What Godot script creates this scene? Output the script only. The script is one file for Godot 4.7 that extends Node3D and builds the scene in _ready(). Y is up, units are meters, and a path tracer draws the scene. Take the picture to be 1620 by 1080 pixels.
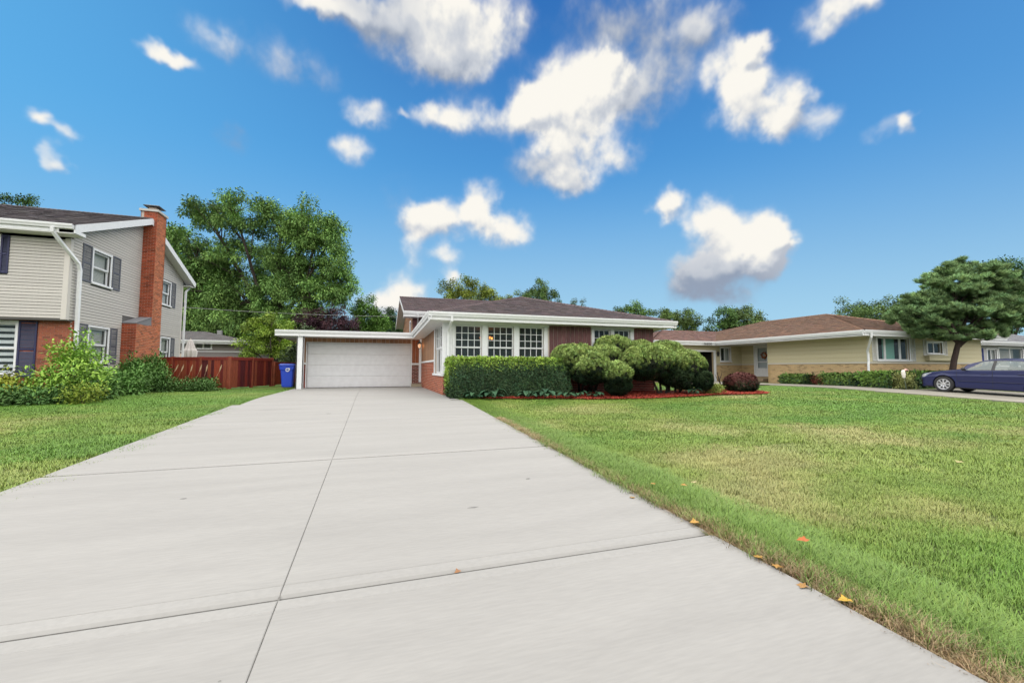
extends Node3D

# x right, y up, z towards the street; «d» below is the distance from the camera up the driveway (z = -d)
const PAD := 0.535
var rng := RandomNumberGenerator.new()
var taken := {}
var org := Vector3.ZERO
var fine: NoiseTexture2D
var blotch: NoiseTexture2D
var grain: NoiseTexture2D
var bumps: NoiseTexture2D
var speck: NoiseTexture2D
var faint: NoiseTexture2D
var streak: NoiseTexture2D
const FRONT := Basis(Vector3(1, 0, 0), Vector3(0, 1, 0), Vector3(0, 0, 1))
const LEFT := Basis(Vector3(0, 0, 1), Vector3(0, 1, 0), Vector3(-1, 0, 0))
const RIGHT := Basis(Vector3(0, 0, -1), Vector3(0, 1, 0), Vector3(1, 0, 0))

class MB:
	var v := PackedVector3Array()
	var n := PackedVector3Array()
	var c := PackedColorArray()
	var ix := PackedInt32Array()
	var xf := Transform3D()
	var col := Color(1, 1, 1)

	func tri(a: Vector3, b: Vector3, e: Vector3) -> void:   # counter-clockwise seen from outside
		a = xf * a
		b = xf * b
		e = xf * e
		var nn := (b - a).cross(e - a).normalized()
		var i := v.size()
		v.append(a); v.append(b); v.append(e)
		for k in 3:
			n.append(nn); c.append(col)
		ix.append(i); ix.append(i + 2); ix.append(i + 1)

	func quad(a: Vector3, b: Vector3, e: Vector3, f: Vector3) -> void:
		a = xf * a
		b = xf * b
		e = xf * e
		f = xf * f
		var nn := (e - a).cross(f - b).normalized()
		var i := v.size()
		v.append(a); v.append(b); v.append(e); v.append(f)
		for k in 4:
			n.append(nn); c.append(col)
		ix.append(i); ix.append(i + 2); ix.append(i + 1)
		ix.append(i); ix.append(i + 3); ix.append(i + 2)

	func quad_n(a: Vector3, b: Vector3, e: Vector3, f: Vector3, na: Vector3, nb: Vector3, ne: Vector3, nf: Vector3) -> void:
		var i := v.size()
		v.append(xf * a); v.append(xf * b); v.append(xf * e); v.append(xf * f)
		n.append((xf.basis * na).normalized()); n.append((xf.basis * nb).normalized()); n.append((xf.basis * ne).normalized()); n.append((xf.basis * nf).normalized())
		for k in 4:
			c.append(col)
		ix.append(i); ix.append(i + 2); ix.append(i + 1)
		ix.append(i); ix.append(i + 3); ix.append(i + 2)

	func box(lo: Vector3, hi: Vector3, back := true) -> void:
		var a := Vector3(lo.x, lo.y, hi.z)
		var b := Vector3(hi.x, lo.y, hi.z)
		var e := Vector3(hi.x, hi.y, hi.z)
		var f := Vector3(lo.x, hi.y, hi.z)
		var a2 := Vector3(lo.x, lo.y, lo.z)
		var b2 := Vector3(hi.x, lo.y, lo.z)
		var e2 := Vector3(hi.x, hi.y, lo.z)
		var f2 := Vector3(lo.x, hi.y, lo.z)
		quad(a, b, e, f)
		quad(b, b2, e2, e)
		quad(a2, a, f, f2)
		quad(f, e, e2, f2)
		quad(a2, b2, b, a)
		if back:
			quad(b2, a2, f2, e2)

	# a box whose front edges are chamfered by k
	func panel(lo: Vector3, hi: Vector3, k: float) -> void:
		var o := [Vector3(lo.x, lo.y, hi.z - k), Vector3(hi.x, lo.y, hi.z - k), Vector3(hi.x, hi.y, hi.z - k), Vector3(lo.x, hi.y, hi.z - k)]
		var i := [Vector3(lo.x + k, lo.y + k, hi.z), Vector3(hi.x - k, lo.y + k, hi.z), Vector3(hi.x - k, hi.y - k, hi.z), Vector3(lo.x + k, hi.y - k, hi.z)]
		var bk := [Vector3(lo.x, lo.y, lo.z), Vector3(hi.x, lo.y, lo.z), Vector3(hi.x, hi.y, lo.z), Vector3(lo.x, hi.y, lo.z)]
		quad(i[0], i[1], i[2], i[3])
		for q in 4:
			var r := (q + 1) % 4
			quad(o[q], o[r], i[r], i[q])
			quad(bk[q], bk[r], o[r], o[q])

	# profile points (w outwards, v up), counter-clockwise, swept along u
	func extrude(profile: Array, u0: float, u1: float, caps := true) -> void:
		var m := profile.size()
		for k in m:
			var p: Vector2 = profile[k]
			var q: Vector2 = profile[(k + 1) % m]
			quad(Vector3(u0, p.y, p.x), Vector3(u0, q.y, q.x), Vector3(u1, q.y, q.x), Vector3(u1, p.y, p.x))
		if caps:
			for k in range(1, m - 1):
				var a: Vector2 = profile[0]
				var b: Vector2 = profile[k]
				var e: Vector2 = profile[k + 1]
				tri(Vector3(u0, a.y, a.x), Vector3(u0, e.y, e.x), Vector3(u0, b.y, b.x))
				tri(Vector3(u1, a.y, a.x), Vector3(u1, b.y, b.x), Vector3(u1, e.y, e.x))

	func tube(pts: Array, radii: Array, sides := 8, twist := 0.0, smooth := true, flat := 1.0) -> void:
		var rings := []
		var norms := []
		var side := Vector3.ZERO
		for k in pts.size():
			var t: Vector3 = ((pts[mini(k + 1, pts.size() - 1)] as Vector3) - (pts[maxi(k - 1, 0)] as Vector3)).normalized()
			if side == Vector3.ZERO:
				side = t.cross(Vector3(0, 0, 1) if absf(t.z) < 0.8 else Vector3(1, 0, 0)).normalized()
			side = (side - t * side.dot(t)).normalized()
			var up := t.cross(side)
			var ring := []
			var nr := []
			for s in sides:
				var a := TAU * s / sides + twist
				var dir := side * cos(a) + up * sin(a) * flat
				ring.append((pts[k] as Vector3) + dir * float(radii[k]))
				nr.append(dir)
			rings.append(ring)
			norms.append(nr)
		for k in pts.size() - 1:
			for s in sides:
				var s2 := (s + 1) % sides
				if smooth:
					quad_n(rings[k][s], rings[k][s2], rings[k + 1][s2], rings[k + 1][s], norms[k][s], norms[k][s2], norms[k + 1][s2], norms[k + 1][s])
				else:
					quad(rings[k][s], rings[k][s2], rings[k + 1][s2], rings[k + 1][s])
		var last := pts.size() - 1
		for s in range(1, sides - 1):
			tri(rings[0][0], rings[0][s + 1], rings[0][s])
			tri(rings[last][0], rings[last][s], rings[last][s + 1])

	# profile of (radius, height) turned round the y axis of xf
	func lathe(profile: Array, sides := 20) -> void:
		for k in profile.size() - 1:
			var p: Vector2 = profile[k]
			var q: Vector2 = profile[k + 1]
			var slope := Vector2(q.y - p.y, p.x - q.x).normalized()
			for s in sides:
				var a := TAU * s / sides
				var b := TAU * (s + 1) / sides
				var da := Vector3(cos(a), 0, -sin(a))
				var db := Vector3(cos(b), 0, -sin(b))
				quad_n(da * p.x + Vector3(0, p.y, 0), db * p.x + Vector3(0, p.y, 0), db * q.x + Vector3(0, q.y, 0), da * q.x + Vector3(0, q.y, 0), da * slope.x + Vector3(0, slope.y, 0), db * slope.x + Vector3(0, slope.y, 0), db * slope.x + Vector3(0, slope.y, 0), da * slope.x + Vector3(0, slope.y, 0))

	func blob(at: Vector3, r: Vector3, seg := 14, rough := 0.0, noise: FastNoiseLite = null) -> void:
		var rings := seg / 2
		var pt := func(i: int, j: int) -> Vector3:
			var la := PI * i / rings - PI / 2
			var lo := TAU * j / seg
			var dir := Vector3(cos(la) * cos(lo), sin(la), -cos(la) * sin(lo))
			var f := 1.0
			if noise:
				f += rough * noise.get_noise_3dv(at * 7.0 + dir * 3.0)
			return at + dir * r * f
		for i in rings:
			for j in seg:
				var a: Vector3 = pt.call(i, j)
				var b: Vector3 = pt.call(i, (j + 1) % seg)
				var e: Vector3 = pt.call(i + 1, (j + 1) % seg)
				var f2: Vector3 = pt.call(i + 1, j)
				quad_n(a, b, e, f2, (a - at) / r, (b - at) / r, (e - at) / r, (f2 - at) / r)

	func mesh(off: Vector3) -> ArrayMesh:
		var arr := []
		arr.resize(Mesh.ARRAY_MAX)
		if off != Vector3.ZERO:
			for i in v.size():
				v[i] -= off
		arr[Mesh.ARRAY_VERTEX] = v
		arr[Mesh.ARRAY_NORMAL] = n
		arr[Mesh.ARRAY_COLOR] = c
		arr[Mesh.ARRAY_INDEX] = ix
		var m := ArrayMesh.new()
		m.add_surface_from_arrays(Mesh.PRIMITIVE_TRIANGLES, arr)
		return m


func P(x: float, y: float, d: float) -> Vector3:
	return Vector3(x, y, -d)


func H(d: float) -> float:   # the ground rises from the street and levels out at the houses
	if d < 0.0:
		return maxf(0.0369 * d, -0.15)
	if d < 13.5:
		return 0.0369 * d
	if d < 15.5:
		var t := (d - 13.5) / 2.0
		return 0.498 + 0.037 * (2.0 * t - t * t)
	return PAD


func called(kind: String) -> String:
	var k: int = taken.get(kind, 0)
	taken[kind] = k + 1
	return kind if k == 0 else "%s_%03d" % [kind, k]


func thing(kind: String, at: Vector3, label: String, category: String, group := "") -> Node3D:
	var o := Node3D.new()
	o.name = called(kind)
	o.position = at
	add_child(o, true)
	org = at
	tag(o, label, category, group)
	return o


func tag(o: Node3D, label: String, category: String, group := "") -> void:
	o.set_meta("label", label)
	o.set_meta("category", category)
	if group:
		o.set_meta("group", group)


# one mesh, built in world coordinates, as a child of a thing (or at top level when parent is null)
func obj(kind: String, mb: MB, m: Material, parent: Node3D = null, stuff := false) -> MeshInstance3D:
	var o := MeshInstance3D.new()
	o.mesh = mb.mesh(org if parent else Vector3.ZERO)
	o.material_override = m
	if parent:
		o.name = kind
		parent.add_child(o, true)
	else:
		o.name = called(kind)
		add_child(o, true)
	if stuff:
		o.set_meta("kind", "stuff")
	return o


func holder(kind: String, parent: Node3D) -> Node3D:
	var o := Node3D.new()
	o.name = kind
	parent.add_child(o, true)
	return o


func struct(kind: String, mb: MB, m: Material) -> MeshInstance3D:
	var o := obj(kind, mb, m)
	o.set_meta("kind", "structure")
	return o


func place(mb: MB, basis: Basis, at: Vector3) -> MB:
	mb.xf = Transform3D(basis, at)
	return mb


func noise_tex(freq: float, lo: float, hi: float, octaves := 4, normal := false, sd := 1) -> NoiseTexture2D:
	var t := NoiseTexture2D.new()
	var f := FastNoiseLite.new()
	f.seed = sd
	f.frequency = freq
	f.fractal_octaves = octaves
	t.width = 512
	t.height = 512
	t.seamless = true
	t.noise = f
	if normal:
		t.as_normal_map = true
	else:
		var g := Gradient.new()
		g.set_color(0, Color(lo, lo, lo))
		g.set_color(1, Color(hi, hi, hi))
		t.color_ramp = g
	return t


func mat(lin: Color, rough := 0.7, tex: Texture2D = null, scale := Vector3.ONE, tinted := false) -> StandardMaterial3D:
	var m := StandardMaterial3D.new()
	m.albedo_color = lin.linear_to_srgb()
	m.roughness = rough
	m.vertex_color_use_as_albedo = tinted
	if tex:
		m.albedo_texture = tex
		m.uv1_triplanar = true
		m.uv1_world_triplanar = true
		m.uv1_scale = scale
	return m


func relief(m: StandardMaterial3D, tex: Texture2D, depth: float, scale := Vector3.ZERO) -> StandardMaterial3D:
	m.heightmap_enabled = true
	m.heightmap_texture = tex
	m.heightmap_scale = depth
	if scale != Vector3.ZERO:
		m.uv1_triplanar = true
		m.uv1_world_triplanar = true
		m.uv1_scale = scale
	return m


func second(m: StandardMaterial3D, tex: Texture2D, scale: Vector3) -> StandardMaterial3D:
	m.detail_enabled = true
	m.detail_albedo = tex
	m.detail_blend_mode = BaseMaterial3D.BLEND_MODE_MUL
	m.detail_uv_layer = BaseMaterial3D.DETAIL_UV_2
	m.uv2_triplanar = true
	m.uv2_world_triplanar = true
	m.uv2_scale = scale
	return m


func rand(a: float, b: float) -> float:
	return rng.randf_range(a, b)


func tone(c: Color, by: float) -> Color:
	var k := 1.0 + rand(-by, by)
	return Color(c.r * k * (1.0 + rand(-by, by) * 0.3), c.g * k, c.b * k * (1.0 + rand(-by, by) * 0.3))


# ---------------------------------------------------------------- sky
const SKY_W := 3072
const SKY_H := 1536
const AZ0 := -42.0
const AZ1 := 82.0
const EL1 := 52.0
var cw: int
var ch: int
var den := PackedFloat32Array()
var bri := PackedFloat32Array()
var warp_u := FastNoiseLite.new()
var warp_v := FastNoiseLite.new()
var billow := FastNoiseLite.new()


func puff(az: float, el: float, rx: float, ry: float, de: float, br: float) -> void:
	var k := SKY_W / 360.0
	var reach := 1.45
	var x0 := clampi(int((az - rx * reach - 3.0 - AZ0) * k), 0, cw - 1)
	var x1 := clampi(int((az + rx * reach + 3.0 - AZ0) * k), 0, cw - 1)
	var y0 := clampi(int((EL1 - el - ry * reach - 3.0) * k), 0, ch - 1)
	var y1 := clampi(int((EL1 - el + ry * reach + 3.0) * k), 0, ch - 1)
	for y in range(y0, y1 + 1):
		var pe := EL1 - y / k
		for x in range(x0, x1 + 1):
			var pa := AZ0 + x / k
			var i := y * cw + x
			var u := (pa + wu[i] - az) / rx
			var w := (pe + wv[i] - el) / ry
			var r := u * u + w * w
			if r < 2.0:
				var f := 1.0 - r / 2.0
				f = f * f * de * 1.5
				den[i] += f
				bri[i] += f * (br + 0.10 * clampf(w - u * 0.3, -1.0, 1.0))


var wu := PackedFloat32Array()
var wv := PackedFloat32Array()


func blue(az: float, el: float) -> Color:   # linear, as seen
	var t := clampf(el / 42.0, 0.0, 1.0)
	var low := Color(0.42, 0.69, 0.86)
	var mid := Color(0.095, 0.36, 0.75)
	var top := Color(0.028, 0.15, 0.48)
	var c := low.lerp(mid, smoothstep(-0.02, 0.66, t)).lerp(top, smoothstep(0.38, 1.15, t))
	# the air is paler away to the west and east than up the street
	var side := 0.5 - 0.5 * cos(deg_to_rad(az - 24.0) * 1.9)
	return c.lerp(Color(0.135, 0.49, 0.87) if az < 24.0 else Color(0.10, 0.33, 0.70), 0.9 * clampf(side, 0.0, 1.0) * smoothstep(0.05, 0.6, t))


func build_sky() -> Image:
	var k := SKY_W / 360.0
	# the whole vault, coarse: air and scattered clouds all round
	var sw := 512
	var sh := 256
	var far := FastNoiseLite.new()
	far.seed = 9
	far.frequency = 1.7
	far.fractal_octaves = 5
	var im := Image.create(sw, sh, false, Image.FORMAT_RGBF)
	for y in sh:
		var el := 90.0 - 180.0 * (y + 0.5) / sh
		for x in sw:
			var az := 360.0 * (x + 0.5) / sw - 180.0
			var c := blue(clampf(az, -70.0, 118.0) if absf(az - 24.0) < 94.0 else 118.0, el)
			if el < 0.0:
				c = Color(0.22, 0.26, 0.20)
			else:
				var dir := Vector3(sin(deg_to_rad(az)) * cos(deg_to_rad(el)), sin(deg_to_rad(el)) * 1.6, -cos(deg_to_rad(az)) * cos(deg_to_rad(el)))
				var nz := far.get_noise_3dv(dir) * 0.5 + 0.5
				var inside := smoothstep(AZ0 - 14.0, AZ0, az) * (1.0 - smoothstep(AZ1, AZ1 + 14.0, az)) * (1.0 - smoothstep(EL1 - 12.0, EL1, el))
				var a := smoothstep(0.47, 0.66, nz) * (1.0 - inside)
				c = c.lerp(Color(0.86, 0.86, 0.85).lerp(Color(0.5, 0.53, 0.6), smoothstep(0.6, 0.85, nz) * 0.6), a * 0.9)
			im.set_pixel(x, y, c)
	im.resize(SKY_W, SKY_H, Image.INTERPOLATE_CUBIC)
	# the part in view, fine
	cw = int((AZ1 - AZ0) * k)
	ch = int(EL1 * k)
	den.resize(cw * ch)
	bri.resize(cw * ch)
	wu.resize(cw * ch)
	wv.resize(cw * ch)
	warp_u.seed = 3
	warp_v.seed = 4
	billow.seed = 5
	for f in [warp_u, warp_v]:
		f.frequency = 0.24
		f.fractal_octaves = 6
		f.fractal_gain = 0.54
	billow.frequency = 0.16
	billow.fractal_octaves = 6
	billow.fractal_gain = 0.6
	for y in ch:
		for x in cw:
			var i := y * cw + x
			wu[i] = warp_u.get_noise_2d(x / k, y / k) * 1.15
			wv[i] = warp_v.get_noise_2d(x / k, y / k) * 0.95
	paint_clouds()
	var fin := Image.create(cw, ch, false, Image.FORMAT_RGBF)
	var step := int(k * 0.9)
	for y in ch:
		var el := EL1 - y / k
		for x in cw:
			var i := y * cw + x
			var az := AZ0 + x / k
			var c := blue(az, el)
			var q := den[i]
			if q > 0.01:
				var b := bri[i] / q
				var nz := billow.get_noise_2d(x / k, y / k)
				var qq := q * (1.0 + nz * 0.5) + nz * 0.30 * minf(1.0, q * 2.0)
				var a := smoothstep(0.08, lerpf(1.6, 0.85, smoothstep(0.5, 1.0, b) * (0.15 + 0.75 * smoothstep(0.9, 2.0, q))), qq)
				# lit from the upper left: thickness falls towards the light on the bright side
				var j := maxi(0, y - step) * cw + maxi(0, x - step / 2)
				var lit := clampf((q - den[j]) * 0.55 + nz * 0.30, -0.38, 0.22)
				b = clampf(b + lit * (0.6 + 0.4 * b), 0.0, 1.0)
				var grey := Color(0.30, 0.36, 0.47)
				var pale := Color(0.62, 0.65, 0.70)
				var white := Color(0.97, 0.94, 0.87)
				var cc := grey.lerp(pale, smoothstep(0.25, 0.75, b)).lerp(white, smoothstep(0.66, 1.0, b))
				c = c.lerp(cc, a * minf(1.0, 0.45 + q * 0.7))
			fin.set_pixel(x, y, c)
	im.blit_rect(fin, Rect2i(0, 0, cw, ch), Vector2i(int((180.0 + AZ0) * k), int((90.0 - EL1) * k)))
	var turned := Image.create(SKY_W, SKY_H, false, Image.FORMAT_RGBF)   # the panorama begins straight up the driveway
	turned.blit_rect(im, Rect2i(SKY_W / 2, 0, SKY_W / 2, SKY_H), Vector2i(0, 0))
	turned.blit_rect(im, Rect2i(0, 0, SKY_W / 2, SKY_H), Vector2i(SKY_W / 2, 0))
	return turned


func paint_clouds() -> void:
	puff(3.2, 40.0, 9.2, 4.3, 1.00, 0.55)
	puff(11.9, 40.2, 7.1, 4.4, 1.00, 0.95)
	puff(9.3, 36.3, 6.1, 2.7, 0.80, 0.70)
	puff(-7.9, 39.2, 5.8, 1.1, 0.70, 0.90)
	puff(-3.3, 39.5, 5.5, 1.8, 0.50, 0.50)
	puff(-13.2, 33.8, 8.5, 2.7, 0.28, 0.60)
	puff(-9.1, 33.2, 4.9, 2.0, 0.30, 0.60)
	puff(19.0, 40.9, 3.1, 3.3, 0.45, 0.70)
	puff(26.5, 34.2, 7.4, 3.9, 1.00, 1.00)
	puff(26.5, 29.3, 6.2, 5.5, 1.00, 1.00)
	puff(31.3, 34.7, 3.2, 2.8, 1.00, 1.00)
	puff(21.7, 32.5, 4.4, 2.6, 0.90, 0.97)
	puff(14.2, 31.2, 7.0, 2.4, 0.70, 0.85)
	puff(7.2, 31.1, 3.8, 1.6, 0.60, 0.90)
	puff(26.4, 23.9, 3.6, 2.1, 0.70, 0.80)
	puff(21.7, 26.2, 5.2, 2.9, 0.45, 0.35)
	puff(33.6, 26.6, 3.4, 2.4, 0.50, 0.85)
	puff(31.4, 40.5, 8.5, 3.2, 0.50, 0.35)
	puff(38.8, 37.4, 8.6, 4.4, 0.60, 0.45)
	puff(37.0, 33.0, 5.6, 3.1, 0.55, 0.62)
	puff(43.7, 37.5, 5.1, 1.6, 0.50, 0.70)
	puff(35.4, 31.4, 3.2, 2.6, 0.40, 0.60)
	puff(47.1, 32.8, 3.8, 3.1, 1.00, 1.00)
	puff(49.0, 29.1, 5.1, 2.8, 1.00, 0.97)
	puff(51.8, 26.2, 2.6, 1.8, 0.80, 0.85)
	puff(55.8, 25.7, 1.9, 1.6, 0.55, 0.95)
	puff(48.9, 34.3, 2.0, 1.2, 0.80, 1.00)
	puff(53.4, 27.9, 1.8, 1.7, 0.70, 0.95)
	puff(56.9, 34.8, 3.4, 2.0, 0.85, 0.95)
	puff(59.7, 34.2, 1.7, 0.9, 0.55, 0.90)
	puff(60.8, 23.5, 2.2, 1.1, 0.40, 0.85)
	puff(62.4, 23.2, 0.9, 1.0, 0.65, 0.97)
	puff(38.9, 20.2, 2.3, 2.0, 1.00, 1.00)
	puff(43.8, 17.7, 3.2, 2.9, 1.00, 1.00)
	puff(48.4, 14.5, 3.9, 3.9, 1.00, 0.98)
	puff(44.7, 12.4, 5.9, 3.6, 1.00, 0.60)
	puff(42.1, 10.8, 4.3, 3.2, 0.85, 0.22)
	puff(49.9, 14.0, 2.4, 3.2, 1.00, 1.00)
	puff(45.9, 8.5, 3.0, 1.9, 0.45, 0.30)
	puff(13.9, 22.0, 2.8, 2.9, 0.75, 1.00)
	puff(9.9, 19.7, 5.5, 2.5, 0.85, 1.00)
	puff(17.1, 18.3, 4.0, 2.6, 0.90, 1.00)
	puff(5.7, 18.9, 3.7, 2.3, 0.65, 0.95)
	puff(4.9, 15.2, 2.0, 2.7, 0.55, 0.95)
	puff(9.1, 15.5, 2.5, 1.6, 0.60, 0.95)
	puff(9.6, 12.2, 1.5, 1.7, 0.50, 0.90)
	puff(3.2, 20.8, 3.4, 4.5, 0.30, 0.40)
	puff(3.8, 10.0, 3.6, 2.5, 0.85, 0.95)
	puff(0.6, 8.2, 2.7, 1.8, 0.75, 0.90)
	puff(10.6, 11.9, 1.5, 1.2, 0.45, 0.90)
	puff(-2.5, 9.0, 2.3, 1.3, 0.30, 0.90)
	puff(-1.6, 30.4, 3.5, 1.7, 0.65, 0.97)
	puff(-3.3, 26.1, 2.9, 1.9, 0.65, 0.95)
	puff(3.0, 31.0, 1.0, 0.6, 0.55, 0.95)
	puff(-22.0, 30.4, 2.7, 0.9, 0.90, 1.00)
	puff(-18.5, 33.3, 3.5, 1.5, 0.25, 0.80)
	puff(-16.4, 32.6, 1.8, 1.6, 0.20, 0.70)
	puff(-30.9, 21.9, 1.2, 0.9, 0.95, 1.00)
	puff(-29.2, 21.2, 0.7, 0.8, 0.60, 0.97)
	puff(-30.0, 19.1, 0.9, 1.5, 0.62, 0.93)
	puff(-29.9, 17.8, 0.6, 0.8, 0.30, 0.80)
	puff(-16.0, 24.7, 2.1, 1.9, 0.45, 0.12)


func _ready() -> void:
	rng.seed = 20240
	# ------------------------------------------------ camera, sky, sun, exposure
	var cam := Camera3D.new()
	cam.name = "camera"
	cam.fov = 77.75
	cam.far = 900.0
	cam.near = 0.05
	cam.position = Vector3(0, 1.42, 0)
	cam.rotation = Vector3(deg_to_rad(3.67), deg_to_rad(-18.14), 0)
	add_child(cam)
	var exposure := 4.6
	var env := Environment.new()
	var sky := Sky.new()
	var pan := PanoramaSkyMaterial.new()
	pan.panorama = ImageTexture.create_from_image(build_sky())
	sky.sky_material = pan
	env.background_mode = Environment.BG_SKY
	env.sky = sky
	env.background_energy_multiplier = 1.0 / exposure
	env.tonemap_mode = Environment.TONE_MAPPER_LINEAR
	env.tonemap_exposure = exposure
	env.sdfgi_enabled = true
	env.ssao_enabled = true
	env.ssil_enabled = true
	var we := WorldEnvironment.new()
	we.name = "world_environment"
	we.environment = env
	add_child(we)
	var sun := DirectionalLight3D.new()
	sun.name = "sun"
	sun.light_energy = 0.5
	sun.light_color = Color(1.0, 0.962, 0.90)
	sun.light_angular_distance = 150.0
	sun.shadow_enabled = true
	sun.position = Vector3(-20, 60, -40)
	sun.basis = Basis.looking_at(Vector3(0.10, -0.95, -0.16).normalized(), Vector3.UP)
	add_child(sun)
	# ------------------------------------------------ shared textures
	fine = noise_tex(0.06, 0.86, 1.0, 4, false, 11)
	blotch = noise_tex(0.010, 0.84, 1.0, 5, false, 12)
	grain = noise_tex(0.03, 0.72, 1.0, 5, false, 13)
	bumps = noise_tex(0.08, 0.0, 1.0, 4, false, 14)
	faint = noise_tex(0.03, 0.95, 1.0, 4, false, 16)
	streak = noise_tex(0.012, 0.94, 1.0, 5, false, 17)
	speck = noise_tex(0.25, 0.7, 1.0, 2, false, 15)
	setting()
	lawns()
	main_house()
	left_house()
	right_house()
	far_houses()
	planting()
	trees()
	small_things()
	parked_car()


# ---------------------------------------------------------------- ground, driveways
func sheet(mb: MB, xs: Array, ds: Array, drop: float) -> void:
	for i in xs.size() - 1:
		for j in ds.size() - 1:
			mb.quad(P(xs[i], H(ds[j]) - drop, ds[j]), P(xs[i + 1], H(ds[j]) - drop, ds[j]), P(xs[i + 1], H(ds[j + 1]) - drop, ds[j + 1]), P(xs[i], H(ds[j + 1]) - drop, ds[j + 1]))


var joint_shade: StandardMaterial3D


func slab(parent: Node3D, x0: float, x1: float, d0: float, d1: float, field: Material, edge: Material, deep: float, x1b := -100.0) -> void:
	# inset steps from an edge, with the drop of the tooled edge at each
	var ins := [[0.0, 0.050], [0.007, 0.034], [0.015, 0.020], [0.034, 0.007], [0.06, 0.0], [0.128, 0.0], [0.132, 0.006], [0.138, 0.0]]
	var xs := []
	var xdrop := []
	for p in [0.0, 0.004, 0.010, 0.118, 0.122, 0.127]:
		xs.append(x0 + p)
		xdrop.append(0.004 if p == 0.0 else 0.0)
	xs.append((x0 + x1) / 2)
	xdrop.append(0.0)
	for p in [0.127, 0.122, 0.118, 0.010, 0.004, 0.0]:
		xs.append(x1 - p)
		xdrop.append(0.004 if p == 0.0 else 0.0)
	var ds := []
	var dd := []
	for p in ins:
		ds.append(d0 + p[0])
		dd.append(p[1] * deep)
	var steps := 8
	for k in range(1, steps):
		ds.append(d0 + (d1 - d0) * k / steps)
		dd.append(0.0)
	for k in range(ins.size() - 1, -1, -1):
		ds.append(d1 - ins[k][0])
		dd.append(ins[k][1] * 0.35)
	var f := MB.new()
	var e := MB.new()
	var edge_shade := MB.new()  # strips at the joint that carry painted shade
	var nx := xs.size()
	var nd := ds.size()
	var at := func(i: int, j: int) -> Vector3:
		var x: float = xs[i]
		if x1b > -50.0:
			x = x0 + (x - x0) * ((x1b + (x1 - x1b) * (ds[j] - d0) / (d1 - d0)) - x0) / (x1 - x0)
		return P(x, H(ds[j]) - maxf(xdrop[i], dd[j]), ds[j])
	for i in nx - 1:
		for j in nd - 1:
			var inner := j >= 7 and j < nd - 8
			var mb: MB = f if inner else (edge_shade if j < 2 or j > nd - 3 else e)
			mb.quad(at.call(i, j), at.call(i + 1, j), at.call(i + 1, j + 1), at.call(i, j + 1))
	var down := Vector3(0, -0.12, 0)
	for i in nx - 1:
		e.quad(at.call(i, 0) + down, at.call(i + 1, 0) + down, at.call(i + 1, 0), at.call(i, 0))
		e.quad(at.call(i + 1, nd - 1) + down, at.call(i, nd - 1) + down, at.call(i, nd - 1), at.call(i + 1, nd - 1))
	for j in nd - 1:
		e.quad(at.call(0, j + 1) + down, at.call(0, j) + down, at.call(0, j), at.call(0, j + 1))
		e.quad(at.call(nx - 1, j) + down, at.call(nx - 1, j + 1) + down, at.call(nx - 1, j + 1), at.call(nx - 1, j))
	var s := obj("slab", f, field, parent)
	obj("border", e, edge, s)
	obj("joint_shade", edge_shade, joint_shade, s)


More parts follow.
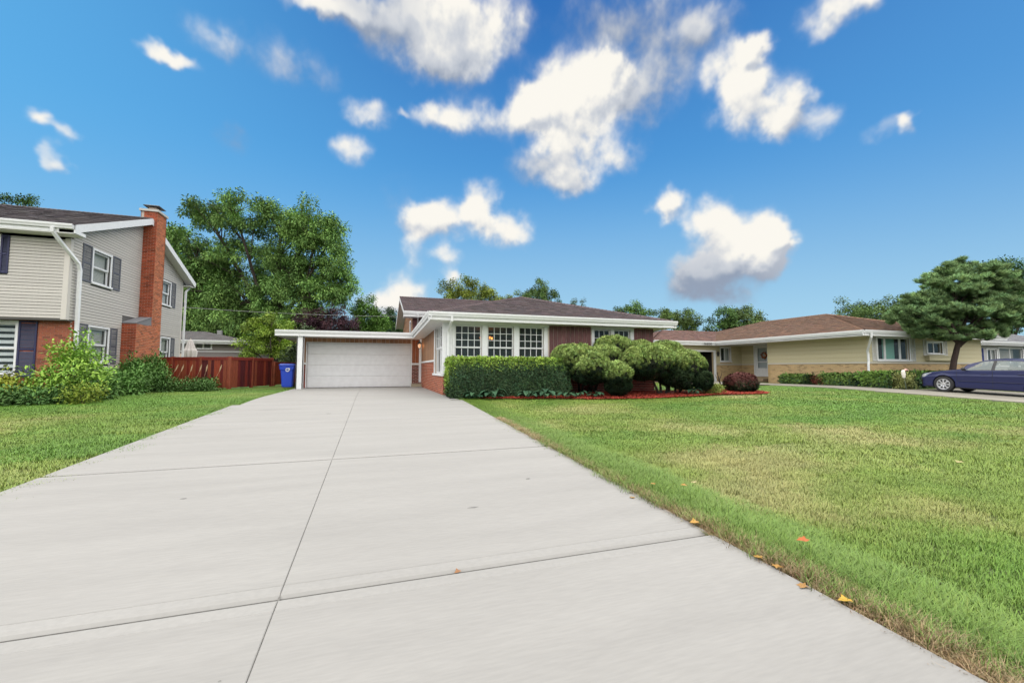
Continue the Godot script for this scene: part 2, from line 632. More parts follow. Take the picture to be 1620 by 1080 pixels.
func setting() -> void:
	var soil := mat(Color(0.11, 0.115, 0.05), 0.95, grain, Vector3(0.4, 0.4, 0.4))
	second(soil, speck, Vector3(2.3, 2.3, 2.3))
	var g := MB.new()
	var xs := [-300.0, -120.0, -60.0, -30.0, -12.0, -3.4, 2.6, 12.0, 24.0, 40.0, 70.0, 140.0, 400.0]
	var ds := [-200.0, -60.0, -20.0, -8.0, -4.0, 0.0, 3.0, 6.0, 9.0, 12.0, 13.5, 13.9, 14.3, 14.7, 15.1, 15.5, 20.0, 40.0, 90.0, 200.0, 500.0]
	sheet(g, xs, ds, 0.055)
	struct("lawn_ground", g, soil)
	# our driveway: two lanes of poured slabs, a sawn joint between them
	var top := mat(Color(0.288, 0.281, 0.266), 0.85, streak, Vector3(0.05, 0.5, 0.36))
	second(top, faint, Vector3(0.3, 2.0, 2.6))
	relief(top, bumps, 0.35)
	var smooth := mat(Color(0.297, 0.290, 0.275), 0.8, streak, Vector3(0.05, 0.5, 0.36))
	second(smooth, faint, Vector3(1.1, 2.0, 1.4))
	joint_shade = mat(Color(0.185, 0.18, 0.168), 0.9, grain, Vector3(1.5, 3, 3))  # shade in the joints, painted as darker concrete
	var drive := Node3D.new()
	drive.name = "driveway"
	drive.set_meta("kind", "structure")
	add_child(drive, true)
	org = Vector3.ZERO
	var cuts := [-1.6, 2.82, 6.16, 9.50, 12.85, 16.9, 21.56]
	for k in cuts.size() - 1:
		var d0: float = cuts[k] + 0.004
		var d1: float = cuts[k + 1] - 0.004
		var deep: float = [1.0, 1.0, 0.5, 0.5, 0.4, 0.4][k]
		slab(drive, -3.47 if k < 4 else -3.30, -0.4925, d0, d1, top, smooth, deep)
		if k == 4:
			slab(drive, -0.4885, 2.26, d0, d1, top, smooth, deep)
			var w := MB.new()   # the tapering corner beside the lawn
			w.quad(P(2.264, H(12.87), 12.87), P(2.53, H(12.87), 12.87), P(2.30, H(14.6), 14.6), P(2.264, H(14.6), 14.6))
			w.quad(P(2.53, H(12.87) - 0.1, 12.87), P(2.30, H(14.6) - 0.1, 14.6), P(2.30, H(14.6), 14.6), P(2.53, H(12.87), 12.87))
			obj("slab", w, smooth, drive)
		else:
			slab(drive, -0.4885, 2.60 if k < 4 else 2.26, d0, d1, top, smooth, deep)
	var filler := MB.new()
	for k in 20:
		var da := -1.5 + k * 1.15
		var db := da + 1.15
		filler.quad(P(-0.496, H(da) - 0.010, da), P(-0.485, H(da) - 0.010, da), P(-0.485, H(db) - 0.010, db), P(-0.496, H(db) - 0.010, db))
	obj("joint_filler", filler, mat(Color(0.13, 0.125, 0.115), 0.9), drive)
	# tyre scuffs and old drips on the concrete
	var marks := [[-2.2, 11.6, 0.55, 0.03, 0.22], [-0.95, 10.6, 0.07, 0.03, 0.4], [0.9, 3.9, 0.05, 0.02, 0.35], [1.7, 4.6, 0.03, 0.02, 0.45], [-1.7, 4.9, 0.035, 0.016, 0.45], [-2.6, 3.7, 0.05, 0.015, 0.35], [-0.60, 2.2, 0.008, 0.006, 0.3]]
	for q in marks:
		var st := MB.new()
		var ring := []
		for k in 18:
			var a := TAU * k / 18.0
			var r := rand(0.55, 1.15)
			var dd: float = q[1] + sin(a) * q[3] * r
			ring.append(P(q[0] + cos(a) * q[2] * r, H(dd) + 0.003, dd))
		for k in range(1, 17):
			st.tri(ring[0], ring[k], ring[k + 1])
		var sm := mat(Color(0.07, 0.065, 0.06), 0.9)
		sm.transparency = BaseMaterial3D.TRANSPARENCY_ALPHA
		sm.albedo_color.a = q[4]
		obj("stain", st, sm, drive)
	# the neighbour's driveway and the cross walk in front of the car
	var old := mat(Color(0.33, 0.305, 0.25), 0.9, blotch, Vector3(0.12, 0.3, 0.12))
	second(old, fine, Vector3(0.8, 0.8, 0.8))
	var nd := MB.new()
	var rows := [-1.0, 3.0, 6.0, 9.0, 11.0, 12.6, 13.5, 14.5, 15.5, 20.0, 23.9]
	for j in rows.size() - 1:
		var a: float = rows[j]
		var b: float = rows[j + 1]
		var xa := 20.4
		var xb := 26.4 if b < 12.7 else 22.6
		nd.quad(P(xa, H(a) + 0.02, a), P(xb, H(a) + 0.02, a), P(xb, H(b) + 0.02, b), P(xa, H(b) + 0.02, b))
		nd.quad(P(xa, H(b) - 0.1, b), P(xa, H(a) - 0.1, a), P(xa, H(a) + 0.02, a), P(xa, H(b) + 0.02, b))
	nd.quad(P(17.6, PAD + 0.02, 19.5), P(20.4, PAD + 0.02, 17.5), P(20.4, PAD + 0.02, 23.9), P(17.6, PAD + 0.02, 23.9))
	struct("neighbour_driveway", nd, old)
	# red bark mulch bed in front of the house
	var bed := MB.new()
	bed.col = Color(0.28, 0.035, 0.02)
	var front := [[2.75, 13.75], [3.6, 13.1], [4.6, 12.8], [5.6, 12.65], [6.6, 12.25], [7.6, 12.08], [8.6, 12.05], [9.6, 12.15], [10.6, 12.3], [11.4, 12.5], [12.4, 12.7], [13.3, 12.55], [14.1, 12.5], [14.8, 12.9], [15.0, 13.6]]
	for k in front.size() - 1:
		var a: Array = front[k]
		var b: Array = front[k + 1]
		var back0 := 14.62 if a[0] < 10.9 else 14.3
		var back1 := 14.62 if b[0] < 10.9 else 14.3
		for s in 4:
			var t0 := s / 4.0
			var t1 := (s + 1) / 4.0
			var da0 := lerpf(a[1], back0, t0)
			var da1 := lerpf(a[1], back0, t1)
			var db0 := lerpf(b[1], back1, t0)
			var db1 := lerpf(b[1], back1, t1)
			bed.quad(P(a[0], H(da0) + 0.0, da0), P(b[0], H(db0) + 0.0, db0), P(b[0], H(db1) + 0.0, db1), P(a[0], H(da1) + 0.0, da1))
	struct("mulch_bed", bed, mat(Color(0.30, 0.04, 0.022), 0.9, grain, Vector3(3, 3, 3)))
	var chip := MB.new()
	for k in 14:
		place(chip, Basis.from_euler(Vector3(rand(-0.6, 0.6), rand(0, TAU), rand(-0.6, 0.6))), Vector3(rand(-0.12, 0.12), rand(0.0, 0.025), rand(-0.12, 0.12)))
		var s := rand(0.5, 1.2)
		var q := rand(0.5, 1.5)
		chip.col = Color(q, q * rand(0.8, 1.3), q)
		chip.quad(Vector3(-0.03, 0, 0.010) * s, Vector3(0.03, 0.004, 0.012) * s, Vector3(0.032, 0, -0.010) * s, Vector3(-0.028, 0.004, -0.012) * s)
	var ts: Array[Transform3D] = []
	var cs := PackedColorArray()
	while ts.size() < 2600:
		var k := rng.randi_range(0, front.size() - 2)
		var t := rand(0, 1)
		var x := lerpf(front[k][0], front[k + 1][0], t)
		var f := lerpf(front[k][1], front[k + 1][1], t)
		var d := f - 0.06 + (14.5 - f) * pow(rand(0, 1), 1.6)
		ts.append(Transform3D(Basis(Vector3.UP, rand(0, TAU)), P(x, H(d) + 0.006, d)))
		var q := rand(0.22, 0.55)
		cs.append(Color(q, q * rand(0.10, 0.17), q * 0.07))
	var mm := scatter("bark_mulch", chip, mat(Color(1, 1, 1), 0.9, null, Vector3.ONE, true), ts, cs, null)
	tag(mm, "bright red bark chips of the bed under the clipped shrubs", "mulch")


func scatter(kind: String, mb: MB, m: Material, ts: Array[Transform3D], cs: PackedColorArray, parent: Node3D) -> MultiMeshInstance3D:
	var o := MultiMeshInstance3D.new()
	var mm := MultiMesh.new()
	mm.transform_format = MultiMesh.TRANSFORM_3D
	mm.use_colors = true
	mm.mesh = mb.mesh(Vector3.ZERO)
	mm.instance_count = ts.size()
	var off := org if parent else Vector3.ZERO
	for i in ts.size():
		var t := ts[i]
		t.origin -= off
		mm.set_instance_transform(i, t)
		mm.set_instance_color(i, cs[i])
	o.multimesh = mm
	o.material_override = m
	o.set_meta("kind", "stuff")
	if parent:
		o.name = kind
		parent.add_child(o, true)
	else:
		o.name = called(kind)
		add_child(o, true)
	return o


# ---------------------------------------------------------------- grass
func turf(size: float, blades: int, h: float, w: float, lean: float, dry: float) -> MB:
	var mb := MB.new()
	for k in blades:
		var b := Vector3(rand(-0.5, 0.5) * size, 0, rand(-0.5, 0.5) * size)
		var a := rand(0, TAU)
		var dir := Vector3(cos(a), 0, sin(a))
		var side := Vector3(-dir.z, 0, dir.x) * w * rand(0.6, 1.2) * 0.5
		var hh := h * rand(0.45, 1.15)
		var out := dir * hh * lean * rand(0.2, 1.3)
		var m1 := b + out * 0.35 + Vector3(0, hh * 0.6, 0)
		var tip := b + out + Vector3(0, hh * rand(0.8, 1.0), 0)
		var up := (Vector3(0, 1, 0) + dir * rand(-0.7, 0.7) + Vector3(rand(-0.3, 0.3), 0, rand(-0.3, 0.3))).normalized()
		if rng.randf() < dry:
			mb.col = tone(Color(1.5, 1.12, 1.3), 0.25)
		else:
			mb.col = tone(Color(0.95, 1.0, 0.9), 0.3)
		mb.quad_n(b - side, b + side, m1 + side * 0.8, m1 - side * 0.8, up, up, up, up)
		mb.quad_n(m1 - side * 0.8, m1 + side * 0.8, tip, tip, up, up, up, up)
	return mb


func lawns() -> void:
	var blade := mat(Color(1, 1, 1), 0.55, null, Vector3.ONE, true)
	blade.backlight_enabled = true
	blade.backlight = Color(0.35, 0.35, 0.35)
	var patches := FastNoiseLite.new()
	patches.seed = 21
	patches.frequency = 0.32
	patches.fractal_octaves = 4
	var broad := FastNoiseLite.new()
	broad.seed = 22
	broad.frequency = 0.09
	var lush := Color(0.145, 0.295, 0.030)
	var mid := Color(0.245, 0.345, 0.055)
	var straw := Color(0.45, 0.42, 0.17)
	# kind: name, label, patch size, blades, height, width, lean, share of dry blades
	var kinds := [
		["lawn_grass", "short mown grass of the front lawn near the driveway edge", 0.36, 1500, 0.055, 0.0031, 0.8, 0.14],
		["lawn_grass", "mown front lawn grass with dry yellowish patches, middle distance", 0.7, 2400, 0.055, 0.0052, 0.8, 0.14],
		["lawn_grass", "mown grass of the lawns close to the houses", 1.1, 2400, 0.055, 0.010, 0.8, 0.12],
		["tall_grass", "long lush green grass strip along the right driveway edge", 0.30, 620, 0.115, 0.0042, 0.9, 0.06],
		["dry_grass", "dead straw-brown grass fringe along the right driveway edge", 0.16, 170, 0.055, 0.0035, 2.0, 0.6],
		["lawn_grass", "mown green grass strip on the left of the driveway", 0.7, 2400, 0.062, 0.0055, 0.8, 0.08],
	]
	var where := []
	var tint := []
	for k in kinds.size():
		var t: Array[Transform3D] = []
		where.append(t)
		tint.append(PackedColorArray())
	var put := func(k: int, x: float, d: float, c: Color, s := 1.0) -> void:
		where[k].append(Transform3D(Basis(Vector3.UP, rand(0, TAU)).scaled(Vector3(1, s, 1)), P(x, H(d) - 0.052, d)))
		tint[k].append(tone(c, 0.12))
	var color_at := func(x: float, d: float, bias: float) -> Color:
		var q := patches.get_noise_2d(x, d * 1.3) * 0.75 + broad.get_noise_2d(x, d * 2.0) * 0.75 + bias
		var c := lush.lerp(mid, smoothstep(-0.5, 0.05, q))
		return c.lerp(straw, smoothstep(0.0, 0.6, q) * 0.85)
	# right-hand lawn
	var step := 0.25
	var d := -1.2
	while d < 8.0:
		var x := 2.85
		while x < 11.0:
			if d > x / 2.9 - 1.2 and Vector2(x, d).length() < 7.6:
				put.call(0, x + rand(-0.1, 0.1), d + rand(-0.1, 0.1), color_at.call(x, d, 0.10))
			x += step
		d += step
	step = 0.48
	d = 0.0
	while d < 13.6:
		var x := 2.95
		while x < 20.2:
			var r := Vector2(x, d).length()
			if d > x / 2.9 - 1.4 and r >= 7.2 and r < 15.5 and not in_bed(x, d):
				put.call(1, x + rand(-0.2, 0.2), d + rand(-0.2, 0.2), color_at.call(x, d, 0.0 - 0.30 * smoothstep(8.0, 13.0, d)))
			x += step
		d += step
	step = 0.75
	d = 4.0
	while d < 24.0:
		var x := 2.9
		while x < 32.0:
			var r := Vector2(x, d).length()
			var on_drive := x > 20.2 and x < (26.6 if d < 12.9 else 22.8)
			if d > x / 2.9 - 2.0 and r >= 15.0 and not on_drive and not in_bed(x, d) and not (x < 11.2 and d > 14.3) and not (x > 17.2 and x < 20.6 and d > 17.0):
				put.call(2, x + rand(-0.3, 0.3), d + rand(-0.3, 0.3), color_at.call(x, d, -0.30))
			x += step
		d += step
	# the long fringe beside the drive
	d = -1.0
	while d < 13.4:
		var x := 2.75 + 0.13 * (1.0 - smoothstep(1.2, 4.6, d)) + 0.04 * patches.get_noise_1d(d * 3.0)
		var edge := 2.60 if d < 12.9 else 2.60 - (d - 12.9) * 0.2
		while x < 3.34:
			put.call(3, x + rand(-0.06, 0.06) + (edge - 2.6), d + rand(-0.06, 0.06), Color(0.15, 0.265, 0.035).lerp(mid, rand(0.0, 0.45)), (1.0 - 0.55 * smoothstep(2.98, 3.34, x + rand(-0.1, 0.1))) * (1.0 - 0.45 * smoothstep(3.0, 10.0, d)))
			x += 0.13
		d += 0.12
	d = -1.0
	while d < 9.0:
		for k in 8:
			if rng.randf() < 0.85 - 0.6 * smoothstep(2.5, 6.0, d) + 0.35 * patches.get_noise_2d(4.0, d * 1.7):
				var c := Color(0.38, 0.25, 0.13).lerp(Color(0.50, 0.40, 0.23), rand(0, 1))
				put.call(4, 2.65 + rand(0.0, 0.19) * (1.0 - 0.72 * smoothstep(1.6, 3.8, d)), d + rand(0, 0.1), c, rand(0.9, 2.0))
		d += 0.07
	# left-hand lawn
	step = 0.45
	d = 3.0
	while d < 25.0:
		var x := -3.62
		var edge := -3.60 if d < 12.8 else -3.45
		while x > -12.0:
			if x > -0.9 * d - 2.0 and not (d > 20.6 and x > -2.9) and Vector2(x, d).length() < 19.0 and not (x < -6.2 and d > 17.6):
				put.call(5, minf(x + rand(-0.2, 0.2), edge), d + rand(-0.2, 0.2), color_at.call(x, d, -0.16 - 0.25 * smoothstep(9.0, 14.0, d)))
			x -= step
		d += step
	step = 0.8
	d = 17.0
	while d < 40.0:
		var x := -3.7
		while x > -24.0:
			if Vector2(x, d).length() >= 18.6 and not (x < -9.6 and d < 27.2) and x > -0.66 * d:
				put.call(2, x + rand(-0.3, 0.3), d + rand(-0.3, 0.3), color_at.call(x, d, -0.3))
			x -= step
		d += step
	for k in kinds.size():
		var q: Array = kinds[k]
		var o := scatter(q[0], turf(q[2] * 1.25, q[3], q[4], q[5], q[6], q[7]), blade, where[k], tint[k], null)
		tag(o, q[1], "grass")


func in_bed(x: float, d: float) -> bool:
	if x < 2.6 or x > 15.1 or d > 14.7:
		return false
	var f := 12.75
	if x < 3.6:
		f = lerpf(13.8, 13.1, (x - 2.6))
	elif x < 5.6:
		f = lerpf(13.1, 12.55, (x - 3.6) / 2.0)
	elif x < 7.0:
		f = lerpf(12.6, 12.1, (x - 5.6) / 1.4)
	elif x < 9.0:
		f = 12.05
	elif x < 12.4:
		f = lerpf(12.1, 12.7, (x - 9.0) / 3.4)
	else:
		f = 12.6
	return d > f + 0.1


# ---------------------------------------------------------------- building parts
# a wall in the plane of xf (w = 0 outside), with rectangular openings [u0, v0, u1, v1]
func wall(mb: MB, u0: float, v0: float, u1: float, v1: float, holes: Array, thick := 0.16) -> void:
	var us := [u0, u1]
	var vs := [v0, v1]
	for h in holes:
		for q in [h[0], h[2]]:
			if q > u0 and q < u1 and not us.has(q):
				us.append(q)
		for q in [h[1], h[3]]:
			if q > v0 and q < v1 and not vs.has(q):
				vs.append(q)
	us.sort()
	vs.sort()
	var open := func(i: int, j: int) -> bool:
		if i < 0 or j < 0 or i >= us.size() - 1 or j >= vs.size() - 1:
			return true
		var u: float = (us[i] + us[i + 1]) / 2
		var v: float = (vs[j] + vs[j + 1]) / 2
		for h in holes:
			if u > h[0] and u < h[2] and v > h[1] and v < h[3]:
				return true
		return false
	for i in us.size() - 1:
		for j in vs.size() - 1:
			if open.call(i, j):
				continue
			var a: float = us[i]
			var b: float = us[i + 1]
			var c: float = vs[j]
			var e: float = vs[j + 1]
			mb.quad(Vector3(a, c, 0), Vector3(b, c, 0), Vector3(b, e, 0), Vector3(a, e, 0))
			mb.quad(Vector3(b, c, -thick), Vector3(a, c, -thick), Vector3(a, e, -thick), Vector3(b, e, -thick))
			if open.call(i - 1, j):
				mb.quad(Vector3(a, c, -thick), Vector3(a, c, 0), Vector3(a, e, 0), Vector3(a, e, -thick))
			if open.call(i + 1, j):
				mb.quad(Vector3(b, c, 0), Vector3(b, c, -thick), Vector3(b, e, -thick), Vector3(b, e, 0))
			if open.call(i, j - 1):
				mb.quad(Vector3(a, c, -thick), Vector3(b, c, -thick), Vector3(b, c, 0), Vector3(a, c, 0))
			if open.call(i, j + 1):
				mb.quad(Vector3(a, e, 0), Vector3(b, e, 0), Vector3(b, e, -thick), Vector3(a, e, -thick))


# running-bond bricks proud of the plane; each course jittered in tone. Openings leave bricks out.
func bricks(mb: MB, u0: float, v0: float, u1: float, v1: float, holes: Array, base: Color, vary := 0.28, proud := 0.012, bl := 0.205, bh := 0.0675) -> void:
	var joint := 0.014
	var row := 0
	var v := v0
	while v + bh * 0.5 < v1:
		var ve := minf(v + bh - joint, v1)
		var u := u0 - (bl * 0.5 if row % 2 else 0.0)
		while u < u1 - 0.01:
			var a := maxf(u, u0)
			var b := minf(u + bl - joint, u1)
			var hit := false
			for h in holes:
				if b > h[0] and a < h[2] and (v + ve) / 2 > h[1] and (v + ve) / 2 < h[3]:
					if a < h[0] - 0.03:
						b = h[0]
					elif b > h[2] + 0.03:
						a = h[2]
					else:
						hit = true
			if b - a > 0.02 and not hit:
				mb.col = tone(base, vary)
				if rng.randf() < 0.12:
					mb.col = mb.col.darkened(0.35)
				var w := proud + rand(-0.002, 0.002)
				mb.box(Vector3(a, v, 0.0), Vector3(b, ve, w), false)
			u += bl
		v += bh
		row += 1
	mb.col = Color(1, 1, 1)


# a framed window: trim round it, sashes with panes, glazing bars. Children of a «window» holder.
func window(house: Node3D, xf: Transform3D, r: Array, o: Dictionary) -> Node3D:
	var win := holder(o.get("name", "window"), house)
	var trim: float = o.get("trim", 0.09)
	var white: Material = o.white
	var depth: float = o.get("depth", 0.05)
	var proud: float = o.get("proud", 0.03)
	if trim > 0.0:
		var t := MB.new()
		t.xf = xf
		t.panel(Vector3(r[0] - trim, r[1], -0.02), Vector3(r[0], r[3], proud), 0.006)
		t.panel(Vector3(r[2], r[1], -0.02), Vector3(r[2] + trim, r[3], proud), 0.006)
		t.panel(Vector3(r[0] - trim, r[3], -0.02), Vector3(r[2] + trim, r[3] + trim, proud + 0.004), 0.006)
		if o.get("sill", true):
			t.panel(Vector3(r[0] - trim - 0.03, r[1] - 0.07, -0.02), Vector3(r[2] + trim + 0.03, r[1], proud + 0.045), 0.008)
		else:
			t.panel(Vector3(r[0] - trim, r[1] - trim, -0.02), Vector3(r[2] + trim, r[1], proud + 0.004), 0.006)
		obj("casing", t, white, win)
	# sashes: list of [u0, v0, u1, v1, columns, rows, set back]
	var sash: Array = o.get("sashes", [])
	if sash.is_empty():
		var m: float = (r[1] + r[3]) / 2
		sash = [[r[0], m - 0.02, r[2], r[3], o.get("cols", 1), o.get("rows", 1), 0.0], [r[0], r[1], r[2], m + 0.02, o.get("cols", 1), o.get("rows", 1), 0.025]]
	for q in sash:
		var back: float = depth + q[6]
		var fr: float = o.get("frame", 0.045)
		var s := MB.new()
		s.xf = xf
		s.panel(Vector3(q[0], q[1], -back - 0.03), Vector3(q[0] + fr, q[3], -back + 0.012), 0.004)
		s.panel(Vector3(q[2] - fr, q[1], -back - 0.03), Vector3(q[2], q[3], -back + 0.012), 0.004)
		s.panel(Vector3(q[0] + fr, q[3] - fr, -back - 0.03), Vector3(q[2] - fr, q[3], -back + 0.012), 0.004)
		s.panel(Vector3(q[0] + fr, q[1], -back - 0.03), Vector3(q[2] - fr, q[1] + fr, -back + 0.012), 0.004)
		obj("sash", s, o.get("sash_mat", white), win)
		var nc: int = q[4]
		var nr: int = q[5]
		var bar := 0.022
		var w: float = (q[2] - q[0] - 2 * fr - bar * (nc - 1)) / nc
		var h: float = (q[3] - q[1] - 2 * fr - bar * (nr - 1)) / nr
		if nc * nr > 1:
			var g := MB.new()
			g.xf = xf
			for k in range(1, nc):
				var u: float = q[0] + fr + k * w + (k - 1) * bar
				g.panel(Vector3(u, q[1] + fr, -back - 0.02), Vector3(u + bar, q[3] - fr, -back + 0.003), 0.003)
			for k in range(1, nr):
				var v: float = q[1] + fr + k * h + (k - 1) * bar
				g.panel(Vector3(q[0] + fr, v, -back - 0.019), Vector3(q[2] - fr, v + bar, -back + 0.001), 0.003)
			obj("glazing_bars", g, white, win)
		var pane_mesh: Mesh
		for i in nc:
			for j in nr:
				var lo := Vector3(q[0] + fr + i * (w + bar), q[1] + fr + j * (h + bar), -back - 0.012)
				if pane_mesh == null:
					var p := MB.new()
					p.xf = Transform3D(xf.basis, Vector3.ZERO)
					p.quad(Vector3(0, 0, 0), Vector3(w, 0, 0), Vector3(w, h, 0), Vector3(0, h, 0))
					pane_mesh = p.mesh(Vector3.ZERO)
				var pn := MeshInstance3D.new()
				pn.name = "pane"
				pn.mesh = pane_mesh
				pn.position = xf * lo - org
				pn.material_override = glass
				win.add_child(pn, true)
	return win


func shutter(house: Node3D, xf: Transform3D, r: Array, m: Material, inner: Material, mid := true) -> void:
	var s := holder("shutter", house)
	var f := MB.new()
	f.xf = xf
	var b := 0.055
	f.panel(Vector3(r[0], r[1], 0.0), Vector3(r[0] + b, r[3], 0.045), 0.006)
	f.panel(Vector3(r[2] - b, r[1], 0.0), Vector3(r[2], r[3], 0.045), 0.006)
	f.panel(Vector3(r[0] + b, r[3] - b, 0.0), Vector3(r[2] - b, r[3], 0.043), 0.006)
	f.panel(Vector3(r[0] + b, r[1], 0.0), Vector3(r[2] - b, r[1] + b * 1.4, 0.043), 0.006)
	var c: float = (r[1] + r[3]) / 2
	if mid:
		f.panel(Vector3(r[0] + b, c - 0.035, 0.0), Vector3(r[2] - b, c + 0.035, 0.043), 0.006)
	obj("frame", f, m, s)
	var l := MB.new()
	l.xf = xf
	l.quad(Vector3(r[0], r[1], 0.004), Vector3(r[2], r[1], 0.004), Vector3(r[2], r[3], 0.004), Vector3(r[0], r[3], 0.004))
	var v: float = r[1] + b * 1.4
	while v < r[3] - b - 0.03:
		if not mid or absf(v + 0.015 - c) > 0.05:
			l.quad(Vector3(r[0] + b, v, 0.036), Vector3(r[2] - b, v, 0.036), Vector3(r[2] - b, v + 0.036, 0.012), Vector3(r[0] + b, v + 0.036, 0.012))
			l.quad(Vector3(r[0] + b, v, 0.030), Vector3(r[2] - b, v, 0.030), Vector3(r[2] - b, v, 0.036), Vector3(r[0] + b, v, 0.036))
		v += 0.042
	obj("louvers", l, inner, s, true)


# lapped boards: each course one board of its own, cut by openings and by a top line top(u) when given
func lap_siding(house: Node3D, xf: Transform3D, u0: float, v0: float, u1: float, v1: float, holes: Array, m: Array, expo := 0.11, lip := 0.014, top: Variant = null) -> void:
	var v := v0
	while v < v1 - 0.02:
		var e := minf(v + expo, v1)
		var spans := [[u0, u1]]
		for h in holes:
			if (v + e) / 2 > h[1] and (v + e) / 2 < h[3]:
				var next := []
				for s in spans:
					if h[2] <= s[0] or h[0] >= s[1]:
						next.append(s)
						continue
					if h[0] > s[0] + 0.02:
						next.append([s[0], h[0]])
					if h[2] < s[1] - 0.02:
						next.append([h[2], s[1]])
				spans = next
		for s in spans:
			var a: float = s[0]
			var b: float = s[1]
			var a2 := a
			var b2 := b
			if top != null:
				var cut: Array = top.call(v)
				var cut2: Array = top.call(e)
				a = maxf(a, cut[0])
				b = minf(b, cut[1])
				a2 = maxf(a2, cut2[0])
				b2 = minf(b2, cut2[1])
				if b - a < 0.04:
					continue
				if b2 < a2:
					a2 = (a + b) / 2
					b2 = a2
			var mb := MB.new()
			mb.xf = xf
			var lo := v + minf(0.013, expo * 0.12)
			mb.quad(Vector3(a, lo, lip), Vector3(b, lo, lip), Vector3(b2, e, lip * 0.55), Vector3(a2, e, lip * 0.55))
			mb.quad(Vector3(a, lo, 0.0), Vector3(b, lo, 0.0), Vector3(b, lo, lip), Vector3(a, lo, lip))
			mb.quad(Vector3(a2, e, lip * 0.55), Vector3(b2, e, lip * 0.55), Vector3(b2, e, 0.0), Vector3(a2, e, 0.0))
			mb.quad(Vector3(a, lo, 0.0), Vector3(a, lo, lip), Vector3(a2, e, lip * 0.55), Vector3(a2, e, 0.0))
			mb.quad(Vector3(b, lo, lip), Vector3(b, lo, 0.0), Vector3(b2, e, 0.0), Vector3(b2, e, lip * 0.55))
			obj("siding_board", mb, m[rng.randi_range(0, m.size() - 1)], house)
		v += expo


# upright boards with a groove between them
func board_siding(house: Node3D, xf: Transform3D, u0: float, v0: float, u1: float, v1: float, wide: float, m: Array) -> void:
	var k := int(round((u1 - u0) / wide))
	var w := (u1 - u0) / k
	for i in k:
		var mb := MB.new()
		mb.xf = xf
		mb.panel(Vector3(u0 + i * w + 0.006, v0, 0.0), Vector3(u0 + (i + 1) * w - 0.006, v1, 0.016), 0.007)
		obj("siding_board", mb, m[rng.randi_range(0, m.size() - 1)], house)


# shingles over a convex roof plane; corner list starts with the two eave corners, counter-clockwise from outside
func shingle_roof(house: Node3D, pts: Array, base: Color, m: Material, under: Material, vary := 0.36, expo := 0.15) -> void:
	var a: Vector3 = pts[0]
	var b: Vector3 = pts[1]
	var u := (b - a).normalized()
	var nn := Vector3.ZERO
	for k in range(1, pts.size() - 1):
		nn += ((pts[k] as Vector3) - a).cross((pts[k + 1] as Vector3) - a)
	nn = nn.normalized()
	var s := nn.cross(u)
	var flat := []
	var vmax := 0.0
	for p in pts:
		var q := Vector2(((p as Vector3) - a).dot(u), ((p as Vector3) - a).dot(s))
		flat.append(q)
		vmax = maxf(vmax, q.y)
	var deck := MB.new()
	for k in range(1, pts.size() - 1):
		deck.tri(pts[0], pts[k], pts[k + 1])
	var dk := obj("roof", deck, under, house)
	var span := func(v: float) -> Vector2:
		var lo := 1e9
		var hi := -1e9
		for k in flat.size():
			var p: Vector2 = flat[k]
			var q: Vector2 = flat[(k + 1) % flat.size()]
			if (p.y - v) * (q.y - v) <= 0.0 and absf(p.y - q.y) > 1e-6:
				var x := lerpf(p.x, q.x, (v - p.y) / (q.y - p.y))
				lo = minf(lo, x)
				hi = maxf(hi, x)
			elif absf(p.y - v) < 1e-4 and absf(q.y - v) < 1e-4:
				lo = minf(lo, minf(p.x, q.x))
				hi = maxf(hi, maxf(p.x, q.x))
		return Vector2(lo, hi)
	var mb := MB.new()
	var v := 0.0
	while v < vmax - 0.02:
		var e := minf(v + expo, vmax)
		var s0: Vector2 = span.call(v + 0.001)
		var s1: Vector2 = span.call(e - 0.001)
		var x := s0.x - rand(0, 0.25)
		while x < s0.y:
			var w := rand(0.16, 0.34)
			var x0 := maxf(x, s0.x)
			var x1 := minf(x + w - 0.004, s0.y)
			if x1 - x0 > 0.015:
				mb.col = tone(base, vary)
				var t := 0.012 + rand(0.0, 0.008)
				var y0 := clampf(x0, s1.x, s1.y)
				var y1 := clampf(x1, s1.x, s1.y)
				var p0 := a + u * x0 + s * (v - 0.012)
				var p1 := a + u * x1 + s * (v - 0.012)
				var p2 := a + u * y1 + s * e
				var p3 := a + u * y0 + s * e
				mb.quad(p0 + nn * t, p1 + nn * t, p2 + nn * 0.004, p3 + nn * 0.004)
				mb.quad(p0 + nn * 0.002, p1 + nn * 0.002, p1 + nn * t, p0 + nn * t)
			x += w
		v += expo
	var sh := obj("shingles", mb, m, dk, true)
	sh.position = Vector3.ZERO


# overlapping cap shingles along a hip or ridge
func cap_line(mb: MB, a: Vector3, b: Vector3, base: Color, wide := 0.13) -> void:
	var t := (b - a).normalized()
	var side := t.cross(Vector3.UP).normalized()
	var up := side.cross(t).normalized()
	var len := (b - a).length()
	var k := int(len / 0.16)
	for i in k:
		var p := a + t * (len * i / k)
		var q := a + t * (len * (i + 1) / k)
		mb.col = tone(base * 1.35, 0.14)
		var lift := up * 0.045
		var low := up * 0.03
		mb.quad(p - side * wide - up * 0.015, p + lift, q + low, q - side * wide - up * 0.03)
		mb.quad(p + lift, p + side * wide - up * 0.015, q + side * wide - up * 0.03, q + low)


